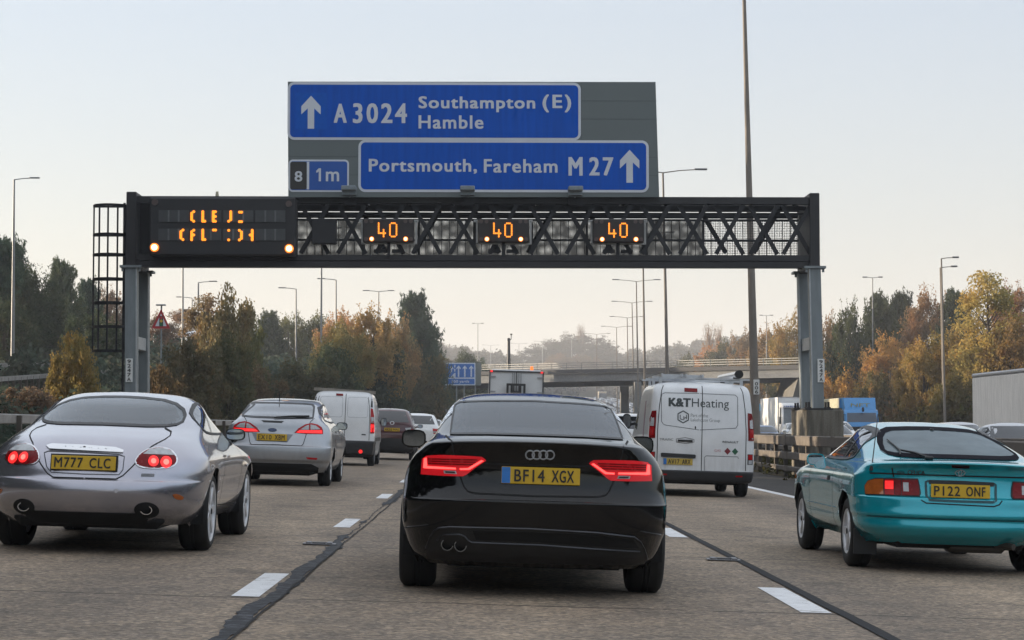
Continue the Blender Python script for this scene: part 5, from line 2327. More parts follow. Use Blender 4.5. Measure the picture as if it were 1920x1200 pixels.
# ================================================================== black hatchback in the middle lane
P_BLK = paint('black_paint', (.003, .003, .0035), .0, .06, .06, (.020, .018, .016), coat=.0)
rows = [(.20, .78, -.76, 3.52, .55, 3.2, .6, 2.6), (.28, .86, -.88, 3.60), (.40, .90, -.955, 3.66), (.46, .918, -.985, 3.68), (.54, .924, -.995, 3.70), (.64, .926, -1.0, 3.70),
        (.66, .925, -.985, 3.70), (.74, .922, -.945, 3.68), (.86, .905, -.935, 3.60), (.95, .862, -.95, 3.3), (1.0, .815, -.97, 2.9), (1.034, .775, -.985, 2.6), (1.052, .752, -.93, 2.5), (1.09, .722, -.64, 2.3),
        (1.20, .672, -.12, 2.0), (1.30, .612, .38, 1.75), (1.36, .54, .78, 1.6), (1.388, .41, 1.02, 1.5), (1.397, .15, 1.12, 1.3)]
rows = [(r_[0], r_[1] * .972) + tuple(r_[2:]) for r_ in rows]
A5 = Car('hatchback_car', 'black five-door hatchback in the middle lane, nearest car in the picture', 'car', car_matrix(14.4, .355), rows, 2.81, .375, (.335, .255), 1.59, P_BLK)
A5.rootlab = 1
c3 = tr(740, 710, 2.857)
c4 = tr(760, 820, 7.385)
c7 = tr(760, 960, 3.918)
half = A5.xz(c3((765, 123), (500, 122), (350, 127), (324, 143), (312, 200), (298, 297), (500, 297), (765, 304)))
half[0] = (0, half[0][1])
half[-1] = (0, half[-1][1])
win = half + [(-a, b) for a, b in half[1:-1]][::-1]
gw = A5.patch('rear_window', win, 'rear', glass('tinted_rear_window', (.20, .22, .23), (.03, .034, .042), .12, .42), off=.004, res=.08, resz=.014, cut=True)
A5.line('window_seal', win, 'rear', .012, M_TRIM, off=.006, closed=True, parent=gw)
wsd = [(-.10, 1.11), (.25, 1.22), (.75, 1.325), (1.2, 1.335), (1.75, 1.20), (2.05, 1.07), (1.0, 1.045)]
for sd_ in ('left', 'right'):
    A5.patch('side_window', wsd, sd_, M_WDARK, off=.004, res=.08, resz=.03, cut=True)
windscreen(A5, 1.11, 1.33, .62, .50)
out = A5.xz(c4((240, 300), (300, 256), (480, 243), (670, 248), (900, 258), (1060, 270), (1105, 300), (1118, 322), (1085, 345), (960, 430), (850, 515), (800, 540), (540, 534), (222, 512)))
LA, LB = both(A5, 'tail_lamp', out, M_LENSGLOW, off=.007, res=.03, resz=.02)
sh = lambda *p: A5.xz(c4(*p))
both(A5, 'light_bar', sh((272, 296), (305, 285), (312, 398), (700, 420), (705, 446), (300, 432), (262, 425)), M_REDBAR, (LA, LB), off=.011, res=.03, resz=.012)
both(A5, 'light_bar', sh((757, 428), (870, 425), (1055, 312), (1085, 325), (890, 452), (762, 452)), M_REDBAR, (LA, LB), off=.011, res=.03, resz=.012)
for (za, zb) in ((300, 300), (330, 333), (362, 368)):
    for sgn in (1, -1):
        pp = [(sgn * a, b) for a, b in sh((325, za), (660, zb + 4), (1000 - (za - 300) * .8, zb + 10))]
        A5.line('lens_groove', pp, 'rear', .010, M_LENSR, off=.0105, parent=LA if sgn > 0 else LB)
both(A5, 'reversing_lamp', sh((535, 460), (705, 466), (718, 510), (545, 502)), M_LENSC, (LA, LB), off=.011, res=.03, resz=.015)
both(A5, 'lamp_shade_strip', sh((560, 470), (690, 476), (697, 500), (566, 494)), M_TRIM, (LA, LB), off=.0125, res=.03, resz=.015)
# tailgate seam
sm_l = A5.xz(c3((272, 305), (290, 322), (308, 338), (320, 412), (350, 522), (372, 580), (392, 604), (430, 614), (765, 630)))
A5.lines('tailgate_seam', sm_l, 'rear', .011)
A5.lines('tailgate_crease', A5.xz(c3((470, 452), (560, 456), (765, 463))), 'rear', .012, M_SEAM)
c = A5.px(*c3((782, 521))[0])
A5.plate('BF14 XGX', c.x, c.z, .52, .112, band=True, tilt=R(-3))
# four interlocked rings
m = MB()
for k_ in (725, 760.5, 796, 831.5):
    q = A5.px(*c3((k_, 409))[0])
    ring(m, (q.x, q.y - .004, q.z), .0285, .0285, .0050, car=A5)
m.build('badge', M_BADGE, A5.root, 50)
# lower valance, bright edges, exhausts
up_ = A5.xz(c7((155, 262), (185, 180), (215, 135), (245, 116), (330, 108), (900, 122), (1400, 150), (1680, 180), (1725, 215), (1750, 265), (1775, 342)))
bot = [(up_[-1][0] - .01, .235), (up_[0][0] + .01, .235)]
dif = A5.patch('valance', up_ + bot, 'rear', M_TRIM, off=.004, res=.05, resz=.025)
M_EDGE = pbr('dark_edge_trim', (.06, .06, .065), .35, .6)
A5.line('valance_edge', up_, 'rear', .012, M_EDGE, off=.006, parent=dif, raised=.006)
A5.line('valance_edge', A5.xz(c7((235, 208), (250, 185), (280, 163), (400, 160), (440, 178), (462, 205), (490, 220), (1000, 240), (1720, 287))), 'rear', .012, M_EDGE, off=.006, parent=dif, raised=.006)
gr = pbr('grille_mesh', (.004, .004, .004), .8)
A5.patch('grille', A5.xz(c7((495, 135), (900, 145), (1400, 170), (1670, 200), (1715, 265), (1000, 220), (520, 200))), 'rear', gr, off=.0055, parent=dif, res=.06, resz=.02)
for p_ in ((308, 238), (405, 246)):
    q = A5.px(*c7(p_)[0])
    pipe(A5, (q.x, q.y - .012, q.z), .042, .2, pbr('dark_steel', (.16, .16, .16), .25, .9))
q = at_y(A5, *c3((103, 320))[0], 1.95)
A5.mirror((q.x, 1.95, q.z), .195, .145, .15, P_BLK, (-.82, 2.05, .98))
q2 = at_y(A5, *c3((1335, 372))[0], 1.95)
A5.mirror((-q.x, 1.95, q.z), .195, .145, .15, P_BLK, (.82, 2.05, .98))
for sgn, sd_ in ((1, 'right'), (-1, 'left')):
    for yy in (.72, 1.80):
        A5.line('door_seam', [(yy, .34), (yy, 1.05)], sd_, .008)
    A5.line('door_seam', [(.42, .40), (.55, .34), (2.2, .34)], sd_, .008)
    for yy in (.95, 2.0):
        A5.line('door_handle', [(yy - .02, .90), (yy + .17, .89)], sd_, .025, P_BLK, off=.006, raised=.02)
m = MB()
q = A5.px(*c3((720, 71))[0])
A5.seats(1.55, 1.19, yrear=.62, rearz=1.05)
A5.finish(6)
A5.underbody()
A5.wheels(5, .235, sw=.035)

# ================================================================== silver coupe in the left lane
P_SIL = paint('lilac_silver_paint', (.43, .425, .475), .82, .24, .05, (.17, .155, .14))
rows = [(.24, .76, -.92, 3.35, .75, 2.5, .8, 2.3), (.33, .835, -1.06, 3.5), (.42, .872, -1.125, 3.56), (.52, .89, -1.15, 3.6), (.60, .90, -1.13, 3.6), (.62, .905, -1.105, 3.6), (.70, .912, -1.075, 3.5),
        (.80, .905, -1.02, 3.25), (.88, .862, -.93, 2.9), (.945, .81, -.80, 2.5), (1.0, .775, -.60, 2.3), (1.055, .748, -.36, 2.1), (1.14, .71, -.08, 1.8), (1.24, .65, .28, 1.55), (1.30, .57, .60, 1.4), (1.338, .43, .85, 1.25), (1.352, .12, .98, 1.1)]
XK = Car('coupe_car', 'silver two-door coupe with rounded rear and two exhausts at the left edge', 'car', car_matrix(17.6, -3.22), rows, 2.588, .385, (.338, .255), 1.55, P_SIL, swell=.02)
c1 = tr(0, 700, 3.429)
hw = [(0, 1.058), (.38, 1.053), (.50, 1.058), (.575, 1.073), (.605, 1.10), (.595, 1.15), (.555, 1.205), (.475, 1.252), (.36, 1.282), (.18, 1.297), (0, 1.302)]
win = hw + [(-a, b) for a, b in hw[1:-1]][::-1]
gw = XK.patch('rear_window', win, 'rear', glass('coupe_rear_window', (.62, .68, .69), (.20, .23, .24), .11, .6), off=.004, res=.07, resz=.014, cut=True)
XK.line('window_seal', win, 'rear', .020, M_TRIM, off=.006, closed=True, parent=gw)
wsd = [(.28, 1.10), (.46, 1.19), (.80, 1.265), (1.15, 1.26), (1.6, 1.14), (1.95, 1.0), (.9, .99), (.33, 1.015)]
for sd_ in ('left', 'right'):
    g = XK.patch('side_window', smoothpoly(wsd, 1), sd_, M_WINTER, off=.004, res=.08, resz=.025, cut=True)
    XK.line('window_seal', smoothpoly(wsd, 1), sd_, .02, M_TRIM, off=.006, closed=True, parent=g)
    XK.line('window_divider', [(.78, .99), (.90, 1.25)], sd_, .03, M_TRIM, off=.008, parent=g)
    XK.line('door_seam', [(.72, .98), (.66, .60), (.72, .36), (1.9, .34)], sd_, .008)
    XK.line('door_seam', [(1.98, .96), (1.95, .36)], sd_, .008)
    XK.patch('side_marker', rpoly(2.95, 3.07, .62, .66, .018), sd_, M_LENSA, off=.006)
    XK.line('sill_line', [(.52, .34), (1.95, .30)], sd_, .012, M_TRIM)
windscreen(XK, 1.05, 1.27, .60, .44)
out = XK.xz(c1((868, 575), (880, 542), (910, 515), (960, 487), (1035, 478), (1100, 496), (1132, 535), (1137, 565), (1122, 592), (1080, 608), (990, 612), (900, 605)))
LA, LB = both(XK, 'tail_lamp', smoothpoly(out, 1), M_LENSR, off=.008, res=.03, resz=.02)
for sgn, sd_ in ((1, LA), (-1, LB)):
    XK.line('lamp_seal', [(sgn * a, b) for a, b in smoothpoly(out, 1)], 'rear', .010, M_CHROME, off=.008, closed=True, parent=sd_)
both(XK, 'clear_lens', XK.xz(c1((918, 522), (962, 492), (1035, 484), (1095, 502), (1122, 530))), M_LENSC, (LA, LB), off=.011, res=.03, resz=.015)
for (a, b, rr) in ((985, 567, 33), (1065, 573, 36)):
    p_ = XK.xz(c1(*[(a + rr * math.cos(i * PI / 9), b + rr * math.sin(i * PI / 9)) for i in range(18)]))
    both(XK, 'lit_lamp', p_, M_REDON, (LA, LB), off=.012, res=.03, resz=.02)
    p_ = XK.xz(c1(*[(a + rr * .5 * math.cos(i * PI / 9), b + rr * .5 * math.sin(i * PI / 9)) for i in range(18)]))
    both(XK, 'lit_lamp_centre', p_, M_REDHOT, (LA, LB), off=.0135, res=.03, resz=.02)
XK.lines('boot_seam', XK.xz(c1((1060, 352), (1100, 375), (1095, 400), (1060, 425), (975, 470), (915, 530), (850, 600), (790, 658), (745, 680), (545, 674))), 'rear', .010)
bar = XK.xz(c1((298, 470), (335, 458), (540, 466), (745, 482), (795, 500), (790, 514), (600, 505), (420, 495), (320, 490)))
cb_ = XK.patch('chrome_bar', bar, 'rear', M_CHROME, off=.014, res=.05, resz=.01)
for i, ch in enumerate('JAGUAR'):
    q = XK.px(*c1((420 + i * 51 + (10 if i > 2 else 0), 474 + i * 3.2))[0])
    write('lettering', ch, (q.x - .010, q.x + .010, q.z - .009, q.z + .011), q.y - .0155, M_TRIM, cb_)
m = MB()
q = XK.px(*c1((545, 478))[0])
disc(m, q.x, q.z, .014, q.y - .017, q.y - .010, 14)
m.build('badge', M_TRIM, cb_)
c = XK.px(*c1((543, 575))[0])
XK.plate('M777 CLC', c.x, c.z, .52, .112, tilt=R(-6))
m = MB()
m.box((c.x, XK._cast(c.x, c.z, 'rear', 0).y - .006, c.z), (.545, .012, .135), mat=Matrix.Rotation(R(-6), 4, 'X'))
m.build('plate_surround', M_TRIM, XK.root)
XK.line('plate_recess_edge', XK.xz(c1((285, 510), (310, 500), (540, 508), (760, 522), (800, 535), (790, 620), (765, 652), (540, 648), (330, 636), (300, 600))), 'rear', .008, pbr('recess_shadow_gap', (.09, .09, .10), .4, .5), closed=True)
for p_ in ((293, 735), (747, 755), (1070, 765), (12, 716)):
    q = XK.px(*c1(p_)[0])
    XK.patch('parking_sensor', [(q.x + .018 * math.cos(i * PI / 6), q.z + .018 * math.sin(i * PI / 6)) for i in range(12)], 'rear', P_SIL, off=.004)
q = XK.px(*c1((950, 655))[0])
XK.patch('model_badge', rpoly(q.x - .05, q.x + .05, q.z - .012, q.z + .012, .004), 'rear', M_ALLOYD, off=.004)
both(XK, 'bumper_marker', smoothpoly(XK.xz(c1((1106, 780), (1130, 773), (1165, 785), (1182, 800), (1165, 815), (1125, 808))), 1), M_LENSA, off=.006)
for sgn in (1, -1):
    q = XK.px(*c1((950, 880))[0])
    XK.patch('exhaust_recess', [(sgn * (q.x - .01 + .095 * math.cos(i * PI / 10)), max(.262, q.z + .0 + .066 * math.sin(i * PI / 10))) for i in range(20)], 'rear', M_UNDER, off=.004)
    m_ = pipe(XK, (0, 0, 0), .047, .25)
    m_.scale = (1.05, 1, .80)
    m_.location = (sgn * (q.x - .01), q.y - .02, q.z)
XK.patch('valance', [(-.42, .345), (.42, .345), (.50, .30), (.46, .245), (-.46, .245), (-.50, .30)], 'rear', M_UNDER, off=.004)
q = at_y(XK, *c1((1513, 393))[0], 1.95)
XK.mirror((q.x, 1.95, q.z), .19, .115, .15, M_TRIM, (.80, 2.05, .93))
XK.mirror((-q.x, 1.95, q.z), .19, .115, .15, M_TRIM, (-.80, 2.05, .93))
for sgn, sd_ in ((1, 'right'),):
    XK.line('door_handle', [(.78, .80), (.96, .79)], sd_, .03, P_SIL, off=.006, raised=.02)
XK.seats(1.25, 1.06, yrear=.45, rearz=1.0)
XK.finish(5)
XK.underbody(yr=-.88, z0=.19)
XK.wheels(7, .255, sw=.034)

# ================================================================== teal liftback in the right lane
P_TEAL = paint('teal_paint', (.003, .37, .45), .35, .20, .05, (.06, .09, .09))
rows = [(.25, .75, -.76, 3.25, .6, 2.8, .7, 2.4), (.335, .82, -.90, 3.4), (.40, .85, -.945, 3.45), (.46, .858, -.935, 3.46), (.50, .868, -.955, 3.47), (.56, .868, -.94, 3.47), (.64, .872, -.925, 3.47), (.66, .872, -.90, 3.45), (.74, .872, -.87, 3.42),
        (.83, .862, -.86, 3.2), (.89, .83, -.88, 2.8), (.94, .785, -.94, 2.45), (.955, .765, -.90, 2.35), (.972, .745, -.70, 2.25), (1.05, .70, -.36, 1.95), (1.14, .645, .06, 1.65), (1.22, .575, .45, 1.45), (1.268, .48, .80, 1.3), (1.292, .35, 1.0, 1.25), (1.299, .1, 1.08, 1.18)]
CE = Car('liftback_car', 'teal liftback coupe with rear wiper and mast aerial at the right edge', 'car', car_matrix(18.0, 4.09), rows, 2.538, .365, (.312, .205), 1.505, P_TEAL)
c5 = tr(1470, 760, 3.636)
c6 = tr(1600, 860, 6.0)
hw = [(0, .985), (.40, .983), (.53, .988), (.585, 1.002), (.602, 1.03), (.575, 1.09), (.525, 1.155), (.465, 1.205), (.39, 1.231), (.2, 1.243), (0, 1.247)]
win = hw + [(-a, b) for a, b in hw[1:-1]][::-1]
gw = CE.patch('rear_window', win, 'rear', glass('liftback_rear_glass', (.14, .17, .18), (.19, .245, .265), .62, .25), off=.004, res=.07, resz=.012, cut=True)
ins = [(a * .965, 1.11 + (b - 1.11) * .93) for a, b in win]
CE.line('window_seal', ins, 'rear', .034, pbr('window_band', (.010, .009, .014), .9, spec=.1), off=.006, closed=True, parent=gw)
wsd = [(.22, 1.03), (.30, 1.13), (.55, 1.205), (.95, 1.245), (1.3, 1.20), (1.65, 1.08), (1.95, .955), (1.0, .935), (.35, .945)]
for sd_ in ('left', 'right'):
    g = CE.patch('side_window', smoothpoly(wsd, 1), sd_, M_WINTER, off=.004, res=.08, resz=.025, cut=True)
    CE.line('window_seal', smoothpoly(wsd, 1), sd_, .022, M_TRIM, off=.006, closed=True, parent=g)
    CE.line('window_divider', [(.72, .94), (.60, 1.20)], sd_, .035, M_TRIM, off=.008, parent=g)
    CE.line('door_seam', [(.70, .93), (.62, .65), (.66, .32), (1.88, .30)], sd_, .008)
    CE.line('door_seam', [(1.95, .92), (1.92, .32)], sd_, .008)
    CE.line('body_crease', [(.45, .50), (2.0, .50)], sd_, .010, P_TEAL, off=.004, raised=.006)
    CE.line('door_handle', [(.78, .76), (.92, .755)], sd_, .04, M_TRIM, off=.004)
    CE.patch('side_marker', rpoly(2.82, 2.88, .70, .76, .02), sd_, M_LENSA, off=.006)
CE.line('fuel_flap', rpoly(.10, .30, .68, .86, .05), 'left', .006, closed=True)
windscreen(CE, 1.0, 1.24, .62, .42)
out = CE.xz(c6((130, 300), (165, 245), (250, 217), (480, 217), (728, 224), (748, 300), (762, 390), (742, 430), (540, 425), (350, 415), (135, 405)))
LA, LB = both(CE, 'tail_lamp', out, M_TRIM, off=.006, res=.03, resz=.02)
pl_ = lambda *p: CE.xz(c6(*p))
both(CE, 'amber_lens', pl_((138, 305), (172, 252), (250, 230), (342, 228), (344, 405), (145, 398)), M_LENSA, (LA, LB), off=.011, res=.03, resz=.02)
both(CE, 'red_lens', pl_((357, 232), (460, 234), (460, 412), (357, 407)), M_LENSR2, (LA, LB), off=.011, res=.03, resz=.02)
both(CE, 'lit_lamp', pl_((362, 250), (452, 252), (452, 345), (362, 340)), M_REDON, (LA, LB), off=.0125, res=.03, resz=.02)
both(CE, 'red_lens', pl_((466, 236), (540, 240), (540, 416), (466, 412)), M_LENSR, (LA, LB), off=.011, res=.03, resz=.02)
both(CE, 'red_lens', pl_((548, 240), (720, 236), (735, 300), (745, 390), (735, 420), (548, 418)), M_LENSR, (LA, LB), off=.011, res=.03, resz=.02)
both(CE, 'reversing_lamp', pl_((560, 268), (622, 270), (626, 376), (565, 372)), M_LENSC, (LA, LB), off=.0125, res=.03, resz=.02)
CE.line('boot_seam', [(-.77, .835), (-.70, .838), (.70, .838), (.77, .835)], 'rear', .012)
for sgn in (-1, 1):
    CE.line('boot_seam', [(sgn * a, b) for a, b in pl_((435, 100), (442, 140), (455, 205))], 'rear', .010)
CE.line('boot_seam', pl_((738, 425), (770, 470), (820, 500), (1200, 520), (1580, 540), (1640, 520), (1675, 475)), 'rear', .010)
# recess of the number plate
rec = pl_((815, 262), (840, 252), (1200, 262), (1580, 282), (1602, 300), (1608, 470), (1570, 492), (1200, 482), (860, 466), (825, 430))
CE.line('plate_recess_edge', rec, 'rear', .020, pbr('recess_rim', (.006, .07, .085), .4), off=.004, closed=True)
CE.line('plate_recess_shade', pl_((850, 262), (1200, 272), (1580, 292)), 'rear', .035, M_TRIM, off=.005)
c = CE.px(*c6((1192, 366))[0])
CE.plate('P122 ONF', c.x, c.z, .50, .112, tilt=R(-4))
CE.patch('high_brake_light', smoothpoly(pl_((1100, 70), (1120, 66), (1290, 76), (1310, 84), (1305, 108), (1115, 103)), 1), 'rear', pbr('dark_red_lens', (.03, .004, .005), .15), off=.006)
m = MB()
q = CE.px(*c6((1200, 162))[0])
ring(m, (q.x, q.y - .006, q.z), .040, .0265, .0045, car=CE)
ring(m, (q.x, q.y - .006, q.z + .0), .014, .025, .0035, car=CE)
ring(m, (q.x, q.y - .006, q.z + .012), .028, .0115, .0035, car=CE)
m.build('badge', M_BADGE, CE.root, 50)
for s_, a, b, zz in (('TOYOTA', 480, 575, 155), ('CELICA', 598, 805, 152)):
    qa, qb = CE.px(*c6((a, zz))[0]), CE.px(*c6((b, zz + 4))[0])
    h_ = .010 if a < 500 else .017
    write('lettering', s_, (qa.x, qb.x, qa.z - h_, qa.z + h_), min(qa.y, qb.y) - .006, M_TRIM, CE.root, .03)
# wiper and aerial
m = MB()
a, b, e0, e1 = [Vector(CE.px(*p)) for p in c5((985, 368), (785, 312), (700, 240), (790, 345))]
for q in (a, b, e0, e1):
    q.y -= .02
    q.z += .012
m.tube([a, a.lerp(b, .5) + Vector((0, -.01, .01)), b], [.016, .011, .008], 6)
m.tube([e0, b, e1], [.006, .009, .006], 6)
m.box(tuple(a), (.07, .07, .03), bev=.01)
m.build('rear_wiper', M_TRIM, CE.root, 40)
m = MB()
a = Vector(CE.px(*c5((597, 436))[0]))
t_ = at_y(CE, *c5((641, 62))[0], a.y + .35)
m.tube([a, t_], [.006, .0035], 6)
m.tube([a - Vector((0, 0, .01)), a + Vector((0, 0, .03))], [.022, .012], 10)
m.build('aerial', M_TRIM, CE.root, 40)
m = MB()
q = CE.px(*c5((1007, 172))[0])
m.box((q.x, q.y, q.z + .005), (.035, .05, .03), bev=.01)
m.build('washer_jet', M_TRIM, CE.root)
q = at_y(CE, *c5((217, 368))[0], 1.9)
CE.mirror((q.x, 1.9, q.z), .175, .118, .15, P_TEAL, (-.78, 2.0, .90))
CE.mirror((-q.x, 1.9, q.z), .175, .118, .15, P_TEAL, (.78, 2.0, .90))
CE.line('bumper_ridge', [(-.80, .475), (-.5, .472), (.5, .472), (.80, .475)], 'rear', .012, pbr('ridge_shade', (.004, .09, .11), .35, .4), off=.003)
m = MB()
m.tube([(.30, -.70, .26), (.42, -.84, .25)], .028, 10)
m.box((.15, -.55, .24), (.5, .22, .12), bev=.03)
m.build('exhaust_pipe', pbr('old_steel', (.09, .08, .07), .6, .6), CE.root, 40)
CE.seats(1.2, 1.05, yrear=.35, rearz=.98)
CE.finish(7)
CE.underbody(yr=-.70, z0=.19)
CE.wheels(5, .195, sw=.036)
for sgn in (-1, 1):
    m = MB()
    m.box((sgn * .75, -.36, .24), (.20, .02, .22))
    m.build('mudflap', M_TRIM, CE.root)

# ================================================================== silver hatchback behind the coupe
P_SIL2 = paint('blue_silver_paint', (.40, .42, .45), .7, .32, .30, (.17, .15, .13))
rows = [(.25, .80, -.80, 3.5, .45, 3.4, .6, 2.5), (.34, .87, -.90, 3.6), (.42, .90, -.94, 3.66), (.47, .925, -.985, 3.7), (.60, .943, -1.0, 3.75), (.70, .943, -.99, 3.72), (.72, .943, -.95, 3.7), (.85, .94, -.90, 3.6), (.98, .92, -.86, 3.2), (1.08, .868, -.84, 2.8), (1.15, .795, -.80, 2.5), (1.20, .745, -.74, 2.35),
        (1.30, .715, -.36, 2.05), (1.42, .675, .05, 1.8), (1.50, .625, .42, 1.65), (1.54, .54, .8, 1.5), (1.556, .25, 1.0, 1.25)]
MO = Car('hatchback_car', 'silver five-door hatchback between the silver coupe and the white van', 'car', car_matrix(36.5, -3.58), rows, 2.85, .375, (.325, .225), 1.58, P_SIL2)
c2 = tr(400, 700, 5.217)
win = MO.xz(c2((250, 408), (295, 345), (335, 300), (370, 289), (600, 290), (900, 300), (970, 308), (986, 330), (980, 385), (974, 438), (700, 438), (400, 426), (258, 414)))
gw = MO.patch('rear_window', win, 'rear', M_WDARK, off=.004, res=.08, resz=.02, cut=True)
MO.line('window_seal', win, 'rear', .03, M_TRIM, off=.006, closed=True, parent=gw)
wsd = [(-.22, 1.26), (.15, 1.385), (.75, 1.455), (1.25, 1.44), (1.75, 1.30), (2.15, 1.15), (1.0, 1.13), (.1, 1.17)]
for sd_ in ('left', 'right'):
    g = MO.patch('side_window', wsd, sd_, M_WINTER, off=.004, res=.1, resz=.03, cut=True)
    MO.line('window_seal', wsd, sd_, .03, M_TRIM, off=.006, closed=True, parent=g)
    MO.line('window_divider', [(.95, 1.13), (.90, 1.45)], sd_, .05, M_TRIM, off=.008, parent=g)
    for yy in (.55, 1.85):
        MO.line('door_seam', [(yy, .35), (yy, 1.12)], sd_, .010)
    for yy in (.62, 1.45):
        MO.line('door_handle', [(yy, .96), (yy + .2, .955)], sd_, .04, M_TRIM, off=.006)
windscreen(MO, 1.22, 1.46, .62, .46)
out = MO.xz(c2((793, 582), (830, 540), (900, 500), (960, 489), (1020, 503), (1060, 530), (1072, 562), (1072, 595), (900, 593)))
LA, LB = both(MO, 'tail_lamp', out, M_LENSR2, off=.008, res=.04, resz=.03)
both(MO, 'clear_lens', MO.xz(c2((848, 552), (905, 515), (935, 505), (935, 553))), M_LENSC, (LA, LB), off=.011, res=.04, resz=.03)
both(MO, 'clear_lens', MO.xz(c2((950, 553), (950, 503), (1000, 513), (1045, 548))), M_LENSC, (LA, LB), off=.011, res=.04, resz=.03)
both(MO, 'lit_lamp', MO.xz(c2((812, 580), (845, 558), (1060, 560), (1062, 588))), M_REDON, (LA, LB), off=.011, res=.04, resz=.02)
MO.patch('high_brake_light', MO.xz(c2((468, 459), (690, 468), (668, 486), (492, 478))), 'rear', M_TRIM, off=.005)
q = MO.px(*c2((578, 553))[0])
bd = MO.patch('badge', [(q.x + .075 * math.cos(i * PI / 10), q.z + .031 * math.sin(i * PI / 10)) for i in range(20)], 'rear', pbr('badge_blue', (.06, .08, .14), .3, .5), off=.006)
m = MB()
ring(m, (q.x, q.y - .008, q.z), .076, .032, .006, car=MO)
m.build('badge_rim', M_CHROME, bd, 50)
c = MO.px(*c2((574, 625))[0])
MO.patch('plate_recess', MO.xz(c2((375, 578), (780, 598), (722, 676), (412, 658))), 'rear', pbr('recess_silver', (.20, .21, .225), .4, .5), off=.002)
MO.plate('EX10 XBM', c.x, c.z, .53, .118, tilt=R(-5))
MO.lines('tailgate_seam', MO.xz(c2((990, 440), (950, 475), (930, 520), (905, 610), (880, 690), (862, 710), (578, 697))), 'rear', .012)
MO.patch('valance', [(-.62, .40), (.62, .40), (.74, .34), (.72, .255), (-.72, .255), (-.74, .34)], 'rear', M_UNDER, off=.005)
both(MO, 'reflector', MO.xz(c2((905, 820), (1018, 828), (1010, 846), (920, 840))), M_LENSR2, off=.005)
q = at_y(MO, *c2((1258, 517))[0], 1.9)
MO.mirror((q.x, 1.9, q.z), .21, .145, .16, M_TRIM, (.86, 2.0, 1.05))
MO.mirror((-q.x, 1.9, q.z), .21, .145, .16, M_TRIM, (-.86, 2.0, 1.05))
m = MB()
a, b = Vector(MO.px(*c2((940, 432))[0])), Vector(MO.px(*c2((595, 440))[0]))
for q in (a, b):
    q.y -= .03
    q.z += .02
m.tube([a, (a + b) / 2 + Vector((0, -.02, .01)), b], [.02, .016, .012], 6)
m.build('rear_wiper', M_TRIM, MO.root, 40)
m = MB()
q = MO.px(*c2((648, 268))[0])
m.tube([q, q + Vector((0, -.12, .16))], [.010, .005], 6)
m.build('aerial', M_TRIM, MO.root)
MO.seats(1.4, 1.30, yrear=.30, rearz=1.22)
MO.finish(6, sharp=40)
MO.underbody(yr=-.78)
MO.wheels(7, .21, sw=.04)
# ================================================================== white works van in the right lane
P_WHT = paint('van_white_paint', (.76, .77, .78), .0, .38, .45, (.24, .21, .18), coat=.7)
P_WHT2 = paint('clean_white_paint', (.80, .81, .82), .0, .35, .25, (.3, .27, .24), coat=.8)
rows = [(.25, .86, -.82, 3.9, .22, 5, .5, 3), (.30, .935, -.90, 4.0), (.45, .955, -.92, 4.02), (.47, .96, -.875, 4.02), (.75, .965, -.865, 4.0), (1.0, .962, -.86, 3.85), (1.12, .958, -.855, 3.5), (1.4, .935, -.83, 3.0), (1.7, .905, -.79, 2.5),
        (1.9, .88, -.735, 2.2), (1.99, .845, -.66, 2.05), (2.045, .76, -.53, 1.95), (2.072, .52, -.25, 1.85)]
KT = Car('works_van', 'white heating firm van with ladder rack and red tail lamps in the right lane', 'van', car_matrix(37.4, 3.97), rows, 3.1, .36, (.325, .215), 1.66, P_WHT, crown=.012, swell=.006)
c4v = tr(1150, 680, 4.444)
kx = lambda *p: KT.xz(c4v(*p))
KT.line('door_seam', [(0, .47), (0, 2.0)], 'rear', .014)
c0 = kx((717, 500))[0][0]
dl = [(-.80, .49), (-.80, 1.2), (-.775, 1.6), (-.735, 1.9), (-.70, 1.99)]
KT.lines('door_seam', dl, 'rear', .014)
wl = kx((716, 257), (430, 251), (406, 262), (400, 290), (402, 490), (418, 513), (440, 521), (716, 561))
wr = kx((722, 258), (1015, 270), (1035, 290), (1037, 520), (1020, 546), (722, 561))
M_GREYLN = pbr('pressed_groove', (.16, .165, .17), .5)
KT.line('panel_groove', wl, 'rear', .012, M_GREYLN)
KT.line('panel_groove', wr, 'rear', .012, M_GREYLN)
KT.line('panel_groove', kx((1042, 800), (1036, 785), (775, 776), (758, 790), (760, 900)), 'rear', .012, M_GREYLN)
M_GREYTX = pbr('grey_lettering', (.045, .055, .055), .5)
M_GREYTX2 = pbr('pale_grey_lettering', (.28, .29, .29), .5)


def kw(s, a, b, z0, z1, mat, bold=0.0, sp=1.0):
    """writing on the back doors; a, b, z0, z1 in door metres"""
    o = write('lettering', s, (a, b, z0, z1), 0, mat, KT.root, bold, spacing=sp)
    for q_ in o.data.vertices:
        q_.co.y += KT._cast(q_.co.x, q_.co.z, 'rear', 0).y - .004
    return o


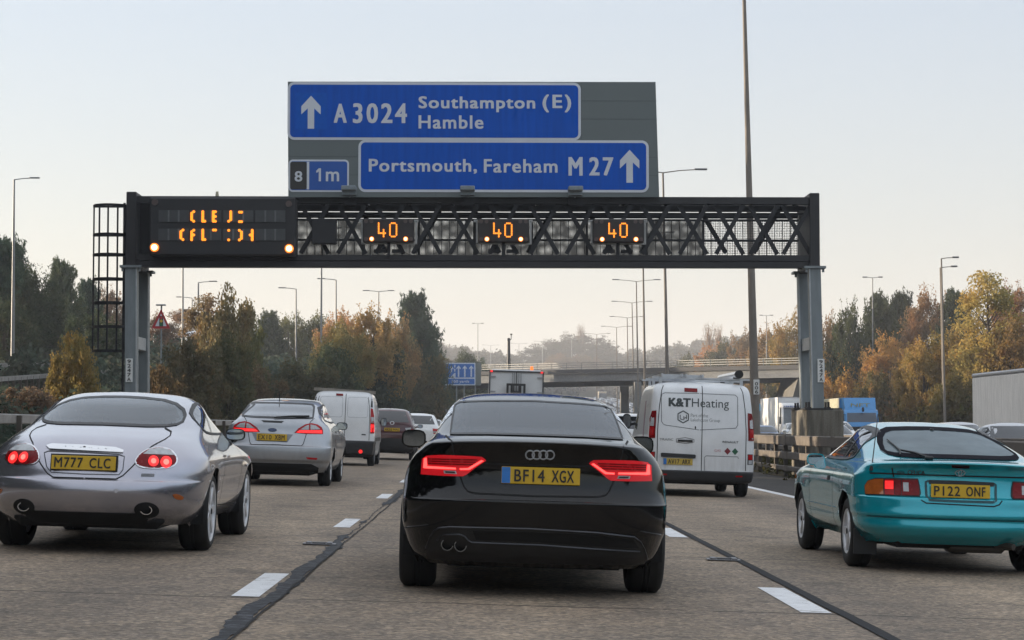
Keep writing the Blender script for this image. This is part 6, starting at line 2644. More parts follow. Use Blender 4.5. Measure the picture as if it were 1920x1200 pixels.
(a0, b0), (a1, b1), (a2, b2), (a3, b3) = kx((460, 364), (646, 300), (654, 372), (963, 380))
kw('K&T', a0, a1, b0, b0 + .158, M_GREYTX, .05)
kw('Heating', a2, a3, b0 - .048, b0 + .158, M_GREYTX, 0)
(hx, hz), = kx((582, 452))
m = MB()
n = 6
hexo = [(hx + .108 * math.sin(i * PI / 3), hz + .108 * math.cos(i * PI / 3)) for i in range(6)]
KT.line('logo', hexo, 'rear', .020, M_GREYTX, closed=True, off=.004)
for pp in ([(-.055, .035), (-.055, -.035), (-.005, -.052)], [(.012, .012), (.012, -.06)], [(.058, .04), (.058, -.04)], [(.012, -.025), (.058, -.008)]):
    KT.line('logo', [(hx + a, hz + b) for a, b in pp], 'rear', .015, M_GREYTX, off=.004)
(a0, b0), (a1, _), (a2, b2), (a3, _) = kx((645, 452), (788, 458), (645, 488), (888, 492))
kw('Part of the', a0, a1, b0, b0 + .062, M_GREYTX2)
kw('Lakehouse Group', a2, a3, b2 - .018, b2 + .058, M_GREYTX2)
(a0, b0), (a1, b1), (a2, b2), (a3, b3) = kx((385, 646), (500, 650), (910, 668), (1042, 672))
kw('TRAFIC', a0, a1, b0, b0 + .04, M_GREYTX2, .03)
kw('RENAULT', a2, a3, b2, b2 + .036, M_GREYTX, .02)
(a0, b0), (a1, b1) = kx((842, 735), (895, 738))
kw('GAS', a0, a1, b0 - .015, b0 + .03, pbr('pink_lettering', (.5, .22, .24), .5))
for (p_, mt) in (((951, 738), pbr('red_diamond', (.22, .02, .03), .4)), ((1014, 741), pbr('green_diamond', (.015, .11, .05), .4))):
    (a, b), = kx(p_)
    KT.patch('warning_diamond', [(a - .058, b), (a, b + .062), (a + .058, b), (a, b - .062)], 'rear', mt, off=.004, res=.03)
KT.patch('high_brake_light', kx((592, 213), (700, 218), (700, 247), (592, 242)), 'rear', M_LENSR, off=.012)
KT.patch('door_handle', kx((537, 640), (660, 644), (660, 662), (537, 657)), 'rear', M_TRIM, off=.02)
KT.line('handle_recess', kx((525, 635), (600, 625), (672, 640), (672, 662), (600, 674), (525, 662)), 'rear', .012, M_GREYLN, closed=True)
(a, b), = kx((684, 541))
KT.patch('door_lock', [(a + .012 * math.cos(i * PI / 5), b + .03 * math.sin(i * PI / 5)) for i in range(10)], 'rear', M_TRIM, off=.004)
KT.patch('plate_lamp_bar', kx((395, 755), (405, 750), (680, 766), (687, 775), (683, 797), (398, 784)), 'rear', M_TRIM, off=.025)
(a, b), = kx((538, 824))
KT.plate('AV17 ARX', a, b, .53, .115, band=True, off=.01, mat=pbr('faded_yellow_plate', (.52, .36, .06), .5))
lampo = kx((1086, 420), (1132, 424), (1140, 470), (1144, 640), (1140, 652), (1090, 646))
x_in, x_out = lampo[0][0], min(.952, max(p[0] for p in lampo))
z1, z0 = lampo[0][1], lampo[4][1]
for sgn in (1, -1):
    L_a = KT.patch('tail_lamp', [(sgn * a, b) for a, b in ((.825, z1), (.895, z1 - .01), (.93, z1 - .15), (.942, z0 + .02), (.935, z0), (.842, z0))], 'rear', M_LENSR, off=.012, res=.04)
    KT.patch('clear_lens', [(sgn * a, b) for a, b in ((.86, z1 - .13), (.915, z1 - .14), (.925, z1 - .28), (.865, z1 - .28))], 'rear', M_LENSC, off=.016, res=.03, parent=L_a)
    KT.patch('red_lens', [(sgn * a, b) for a, b in ((.862, z1 - .30), (.93, z1 - .30), (.936, z0 + .05), (.868, z0 + .05))], 'rear', M_LENSR2, off=.016, res=.03, parent=L_a)
    KT.patch('tail_lamp', [(sgn * a, b) for a, b in ((.835, .79), (.93, .79), (.93, .60), (.835, .60))], 'rear', M_TRIM, off=.008, res=.04)
    KT.patch('red_lens', [(sgn * a, b) for a, b in ((.845, .78), (.92, .78), (.92, .69), (.845, .69))], 'rear', M_LENSR2, off=.012, res=.03)
    KT.patch('clear_lens', [(sgn * a, b) for a, b in ((.85, .68), (.91, .68), (.91, .61), (.85, .61))], 'rear', M_LENSC, off=.012, res=.03)
    KT.patch('reflector', [(sgn * a, b) for a, b in ((.62, .40), (.74, .40), (.74, .375), (.62, .375))], 'rear', M_LENSR2, off=.006)
KT.line('panel_groove', [(-.50, 1.55), (-.48, 1.05), (.3, 1.02), (.32, 1.60), (-.2, 1.66)], 'left', .012, M_GREYLN, closed=True)
KT.patch('side_graphic', [(.55, 1.72), (.75, 1.72), (.45, 1.0), (.55, .5), (.35, .5), (.28, 1.0)], 'left', pbr('purple_vinyl', (.16, .06, .09), .4), off=.004, res=.08)
for sd_ in ('left', 'right'):
    KT.patch('side_window', [(2.05, 1.18), (2.05, 1.68), (2.55, 1.66), (3.0, 1.25)], sd_, M_WINTER, off=.005, res=.1, cut=True)
    KT.line('door_seam', [(1.9, .5), (1.9, 1.85)], sd_, .012)
    KT.line('door_seam', [(.45, 1.0), (1.9, 1.0)], sd_, .02)
    KT.line('door_handle', [(.62, 1.02), (.82, 1.02)], sd_, .04, M_TRIM, off=.02)
KT.patch('windscreen', [(-.70, 1.25), (.70, 1.25), (.62, 1.8), (-.62, 1.8)], 'front', M_WINTER, off=.004, res=.12, cut=True)
q = at_y(KT, *c4v((112, 488))[0], 2.7)
KT.mirror((q.x, 2.7, q.z), .17, .30, .14, M_TRIM, (-.93, 2.8, 1.3))
KT.mirror((-q.x, 2.7, q.z), .17, .30, .14, M_TRIM, (.93, 2.8, 1.3))
# roof rack, ladders, pipe tube
M_ALU = pbr('aluminium', (.55, .57, .60), .35, .7, var=.15)
for y in (-.45, 1.0, 1.9):
    m = MB()
    m.box((0, y, 2.14), (1.78, .04, .03))
    for sgn in (-1, 1):
        m.box((sgn * .74, y, 2.085), (.05, .07, .13))
    m.build('rack_bar', M_ALU, KT.root)
m = MB()
for x in (-.72, -.36, -.28, .02):
    m.box((x, .9, 2.185), (.03, 3.0, .055))
for k in range(11):
    m.box((-.54, -.4 + k * .27, 2.19), (.34, .03, .03))
    m.box((-.13, -.3 + k * .27, 2.19), (.28, .03, .03))
lad = m.build('roof_ladder', M_ALU)
lad.matrix_world = KT.M
tag(lad, 'aluminium ladder lying on the roof rack of the white heating van', 'ladder')
pc = thing('pipe_tube', 'white pipe carrier tube with black end cap on the roof of the heating van', 'tube', KT.M)
m = MB()
m.tube([(.68, -.50, 2.235), (.68, 2.3, 2.235)], .064, 16)
m.build('tube', P_WHT, pc, 40)
m = MB()
m.tube([(.68, -.60, 2.235), (.68, -.48, 2.235)], .076, 16)
for y in (-.15, 1.9):
    m.box((.68, y, 2.16), (.1, .06, .06))
m.build('end_cap', M_TRIM, pc, 40)
KT.finish(3, M_TRIM, sharp=42)
KT.underbody(yr=-.72, z0=.2)
KT.wheels(5, .20, mat=M_ALLOYD, simple=True)

# ================================================================== small white van in the left lane
rows = [(.26, .78, -.70, 3.1, .22, 5, .5, 3), (.33, .83, -.80, 3.2), (.60, .855, -.81, 3.25), (.66, .86, -.80, 3.25), (.68, .862, -.765, 3.25), (1.0, .865, -.76, 3.0), (1.2, .86, -.755, 2.5), (1.55, .835, -.72, 1.95), (1.80, .785, -.66, 1.6),
        (1.93, .73, -.58, 1.4), (1.985, .64, -.46, 1.3), (2.01, .42, -.25, 1.2)]
DO = Car('small_van', 'small white panel van with a plank rack on the roof behind the silver hatchback', 'van', car_matrix(55.3, -3.72), rows, 2.6, .35, (.31, .195), 1.50, P_WHT2, crown=.012, swell=.006)
dx = lambda *p: DO.xz(c2(*p))
DO.line('door_seam', [(.06, .69), (.06, 1.93)], 'rear', .016)
DO.lines('door_seam', [(-.72, .69), (-.72, 1.2), (-.70, 1.6), (-.66, 1.85)], 'rear', .014)
for sgn in (-1, 1):
    x0, x1 = (.12, .66) if sgn > 0 else (-.62, -.02)
    DO.line('panel_groove', rpoly(x0, x1, 1.30, 1.84, .06), 'rear', .012, pbr('soft_groove', (.46, .47, .48), .5), closed=True)
DO.patch('high_brake_light', dx((1202, 200), (1270, 203), (1270, 222), (1202, 219)), 'rear', M_LENSR, off=.015)
for sgn in (-1, 1):
    L_a = DO.patch('tail_lamp', [(sgn * a, b) for a, b in ((.735, 1.56), (.79, 1.54), (.825, 1.35), (.845, 1.05), (.835, .88), (.745, .88))], 'rear', M_LENSR2, off=.012, res=.05)
    DO.patch('clear_lens', [(sgn * a, b) for a, b in ((.755, 1.32), (.82, 1.32), (.832, 1.17), (.758, 1.17))], 'rear', M_LENSC, off=.016, res=.05, parent=L_a)
    DO.patch('lit_lamp', [(sgn * a, b) for a, b in ((.755, 1.12), (.832, 1.12), (.838, .92), (.755, .92))], 'rear', M_REDON, off=.016, res=.05, parent=L_a)
    DO.patch('dark_corner', [(sgn * a, b) for a, b in ((.74, 1.86), (.765, 1.86), (.785, 1.58), (.735, 1.58))], 'rear', M_TRIM, off=.006, res=.05)
q = dx((1440, 765))[0]
DO.patch('fog_lamp', [(q[0] + .05 * math.cos(i * PI / 6), q[1] + .05 * math.sin(i * PI / 6)) for i in range(12)], 'rear', M_REDON, off=.01)
DO.line('door_handle', dx((1450, 598), (1490, 601)), 'rear', .03, M_TRIM, off=.01)
for sd_ in ('left', 'right'):
    DO.line('panel_groove', rpoly(-.35, .55, 1.15, 1.72, .1), sd_, .014, M_GREYLN, closed=True)
    DO.line('door_seam', [(.75, .45), (.75, 1.8)], sd_, .014)
    DO.line('rub_strip', [(-.4, .72), (2.3, .72)], sd_, .10, M_TRIM, off=.006)
    DO.patch('side_window', [(1.0, 1.2), (1.0, 1.68), (1.5, 1.66), (2.1, 1.25)], sd_, M_WINTER, off=.005, res=.1)
    DO.line('door_handle', [(.5, 1.02), (.66, 1.02)], sd_, .05, M_TRIM, off=.01)
DO.mirror((.98, 1.85, 1.2), .17, .24, .14, M_TRIM, (.84, 1.9, 1.2))
DO.mirror((-.98, 1.85, 1.2), .17, .24, .14, M_TRIM, (-.84, 1.9, 1.2))
DO.finish(4, M_TRIM, sharp=42)
DO.underbody(yr=-.6, z0=.2)
DO.wheels(5, .19, mat=M_ALLOYD, simple=True)
m = MB()
a, b = at_y(DO, *c2((988, 152))[0], -.25), at_y(DO, *c2((1585, 190))[0], -.25)
m.bar(a, b, .20, .085)
rk = m.build('roof_rack', pbr('rack_plank', (.24, .215, .18), .7, var=.3), DO.root)
for x in (-.62, .62):
    m = MB()
    m.box((x, -.25, 2.03), (.06, .1, .12))
    m.build('rack_foot', M_TRIM, rk)


# ================================================================== simpler vehicles farther off
def simple_car(name, label, cat, s, u, kind, mat, back=True, grp='cars in the queue ahead', lit=False, bank=BANK, scale=1.0, wmat=None, detail=True):
    """kind: hatch, mpv, estate, saloon; back: seen from behind (else coming towards us)"""
    H = {'hatch': 1.47, 'mpv': 1.66, 'estate': 1.50, 'saloon': 1.44}[kind]
    wb = 2.6
    k = H / 1.5
    nose = [(.25, .74), (.36, .82), (.55, .85), (.70, .86), (.85, .86)]
    yr0 = {'hatch': -.72, 'mpv': -.74, 'estate': -.92, 'saloon': -1.02}[kind]
    if kind == 'saloon':
        top = [(.95, .83, yr0 + .04, 2.9), (1.0, .78, yr0 + .1, 2.4), (1.03, .74, -.45, 2.2), (1.15, .68, -.15, 1.95), (1.30, .61, .25, 1.65), (H - .04, .50, .7, 1.4), (H, .25, .95, 1.2)]
    else:
        top = [(.95, .84, yr0 + .04, 2.9), (1.03 * k, .80, yr0 + .06, 2.4), (1.08 * k, .76, yr0 + .08, 2.25), (1.22 * k, .71, yr0 + .2, 1.95), (1.36 * k, .64, yr0 + .36, 1.6), (H - .035, .54, yr0 + .55, 1.35), (H, .28, yr0 + .9, 1.15)]
    rows = [(z, w, yr0 + (.10 if z < .3 else .02 if z < .5 else 0) * (1), 3.3 + (.1 if .3 < z < .75 else 0), .32, 3.6, .6, 2.6) for z, w in nose] + [(*q,) for q in top]
    M_ = car_matrix(s, u, 0 if back else PI, bank if back else -bank) @ Matrix.Diagonal((scale, scale, scale, 1))
    if not back:
        M_ = M_ @ Matrix.Translation((0, -1.2, 0))
    C_ = Car(name, label, cat, M_, rows, wb, .35, (.31, .195), 1.50, mat, grp, nper=3, nloop=44)
    wm = wmat or (M_WDARK if back else glass('oncoming_window', (.03, .035, .04), (.03, .035, .04), .2, .7))
    zb, zt = (1.10 * k, H - .09)
    if kind == 'saloon':
        zb, zt = 1.05, H - .08
    rw = [(-.64, zb), (.64, zb), (.50, zt), (-.50, zt)]
    C_.patch('rear_window', rw, 'rear', wm, off=.006, res=.16, resz=.04)
    C_.patch('windscreen', [(-.66, zb - .02), (.66, zb - .02), (.50, zt), (-.50, zt)], 'front', wm, off=.006, res=.16, resz=.04)
    ye = yr0 + (.35 if kind != 'saloon' else .8)
    for sd_ in ('left', 'right'):
        C_.patch('side_window', [(ye + .1, zb + .03), (ye + .35, zt - .03), (1.25, zt - .03), (2.0, zb + .02)], sd_, wm, off=.006, res=.2, resz=.06)
    for sgn in (-1, 1):
        L_ = C_.patch('tail_lamp', [(sgn * a, b) for a, b in ((.56, .93), (.80, .92), (.82, .76), (.60, .74))], 'rear', M_REDON if lit else M_LENSR2, off=.01, res=.08)
        C_.patch('clear_lens', [(sgn * a, b) for a, b in ((.58, .84), (.80, .83), (.81, .79), (.59, .78))], 'rear', M_LENSC, off=.014, res=.08, parent=L_)
        C_.patch('headlamp', [(sgn * a, b) for a, b in ((.48, .72), (.76, .80), (.80, .70), (.52, .62))], 'front', M_LENSC, off=.01, res=.08)
        C_.mirror((sgn * .93, 1.9, 1.0 * k), .18, .13, .14, mat, (sgn * .80, 1.95, .98 * k))
    if detail:
        C_.patch('grille', [(-.36, .70), (.36, .70), (.32, .60), (-.32, .60)], 'front', M_TRIM, off=.008, res=.1)
        C_.plate('AB12 CDE' if False else 'X X', 0, .72, .5, .11) if False else None
        m = MB()
        y = C_._cast(0, .72, 'rear', 0).y
        m.box((0, y - .012, .72), (.50, .012, .11))
        m.build('number_plate', M_PLATE, C_.root)
        m = MB()
        y = C_._cast(0, .5, 'front', 0).y
        m.box((0, y + .012, .48), (.50, .012, .11))
        m.build('front_plate', M_WHITE, C_.root)
    C_.finish(3, M_TRIM if kind == 'mpv' else None, thick=0)
    C_.underbody(yr=-.5, z0=.2)
    C_.wheels(5, .19, mat=M_ALLOYD, simple=True)
    return C_


P_RED = paint('maroon_paint', (.060, .005, .010), .3, .3, .2)
P_GREY = paint('grey_paint', (.10, .105, .11), .5, .3, .2)
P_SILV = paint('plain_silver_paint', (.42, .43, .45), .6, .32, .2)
P_DBL = paint('dark_blue_paint', (.012, .022, .06), .3, .3, .2)
P_DK = paint('dark_grey_paint', (.018, .019, .021), .2, .3, .25)
P_BLUE = paint('mid_blue_paint', (.02, .08, .22), .3, .3, .2)
c6r = tr(690, 740, 10)
RD = simple_car('people_carrier', 'dark red people carrier seen past the small white van', 'car', 66, -3.05, 'mpv', P_RED, detail=False)
RD.patch('roof_reflection', [(-.50, -.12), (.50, -.12), (.52, .9), (-.52, .9)], 'top', P_SILV, off=.004, res=.15)  # pale reflection on the red roof, put in as silver paint
for sgn in (-1, 1):
    RD.patch('clear_lens', [(sgn * a, b) for a, b in ((.52, 1.04), (.70, 1.06), (.72, .97), (.56, .95))], 'rear', M_LENSC, off=.012, res=.06)
    RD.patch('red_lens', [(sgn * a, b) for a, b in ((.70, 1.02), (.80, 1.0), (.82, .90), (.68, .90))], 'rear', M_LENSR2, off=.012, res=.06)
q = RD.px(*c6r((450, 655))[0])
pl = RD.plate('AK55 HAJ', q.x, q.z, .50, .11)
m = MB()
q = RD.px(*c6r((452, 530))[0])
ring(m, (q.x, q.y, q.z), .06, .05, .012, car=RD)
m.build('badge', M_BADGE, RD.root)
m = MB()
m.tube([(0, -.1, 1.66), (0, -.22, 1.80)], [.012, .006], 6)
m.build('aerial', M_TRIM, RD.root)
simple_car('small_car', 'small white hatchback partly hidden by the mirror of the black hatchback', 'car', 81, -2.85, 'hatch', P_WHT2, scale=1.1)
simple_car('small_car', 'silver car whose edge shows between the small white hatchback and the black car', 'car', 101, -3.2, 'hatch', P_SILV)
simple_car('small_car', 'white car half hidden in front of the heating van, beside its mirror', 'car', 58, 4.3, 'mpv', P_WHT2)

# cars coming the other way, beyond the central reserve
opp = [(86, 14.6, 'hatch', P_SILV, 'silver car behind the barrier just left of the concrete plinth'),
       (96, 14.9, 'saloon', P_DK, 'dark car roof behind the silver car left of the plinth'),
       (100, 17.0, 'mpv', P_WHT2, 'white people carrier left of the plinth behind the thick lamp post'),
       (66, 13.9, 'estate', P_DK, 'dark car behind the barrier between plinth and teal coupe'),
       (63, 14.9, 'estate', P_SILV, 'silver estate with roof bars above the roof of the teal coupe'),
       (49, 12.85, 'saloon', P_SILV, 'silver car in front of the pale trailer at the right edge'),
       (45, 13.6, 'saloon', P_DBL, 'dark blue car cut by the right edge beside the silver one'),
       (118, 15.4, 'hatch', P_BLUE, 'blue hatchback seen between the heating van and the thick lamp post'),
       (130, 15.2, 'hatch', P_WHT2, 'white hatchback behind the blue one, left of the thick lamp post'),
       (135, 19.2, 'mpv', P_SILV, 'silver people carrier in front of the white lorry'),
       (150, 15.0, 'saloon', P_DK, 'dark saloon in the queue behind the white hatchback'),
       (158, 19.0, 'hatch', P_GREY, 'grey hatchback beside the white lorry')]
for s, u, k_, mt, lb in opp:
    simple_car('oncoming_car', lb, 'car', s, u, k_, mt, back=False, grp='oncoming cars beyond the central reserve', bank=0)
# far queue under the bridge: one car built, its parts copied
far0 = simple_car('queue_car', 'tiny hazy car in the oncoming queue seen under the bridge', 'car', 230, 14.8, 'hatch', P_SILV, back=False, grp='hazy queue of oncoming cars under the bridge', bank=0, detail=False)
cols_ = [P_SILV, P_WHT2, P_DK, P_GREY, P_DBL, P_RED]
k = 0
for ln, u in enumerate((14.8, 18.5, 22.0)):
    s = 244 + ln * 5
    while s < 790:
        if k % 7 != 5:
            r2 = far0.root.copy()
            COL.objects.link(r2)
            r2.matrix_world = car_matrix(s, u, PI, 0) @ Matrix.Translation((0, -1.2, 0))
            r2['label'] = far0.root['label']
            mt = cols_[(k * 5 + ln) % 6]
            for ch in list(far0.root.children):
                if ch.name.split('.')[0] in ('body', 'windscreen', 'headlamp', 'rear_bumper'):
                    c_ = ch.copy()
                    COL.objects.link(c_)
                    c_.parent = r2
                    if ch.name.split('.')[0] in ('body', 'rear_bumper'):
                        c_.material_slots[0].link = 'OBJECT'
                        c_.material_slots[0].material = mt
        k += 1
        s += 9.5 + (k * 3 % 5) * 1.5
# a few cars of our own queue beyond the bridge
for i, (s, u, mt) in enumerate(((120, 2.0, P_SILV), (138, -3.3, P_DK), (150, 4.1, P_WHT2), (175, .4, P_GREY), (190, -3.4, P_SILV), (200, 4.0, P_DBL))):
    simple_car('queue_car', ['silver car ahead of the box lorry', 'dark car ahead in the left lane beyond the box lorry', 'white car ahead in the right lane beyond the heating van', 'grey car well ahead in the middle lane', 'silver car well ahead in the left lane', 'dark blue car well ahead in the right lane'][i], 'car', s, u, 'hatch', mt, grp='cars far ahead in our queue')

# ------------------------------------------------------------------ lorries
M_BOXW = pbr('box_white', (.62, .63, .63), .45, var=.1, scale=1.5)
M_TAN = pbr('grimy_white', (.48, .47, .45), .6, var=.15, scale=1)


def twin_wheels(root, ys, hw, r=.48):
    me = MB().lathe([(-.26, .25), (-.27, r - .05), (-.2, r), (.2, r), (.27, r - .05), (.26, .25), (.2, .2), (.2, .01)], 24).mesh('wheel', M_TYRE, 40)
    for y in ys:
        for sgn in (-1, 1):
            o = link('wheel', me, root)
            o.location = (sgn * (hw - .3), y, r)
            o.rotation_euler = (0, 0, 0 if sgn > 0 else PI)


# box lorry ahead, seen from behind
root = thing('box_lorry', 'white box lorry ahead with red top lamps, orange beacon and dark carrier', 'lorry', car_matrix(91, .45))
BX = root
# its place: from the picture
M_ = car_matrix(91, 0)
q = M_.inverted() @ P(967, 760, 91)
root.matrix_world = M_ @ Matrix.Translation((q.x, 0, 0))
m = MB()
m.box((0, 3.6, 2.42), (2.44, 7.2, 2.55), bev=.03)
m.box((0, 3.6, 3.72), (2.2, 7.0, .08), bev=.03)
m.build('box_body', M_BOXW, root)
m = MB()
m.box((0, -.02, 3.67), (2.48, .06, .07))
m.box((0, -.02, 1.15), (2.48, .06, .12))
for x in (-1.2, 0, 1.2):
    m.box((x, -.02, 2.4), (.06 if x else .035, .05, 2.5))
m.build('door_frame', pbr('dark_door_frame', (.07, .07, .072), .5, .3), root)
m = MB()
for x in (-.18, -.10, .1, .2):
    m.tube([(x, -.05, 1.2), (x, -.05, 3.62)], .018, 6)
m.build('locking_bar', pbr('zinc', (.35, .35, .36), .5, .5), root)
m = MB()
for sgn in (-1, 1):
    for z in (1.5, 2.3, 2.75, 3.42):
        m.box((sgn * 1.06, -.04, z), (.26, .03, .06))
m.build('hinge', pbr('zinc', (.35, .35, .36), .5, .5), root)
m = MB()
m.box((-.02, -.35, 3.08), (.80, .08, .10))
for x in (-.46, -.24, .2, .42):
    m.box((x * .86, -.3, 2.75), (.10, .12, .75))
m.box((0, -.32, 2.45), (.35, .3, .7), bev=.05)
m.box((0, -.45, 1.7), (1.7, .7, .9), bev=.06)
for x in (-.12, .12):
    m.box((x, -.42, 2.85), (.05, .06, .5))
m.build('fork_carrier', M_GDARK, root)
for x in (-1.13, 1.13):
    m = MB()
    m.box((x, -.06, 3.66), (.11, .05, .07), bev=.015)
    m.build('top_lamp', M_REDON, root)
m = MB()
m.tube([(.68, .3, 3.75), (.68, .3, 3.94)], [.08, .06], 10)
m.build('beacon', emit('orange_beacon', (1, .2, .03, 1), .5, (.6, .15, .03)), root, 40)
m = MB()
m.box((0, .1, .75), (2.3, .2, .25), bev=.03)
m.box((0, 3.6, .9), (1.2, 7, .3))
m.build('chassis', M_UNDER, root)
for sgn in (-1, 1):
    m = MB()
    m.box((sgn * .95, -.02, .78), (.4, .05, .14))
    m.build('tail_lamp', M_LENSR2, root)
m = MB()
m.box((0, 8.2, 1.75), (2.3, 1.7, 2.3), bev=.12)
m.build('cab', M_BOXW, root)
twin_wheels(root, (1.9, 7.9), 1.22)


def lorry(label, s, u, L, top, colbox, colcab, cabh, w=2.45, visor=None, text=None, tcol=None, airdam=None, person=False, zs=1.62, grp='oncoming lorries'):
    """coming towards us: local -y faces the camera"""
    root = thing('oncoming_lorry', label, 'lorry', car_matrix(s, u, 0, 0), grp)
    hw = w / 2
    m = MB()
    m.box((0, 2.0 + L / 2, (1.05 + top) / 2), (w, L, top - 1.05), bev=.04)
    m.build('box_body', colbox, root)
    m = MB()
    for x in (-hw, hw):
        m.box((x, 2.0 + L / 2, 1.08), (.05, L, .14))
        m.box((x, 2.0, (1.05 + top) / 2), (.06, .06, top - 1.1))
    m.box((0, 2.0, top - .02), (w + .02, .08, .08))
    m.build('box_frame', pbr('zinc', (.35, .35, .36), .5, .5), root)
    # cab: sloped screen, rounded nose
    zt = cabh
    prof = [(1.9, .55), (.05, .55), (-.02, .75), (-.02, 1.55), (.12, 1.75), (.28, zt - .25), (.45, zt - .05), (.75, zt), (1.9, zt)]
    m = MB()
    cw = hw - .06
    n = len(prof)
    vs = []
    for x, ins in ((-cw, .10), (-cw + .12, 0), (cw - .12, 0), (cw, .10)):
        vs += [(x, a + (ins if a < 1 else 0), b) for a, b in prof]
    fs = []
    for c_ in range(3):
        for i in range(n):
            j = (i + 1) % n
            fs.append((c_ * n + i, c_ * n + j, (c_ + 1) * n + j, (c_ + 1) * n + i))
    fs += [tuple(range(n)), tuple(3 * n + i for i in range(n - 1, -1, -1))]
    m.add(vs, fs)
    cab = m.build('cab', colcab, root, 35)
    yz = lambda z: -.02 if z < 1.55 else (.12 * (z - 1.55) / .2 - .02 if z < 1.75 else .12 + .16 * (z - 1.75) / (zt - 2.0))
    z0, z1 = zs, zt - (.42 if zs > 1.5 else .22)
    m = MB()
    m.add([(-cw + .1, yz(z0) - .012, z0), (cw - .1, yz(z0) - .012, z0), (cw - .16, yz(z1) - .012, z1), (-cw + .16, yz(z1) - .012, z1)], [(0, 1, 2, 3)])
    m.build('windscreen', glass('lorry_screen', (.35, .37, .38), (.16, .18, .20), .25, .6), root)
    if visor:
        m = MB()
        m.box((0, yz(z1) - .10, z1 + .10), (2 * cw - .1, .20, .22), bev=.03)
        m.build('sun_visor', visor, root)
        if text:
            write('lettering', text, (-cw + .2, cw - .2, z1 + .04, z1 + .16), yz(z1) - .205, tcol, root, .03)
    m = MB()
    m.box((0, -.03, 1.15), (2 * cw * .7, .04, .5), bev=.01)
    m.box((0, -.02, .62), (2 * cw, .12, .26), bev=.04)
    m.build('grille', M_TRIM, root)
    for sgn in (-1, 1):
        m = MB()
        m.box((sgn * (cw - .25), -.05, .82), (.34, .05, .2), bev=.015)
        m.build('headlamp', M_LENSC, root)
        m = MB()
        m.box((sgn * (hw + .10), .15, 1.95), (.16, .14, .62), bev=.04)
        m.bar((sgn * (hw + .05), .15, 2.2), (sgn * (hw - .15), .3, 2.2), .03, .03)
        m.build('door_mirror', M_TRIM, root)
        m = MB()
        vs = [(sgn * (cw + .006), a, b) for a, b in ((.55, 1.65), (1.35, 1.65), (1.35, zt - .4), (.72, zt - .4))]
        m.add(vs, [(0, 1, 2, 3)])
        m.build('side_window', M_WDARK, root)
    if airdam:
        m = MB()
        a0 = [(-cw + .1, .62, zt - .02), (cw - .1, .62, zt - .02), (cw - .05, 1.1, top), (-cw + .05, 1.1, top), (-cw + .1, 1.96, zt - .02), (cw - .1, 1.96, zt - .02), (cw - .05, 1.96, top), (-cw + .05, 1.96, top)]
        m.add(a0, [(0, 1, 2, 3), (0, 3, 7, 4), (1, 5, 6, 2), (3, 2, 6, 7), (0, 4, 5, 1), (4, 7, 6, 5)])
        m.build('air_deflector', airdam, root)
    if person:
        m = MB()
        m.box((-.05, 1.7, 1.6), (1.9, .1, 1.2))
        m.build('seat_back', M_INT, root)
    m = MB()
    m.box((0, 2 + L / 2, .85), (1.0, L, .35))
    m.build('chassis', M_UNDER, root)
    twin_wheels(root, (1.0, 2 + L - 2.0, 2 + L - 3.2), hw)
    return root


P_LBLUE = paint('sky_blue_paint', (.03, .36, .58), .1, .35, .15)
P_CBLUE = paint('lorry_blue_paint', (.006, .21, .52), .1, .35, .15)
M_YSIDE = pbr('blue_yellow_curtain', (.34, .32, .22), .6, var=.3)


def at_lorry(px, d):
    p = P(px, 790, d)
    return p.x - cx(d)


b1 = lorry('blue box lorry with yellowish side coming towards us right of the gantry leg', 136, at_lorry(1617, 136), 7.0, 3.35, M_YSIDE, P_CBLUE, 2.55, w=2.40, airdam=P_CBLUE, person=True, zs=1.32)
m = MB()
m.box((0, 1.985, 2.2), (2.38, .02, 2.2))
m.build('front_panel', P_CBLUE, b1)
m = MB()
m.box((.05, .02, 2.55), (.14, .18, .3), bev=.03)
m.build('wiper_camera', M_TRIM, b1)
write('lettering', 'NFT', (-.65, .65, 2.75, 2.97), .68, pbr('yellow_lettering', (.30, .28, .08), .5), b1, .02)
b2 = lorry('white articulated lorry with a blue lettered visor coming towards us left of the gantry leg', 172, at_lorry(1493, 172), 11, 3.95, M_BOXW, P_WHT2, 3.45, w=2.5, visor=P_WHT2, text='IBERDLI', tcol=pbr('blue_lettering', (.02, .10, .42), .5))
b3 = lorry('pale blue lorry coming towards us, half hidden by the thick lamp post', 188, at_lorry(1420, 188), 8, 3.6, P_LBLUE, P_LBLUE, 3.3, w=2.5)
b4 = lorry('sunlit cream lorry far off under the bridge', 690, at_lorry(1131, 690), 8, 3.7, pbr('cream_box', (.66, .56, .42), .6), P_DK, 3.0, w=2.5)
# driver in a yellow jacket in the blue lorry
bm = bmesh.new()
chain = [((0, 0, 0), .17), ((0, -.02, .22), .18), ((0, -.02, .42), .19), ((0, -.02, .52), .07), ((0, -.04, .62), .095), ((0, -.04, .74), .08),
         ((-.2, -.03, .43), .075), ((-.26, -.14, .20), .055), ((-.17, -.36, .16), .045), ((-.10, -.46, .24), .04),
         ((.2, -.03, .43), .075), ((.26, -.14, .20), .055), ((.17, -.36, .16), .045), ((.10, -.46, .24), .04)]
vv = [bm.verts.new(c[0]) for c in chain]
for a, b in ((0, 1), (1, 2), (2, 3), (3, 4), (4, 5), (2, 6), (6, 7), (7, 8), (8, 9), (2, 10), (10, 11), (11, 12), (12, 13)):
    bm.edges.new((vv[a], vv[b]))
me = bpy.data.meshes.new('person')
bm.to_mesh(me)
bm.free()
po = link('person', me)
md = po.modifiers.new('skin', 'SKIN')
for i, c in enumerate(chain):
    me.skin_vertices[0].data[i].radius = (c[1], c[1] * (.75 if i < 3 else 1))
me.skin_vertices[0].data[0].use_root = True
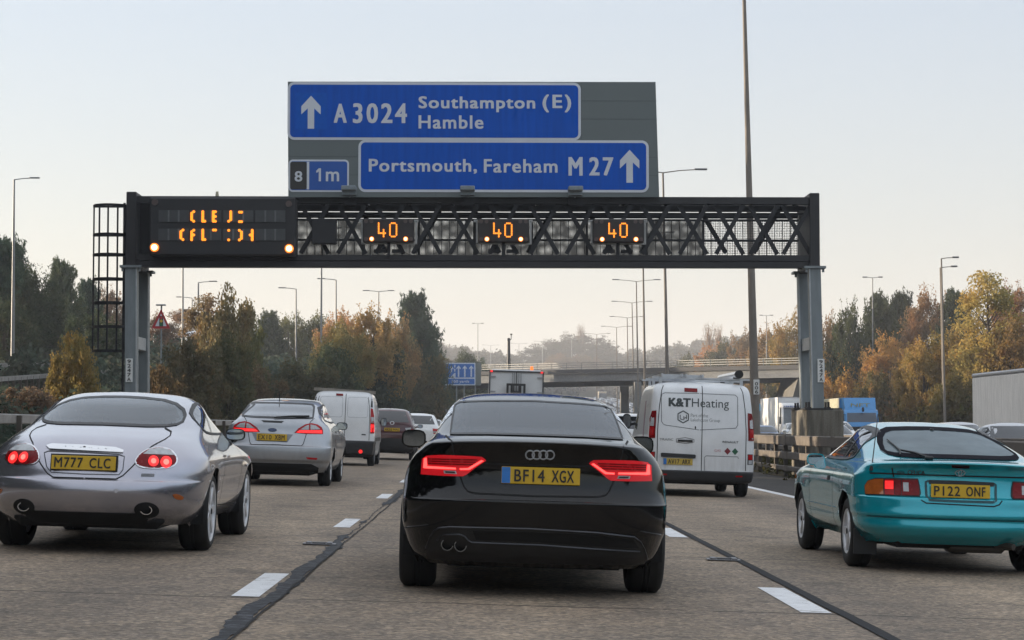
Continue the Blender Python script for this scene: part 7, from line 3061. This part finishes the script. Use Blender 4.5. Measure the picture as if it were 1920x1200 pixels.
sb = po.modifiers.new('sub', 'SUBSURF')
sb.levels = sb.render_levels = 2
dg = bpy.context.evaluated_depsgraph_get()
m2 = bpy.data.meshes.new_from_object(po.evaluated_get(dg))
po.modifiers.clear()
po.data = m2
m2.materials.clear()
m2.materials.append(pbr('yellow_jacket', (.42, .55, .06), .7))
m2.materials.append(pbr('skin', (.40, .24, .17), .6, var=.1))
for f in m2.polygons:
    f.use_smooth = True
    if f.center[2] > .55 or abs(f.center[0]) < .14 and f.center[1] < -.40:
        f.material_index = 1
po.matrix_world = car_matrix(136, at_lorry(1617, 136), 0, 0) @ Matrix.Translation((-.55, .95, 1.38))
tag(po, 'driver in a bright yellow jacket behind the windscreen of the blue lorry', 'person')
# curtain-sided trailer at the right edge: its flank faces the central reserve
t = NT('trailer_curtain')
n1 = t.noise(1.2, 4, stretch=(1, 3, .25))
n2 = t.noise(9, 5, stretch=(1, 1, .15))
c = t.ramp(n1, [(.3, (.60, .58, .55)), (.7, (.74, .715, .68))])
c = t.mix(1.0, c, t.ramp(n2, [(.3, (.88, .88, .88)), (.7, (1.08, 1.08, 1.08))]), 'MULTIPLY')
t.bsdf(Base_Color=c, Roughness=.55)
t.bump(n2, .35, .05)
d0 = 92
p0 = P(1823, 760, d0)
uu = p0.x - cx(d0)
root = thing('trailer', 'pale curtain-sided lorry trailer cut by the right edge of the picture', 'lorry trailer', Matrix.Translation((p0.x, d0, zr(d0, uu))), 'oncoming lorries')
ht = P(1823, 702, d0).z - zr(d0, uu)
m = MB()
m.box((1.25, -6.7, (.72 + ht - .17) / 2), (2.48, 13.4, ht - .17 - .72), bev=.03)
m.build('curtain', t.mat, root)
m = MB()
m.box((1.25, -6.7, ht - .07), (2.54, 13.5, .20), bev=.07)
m.build('roof_rail', pbr('trailer_rail', (.30, .30, .31), .45, .4, var=.3), root)
m = MB()
m.box((1.25, -6.7, .6), (1.2, 13, .22))
m.build('chassis', M_UNDER, root)
m = MB()
for y in (-2, -3.3, -4.6):
    m.lathe([(-.18, .3), (-.18, .48), (.12, .5), (.14, .2), (.1, .01)], 20, (.2, y, .5))
m.build('wheels', M_TYRE, root)
# white van up on the slip road behind the twigs
p0 = P(368, 650, 135)
simple = Car('slip_road_van', 'white van on the slip road half hidden by twigs behind the triangle sign', 'van', Matrix.Translation((p0.x, 135, P(368, 622, 135).z - 2.0)) @ Matrix.Rotation(R(-75), 4, 'Z'),
             [(r_[0],) + tuple(r_[1:]) for r_ in [(.25, .86, -.82, 3.9, .22, 5, .5, 3), (.45, .955, -.9, 4.0), (1.0, .962, -.86, 3.85), (1.4, .935, -.83, 3.0), (1.9, .855, -.72, 2.2), (2.02, .68, -.5, 1.95)]], 3.1, .36, (.325, .215), 1.66, P_WHT2, nper=3, nloop=40)
simple.patch('rear_window', [(-.6, 1.2), (.6, 1.2), (.55, 1.7), (-.55, 1.7)], 'rear', M_WDARK, off=.006, res=.2)
simple.finish(thick=0)
simple.wheels(5, .2, simple=True)
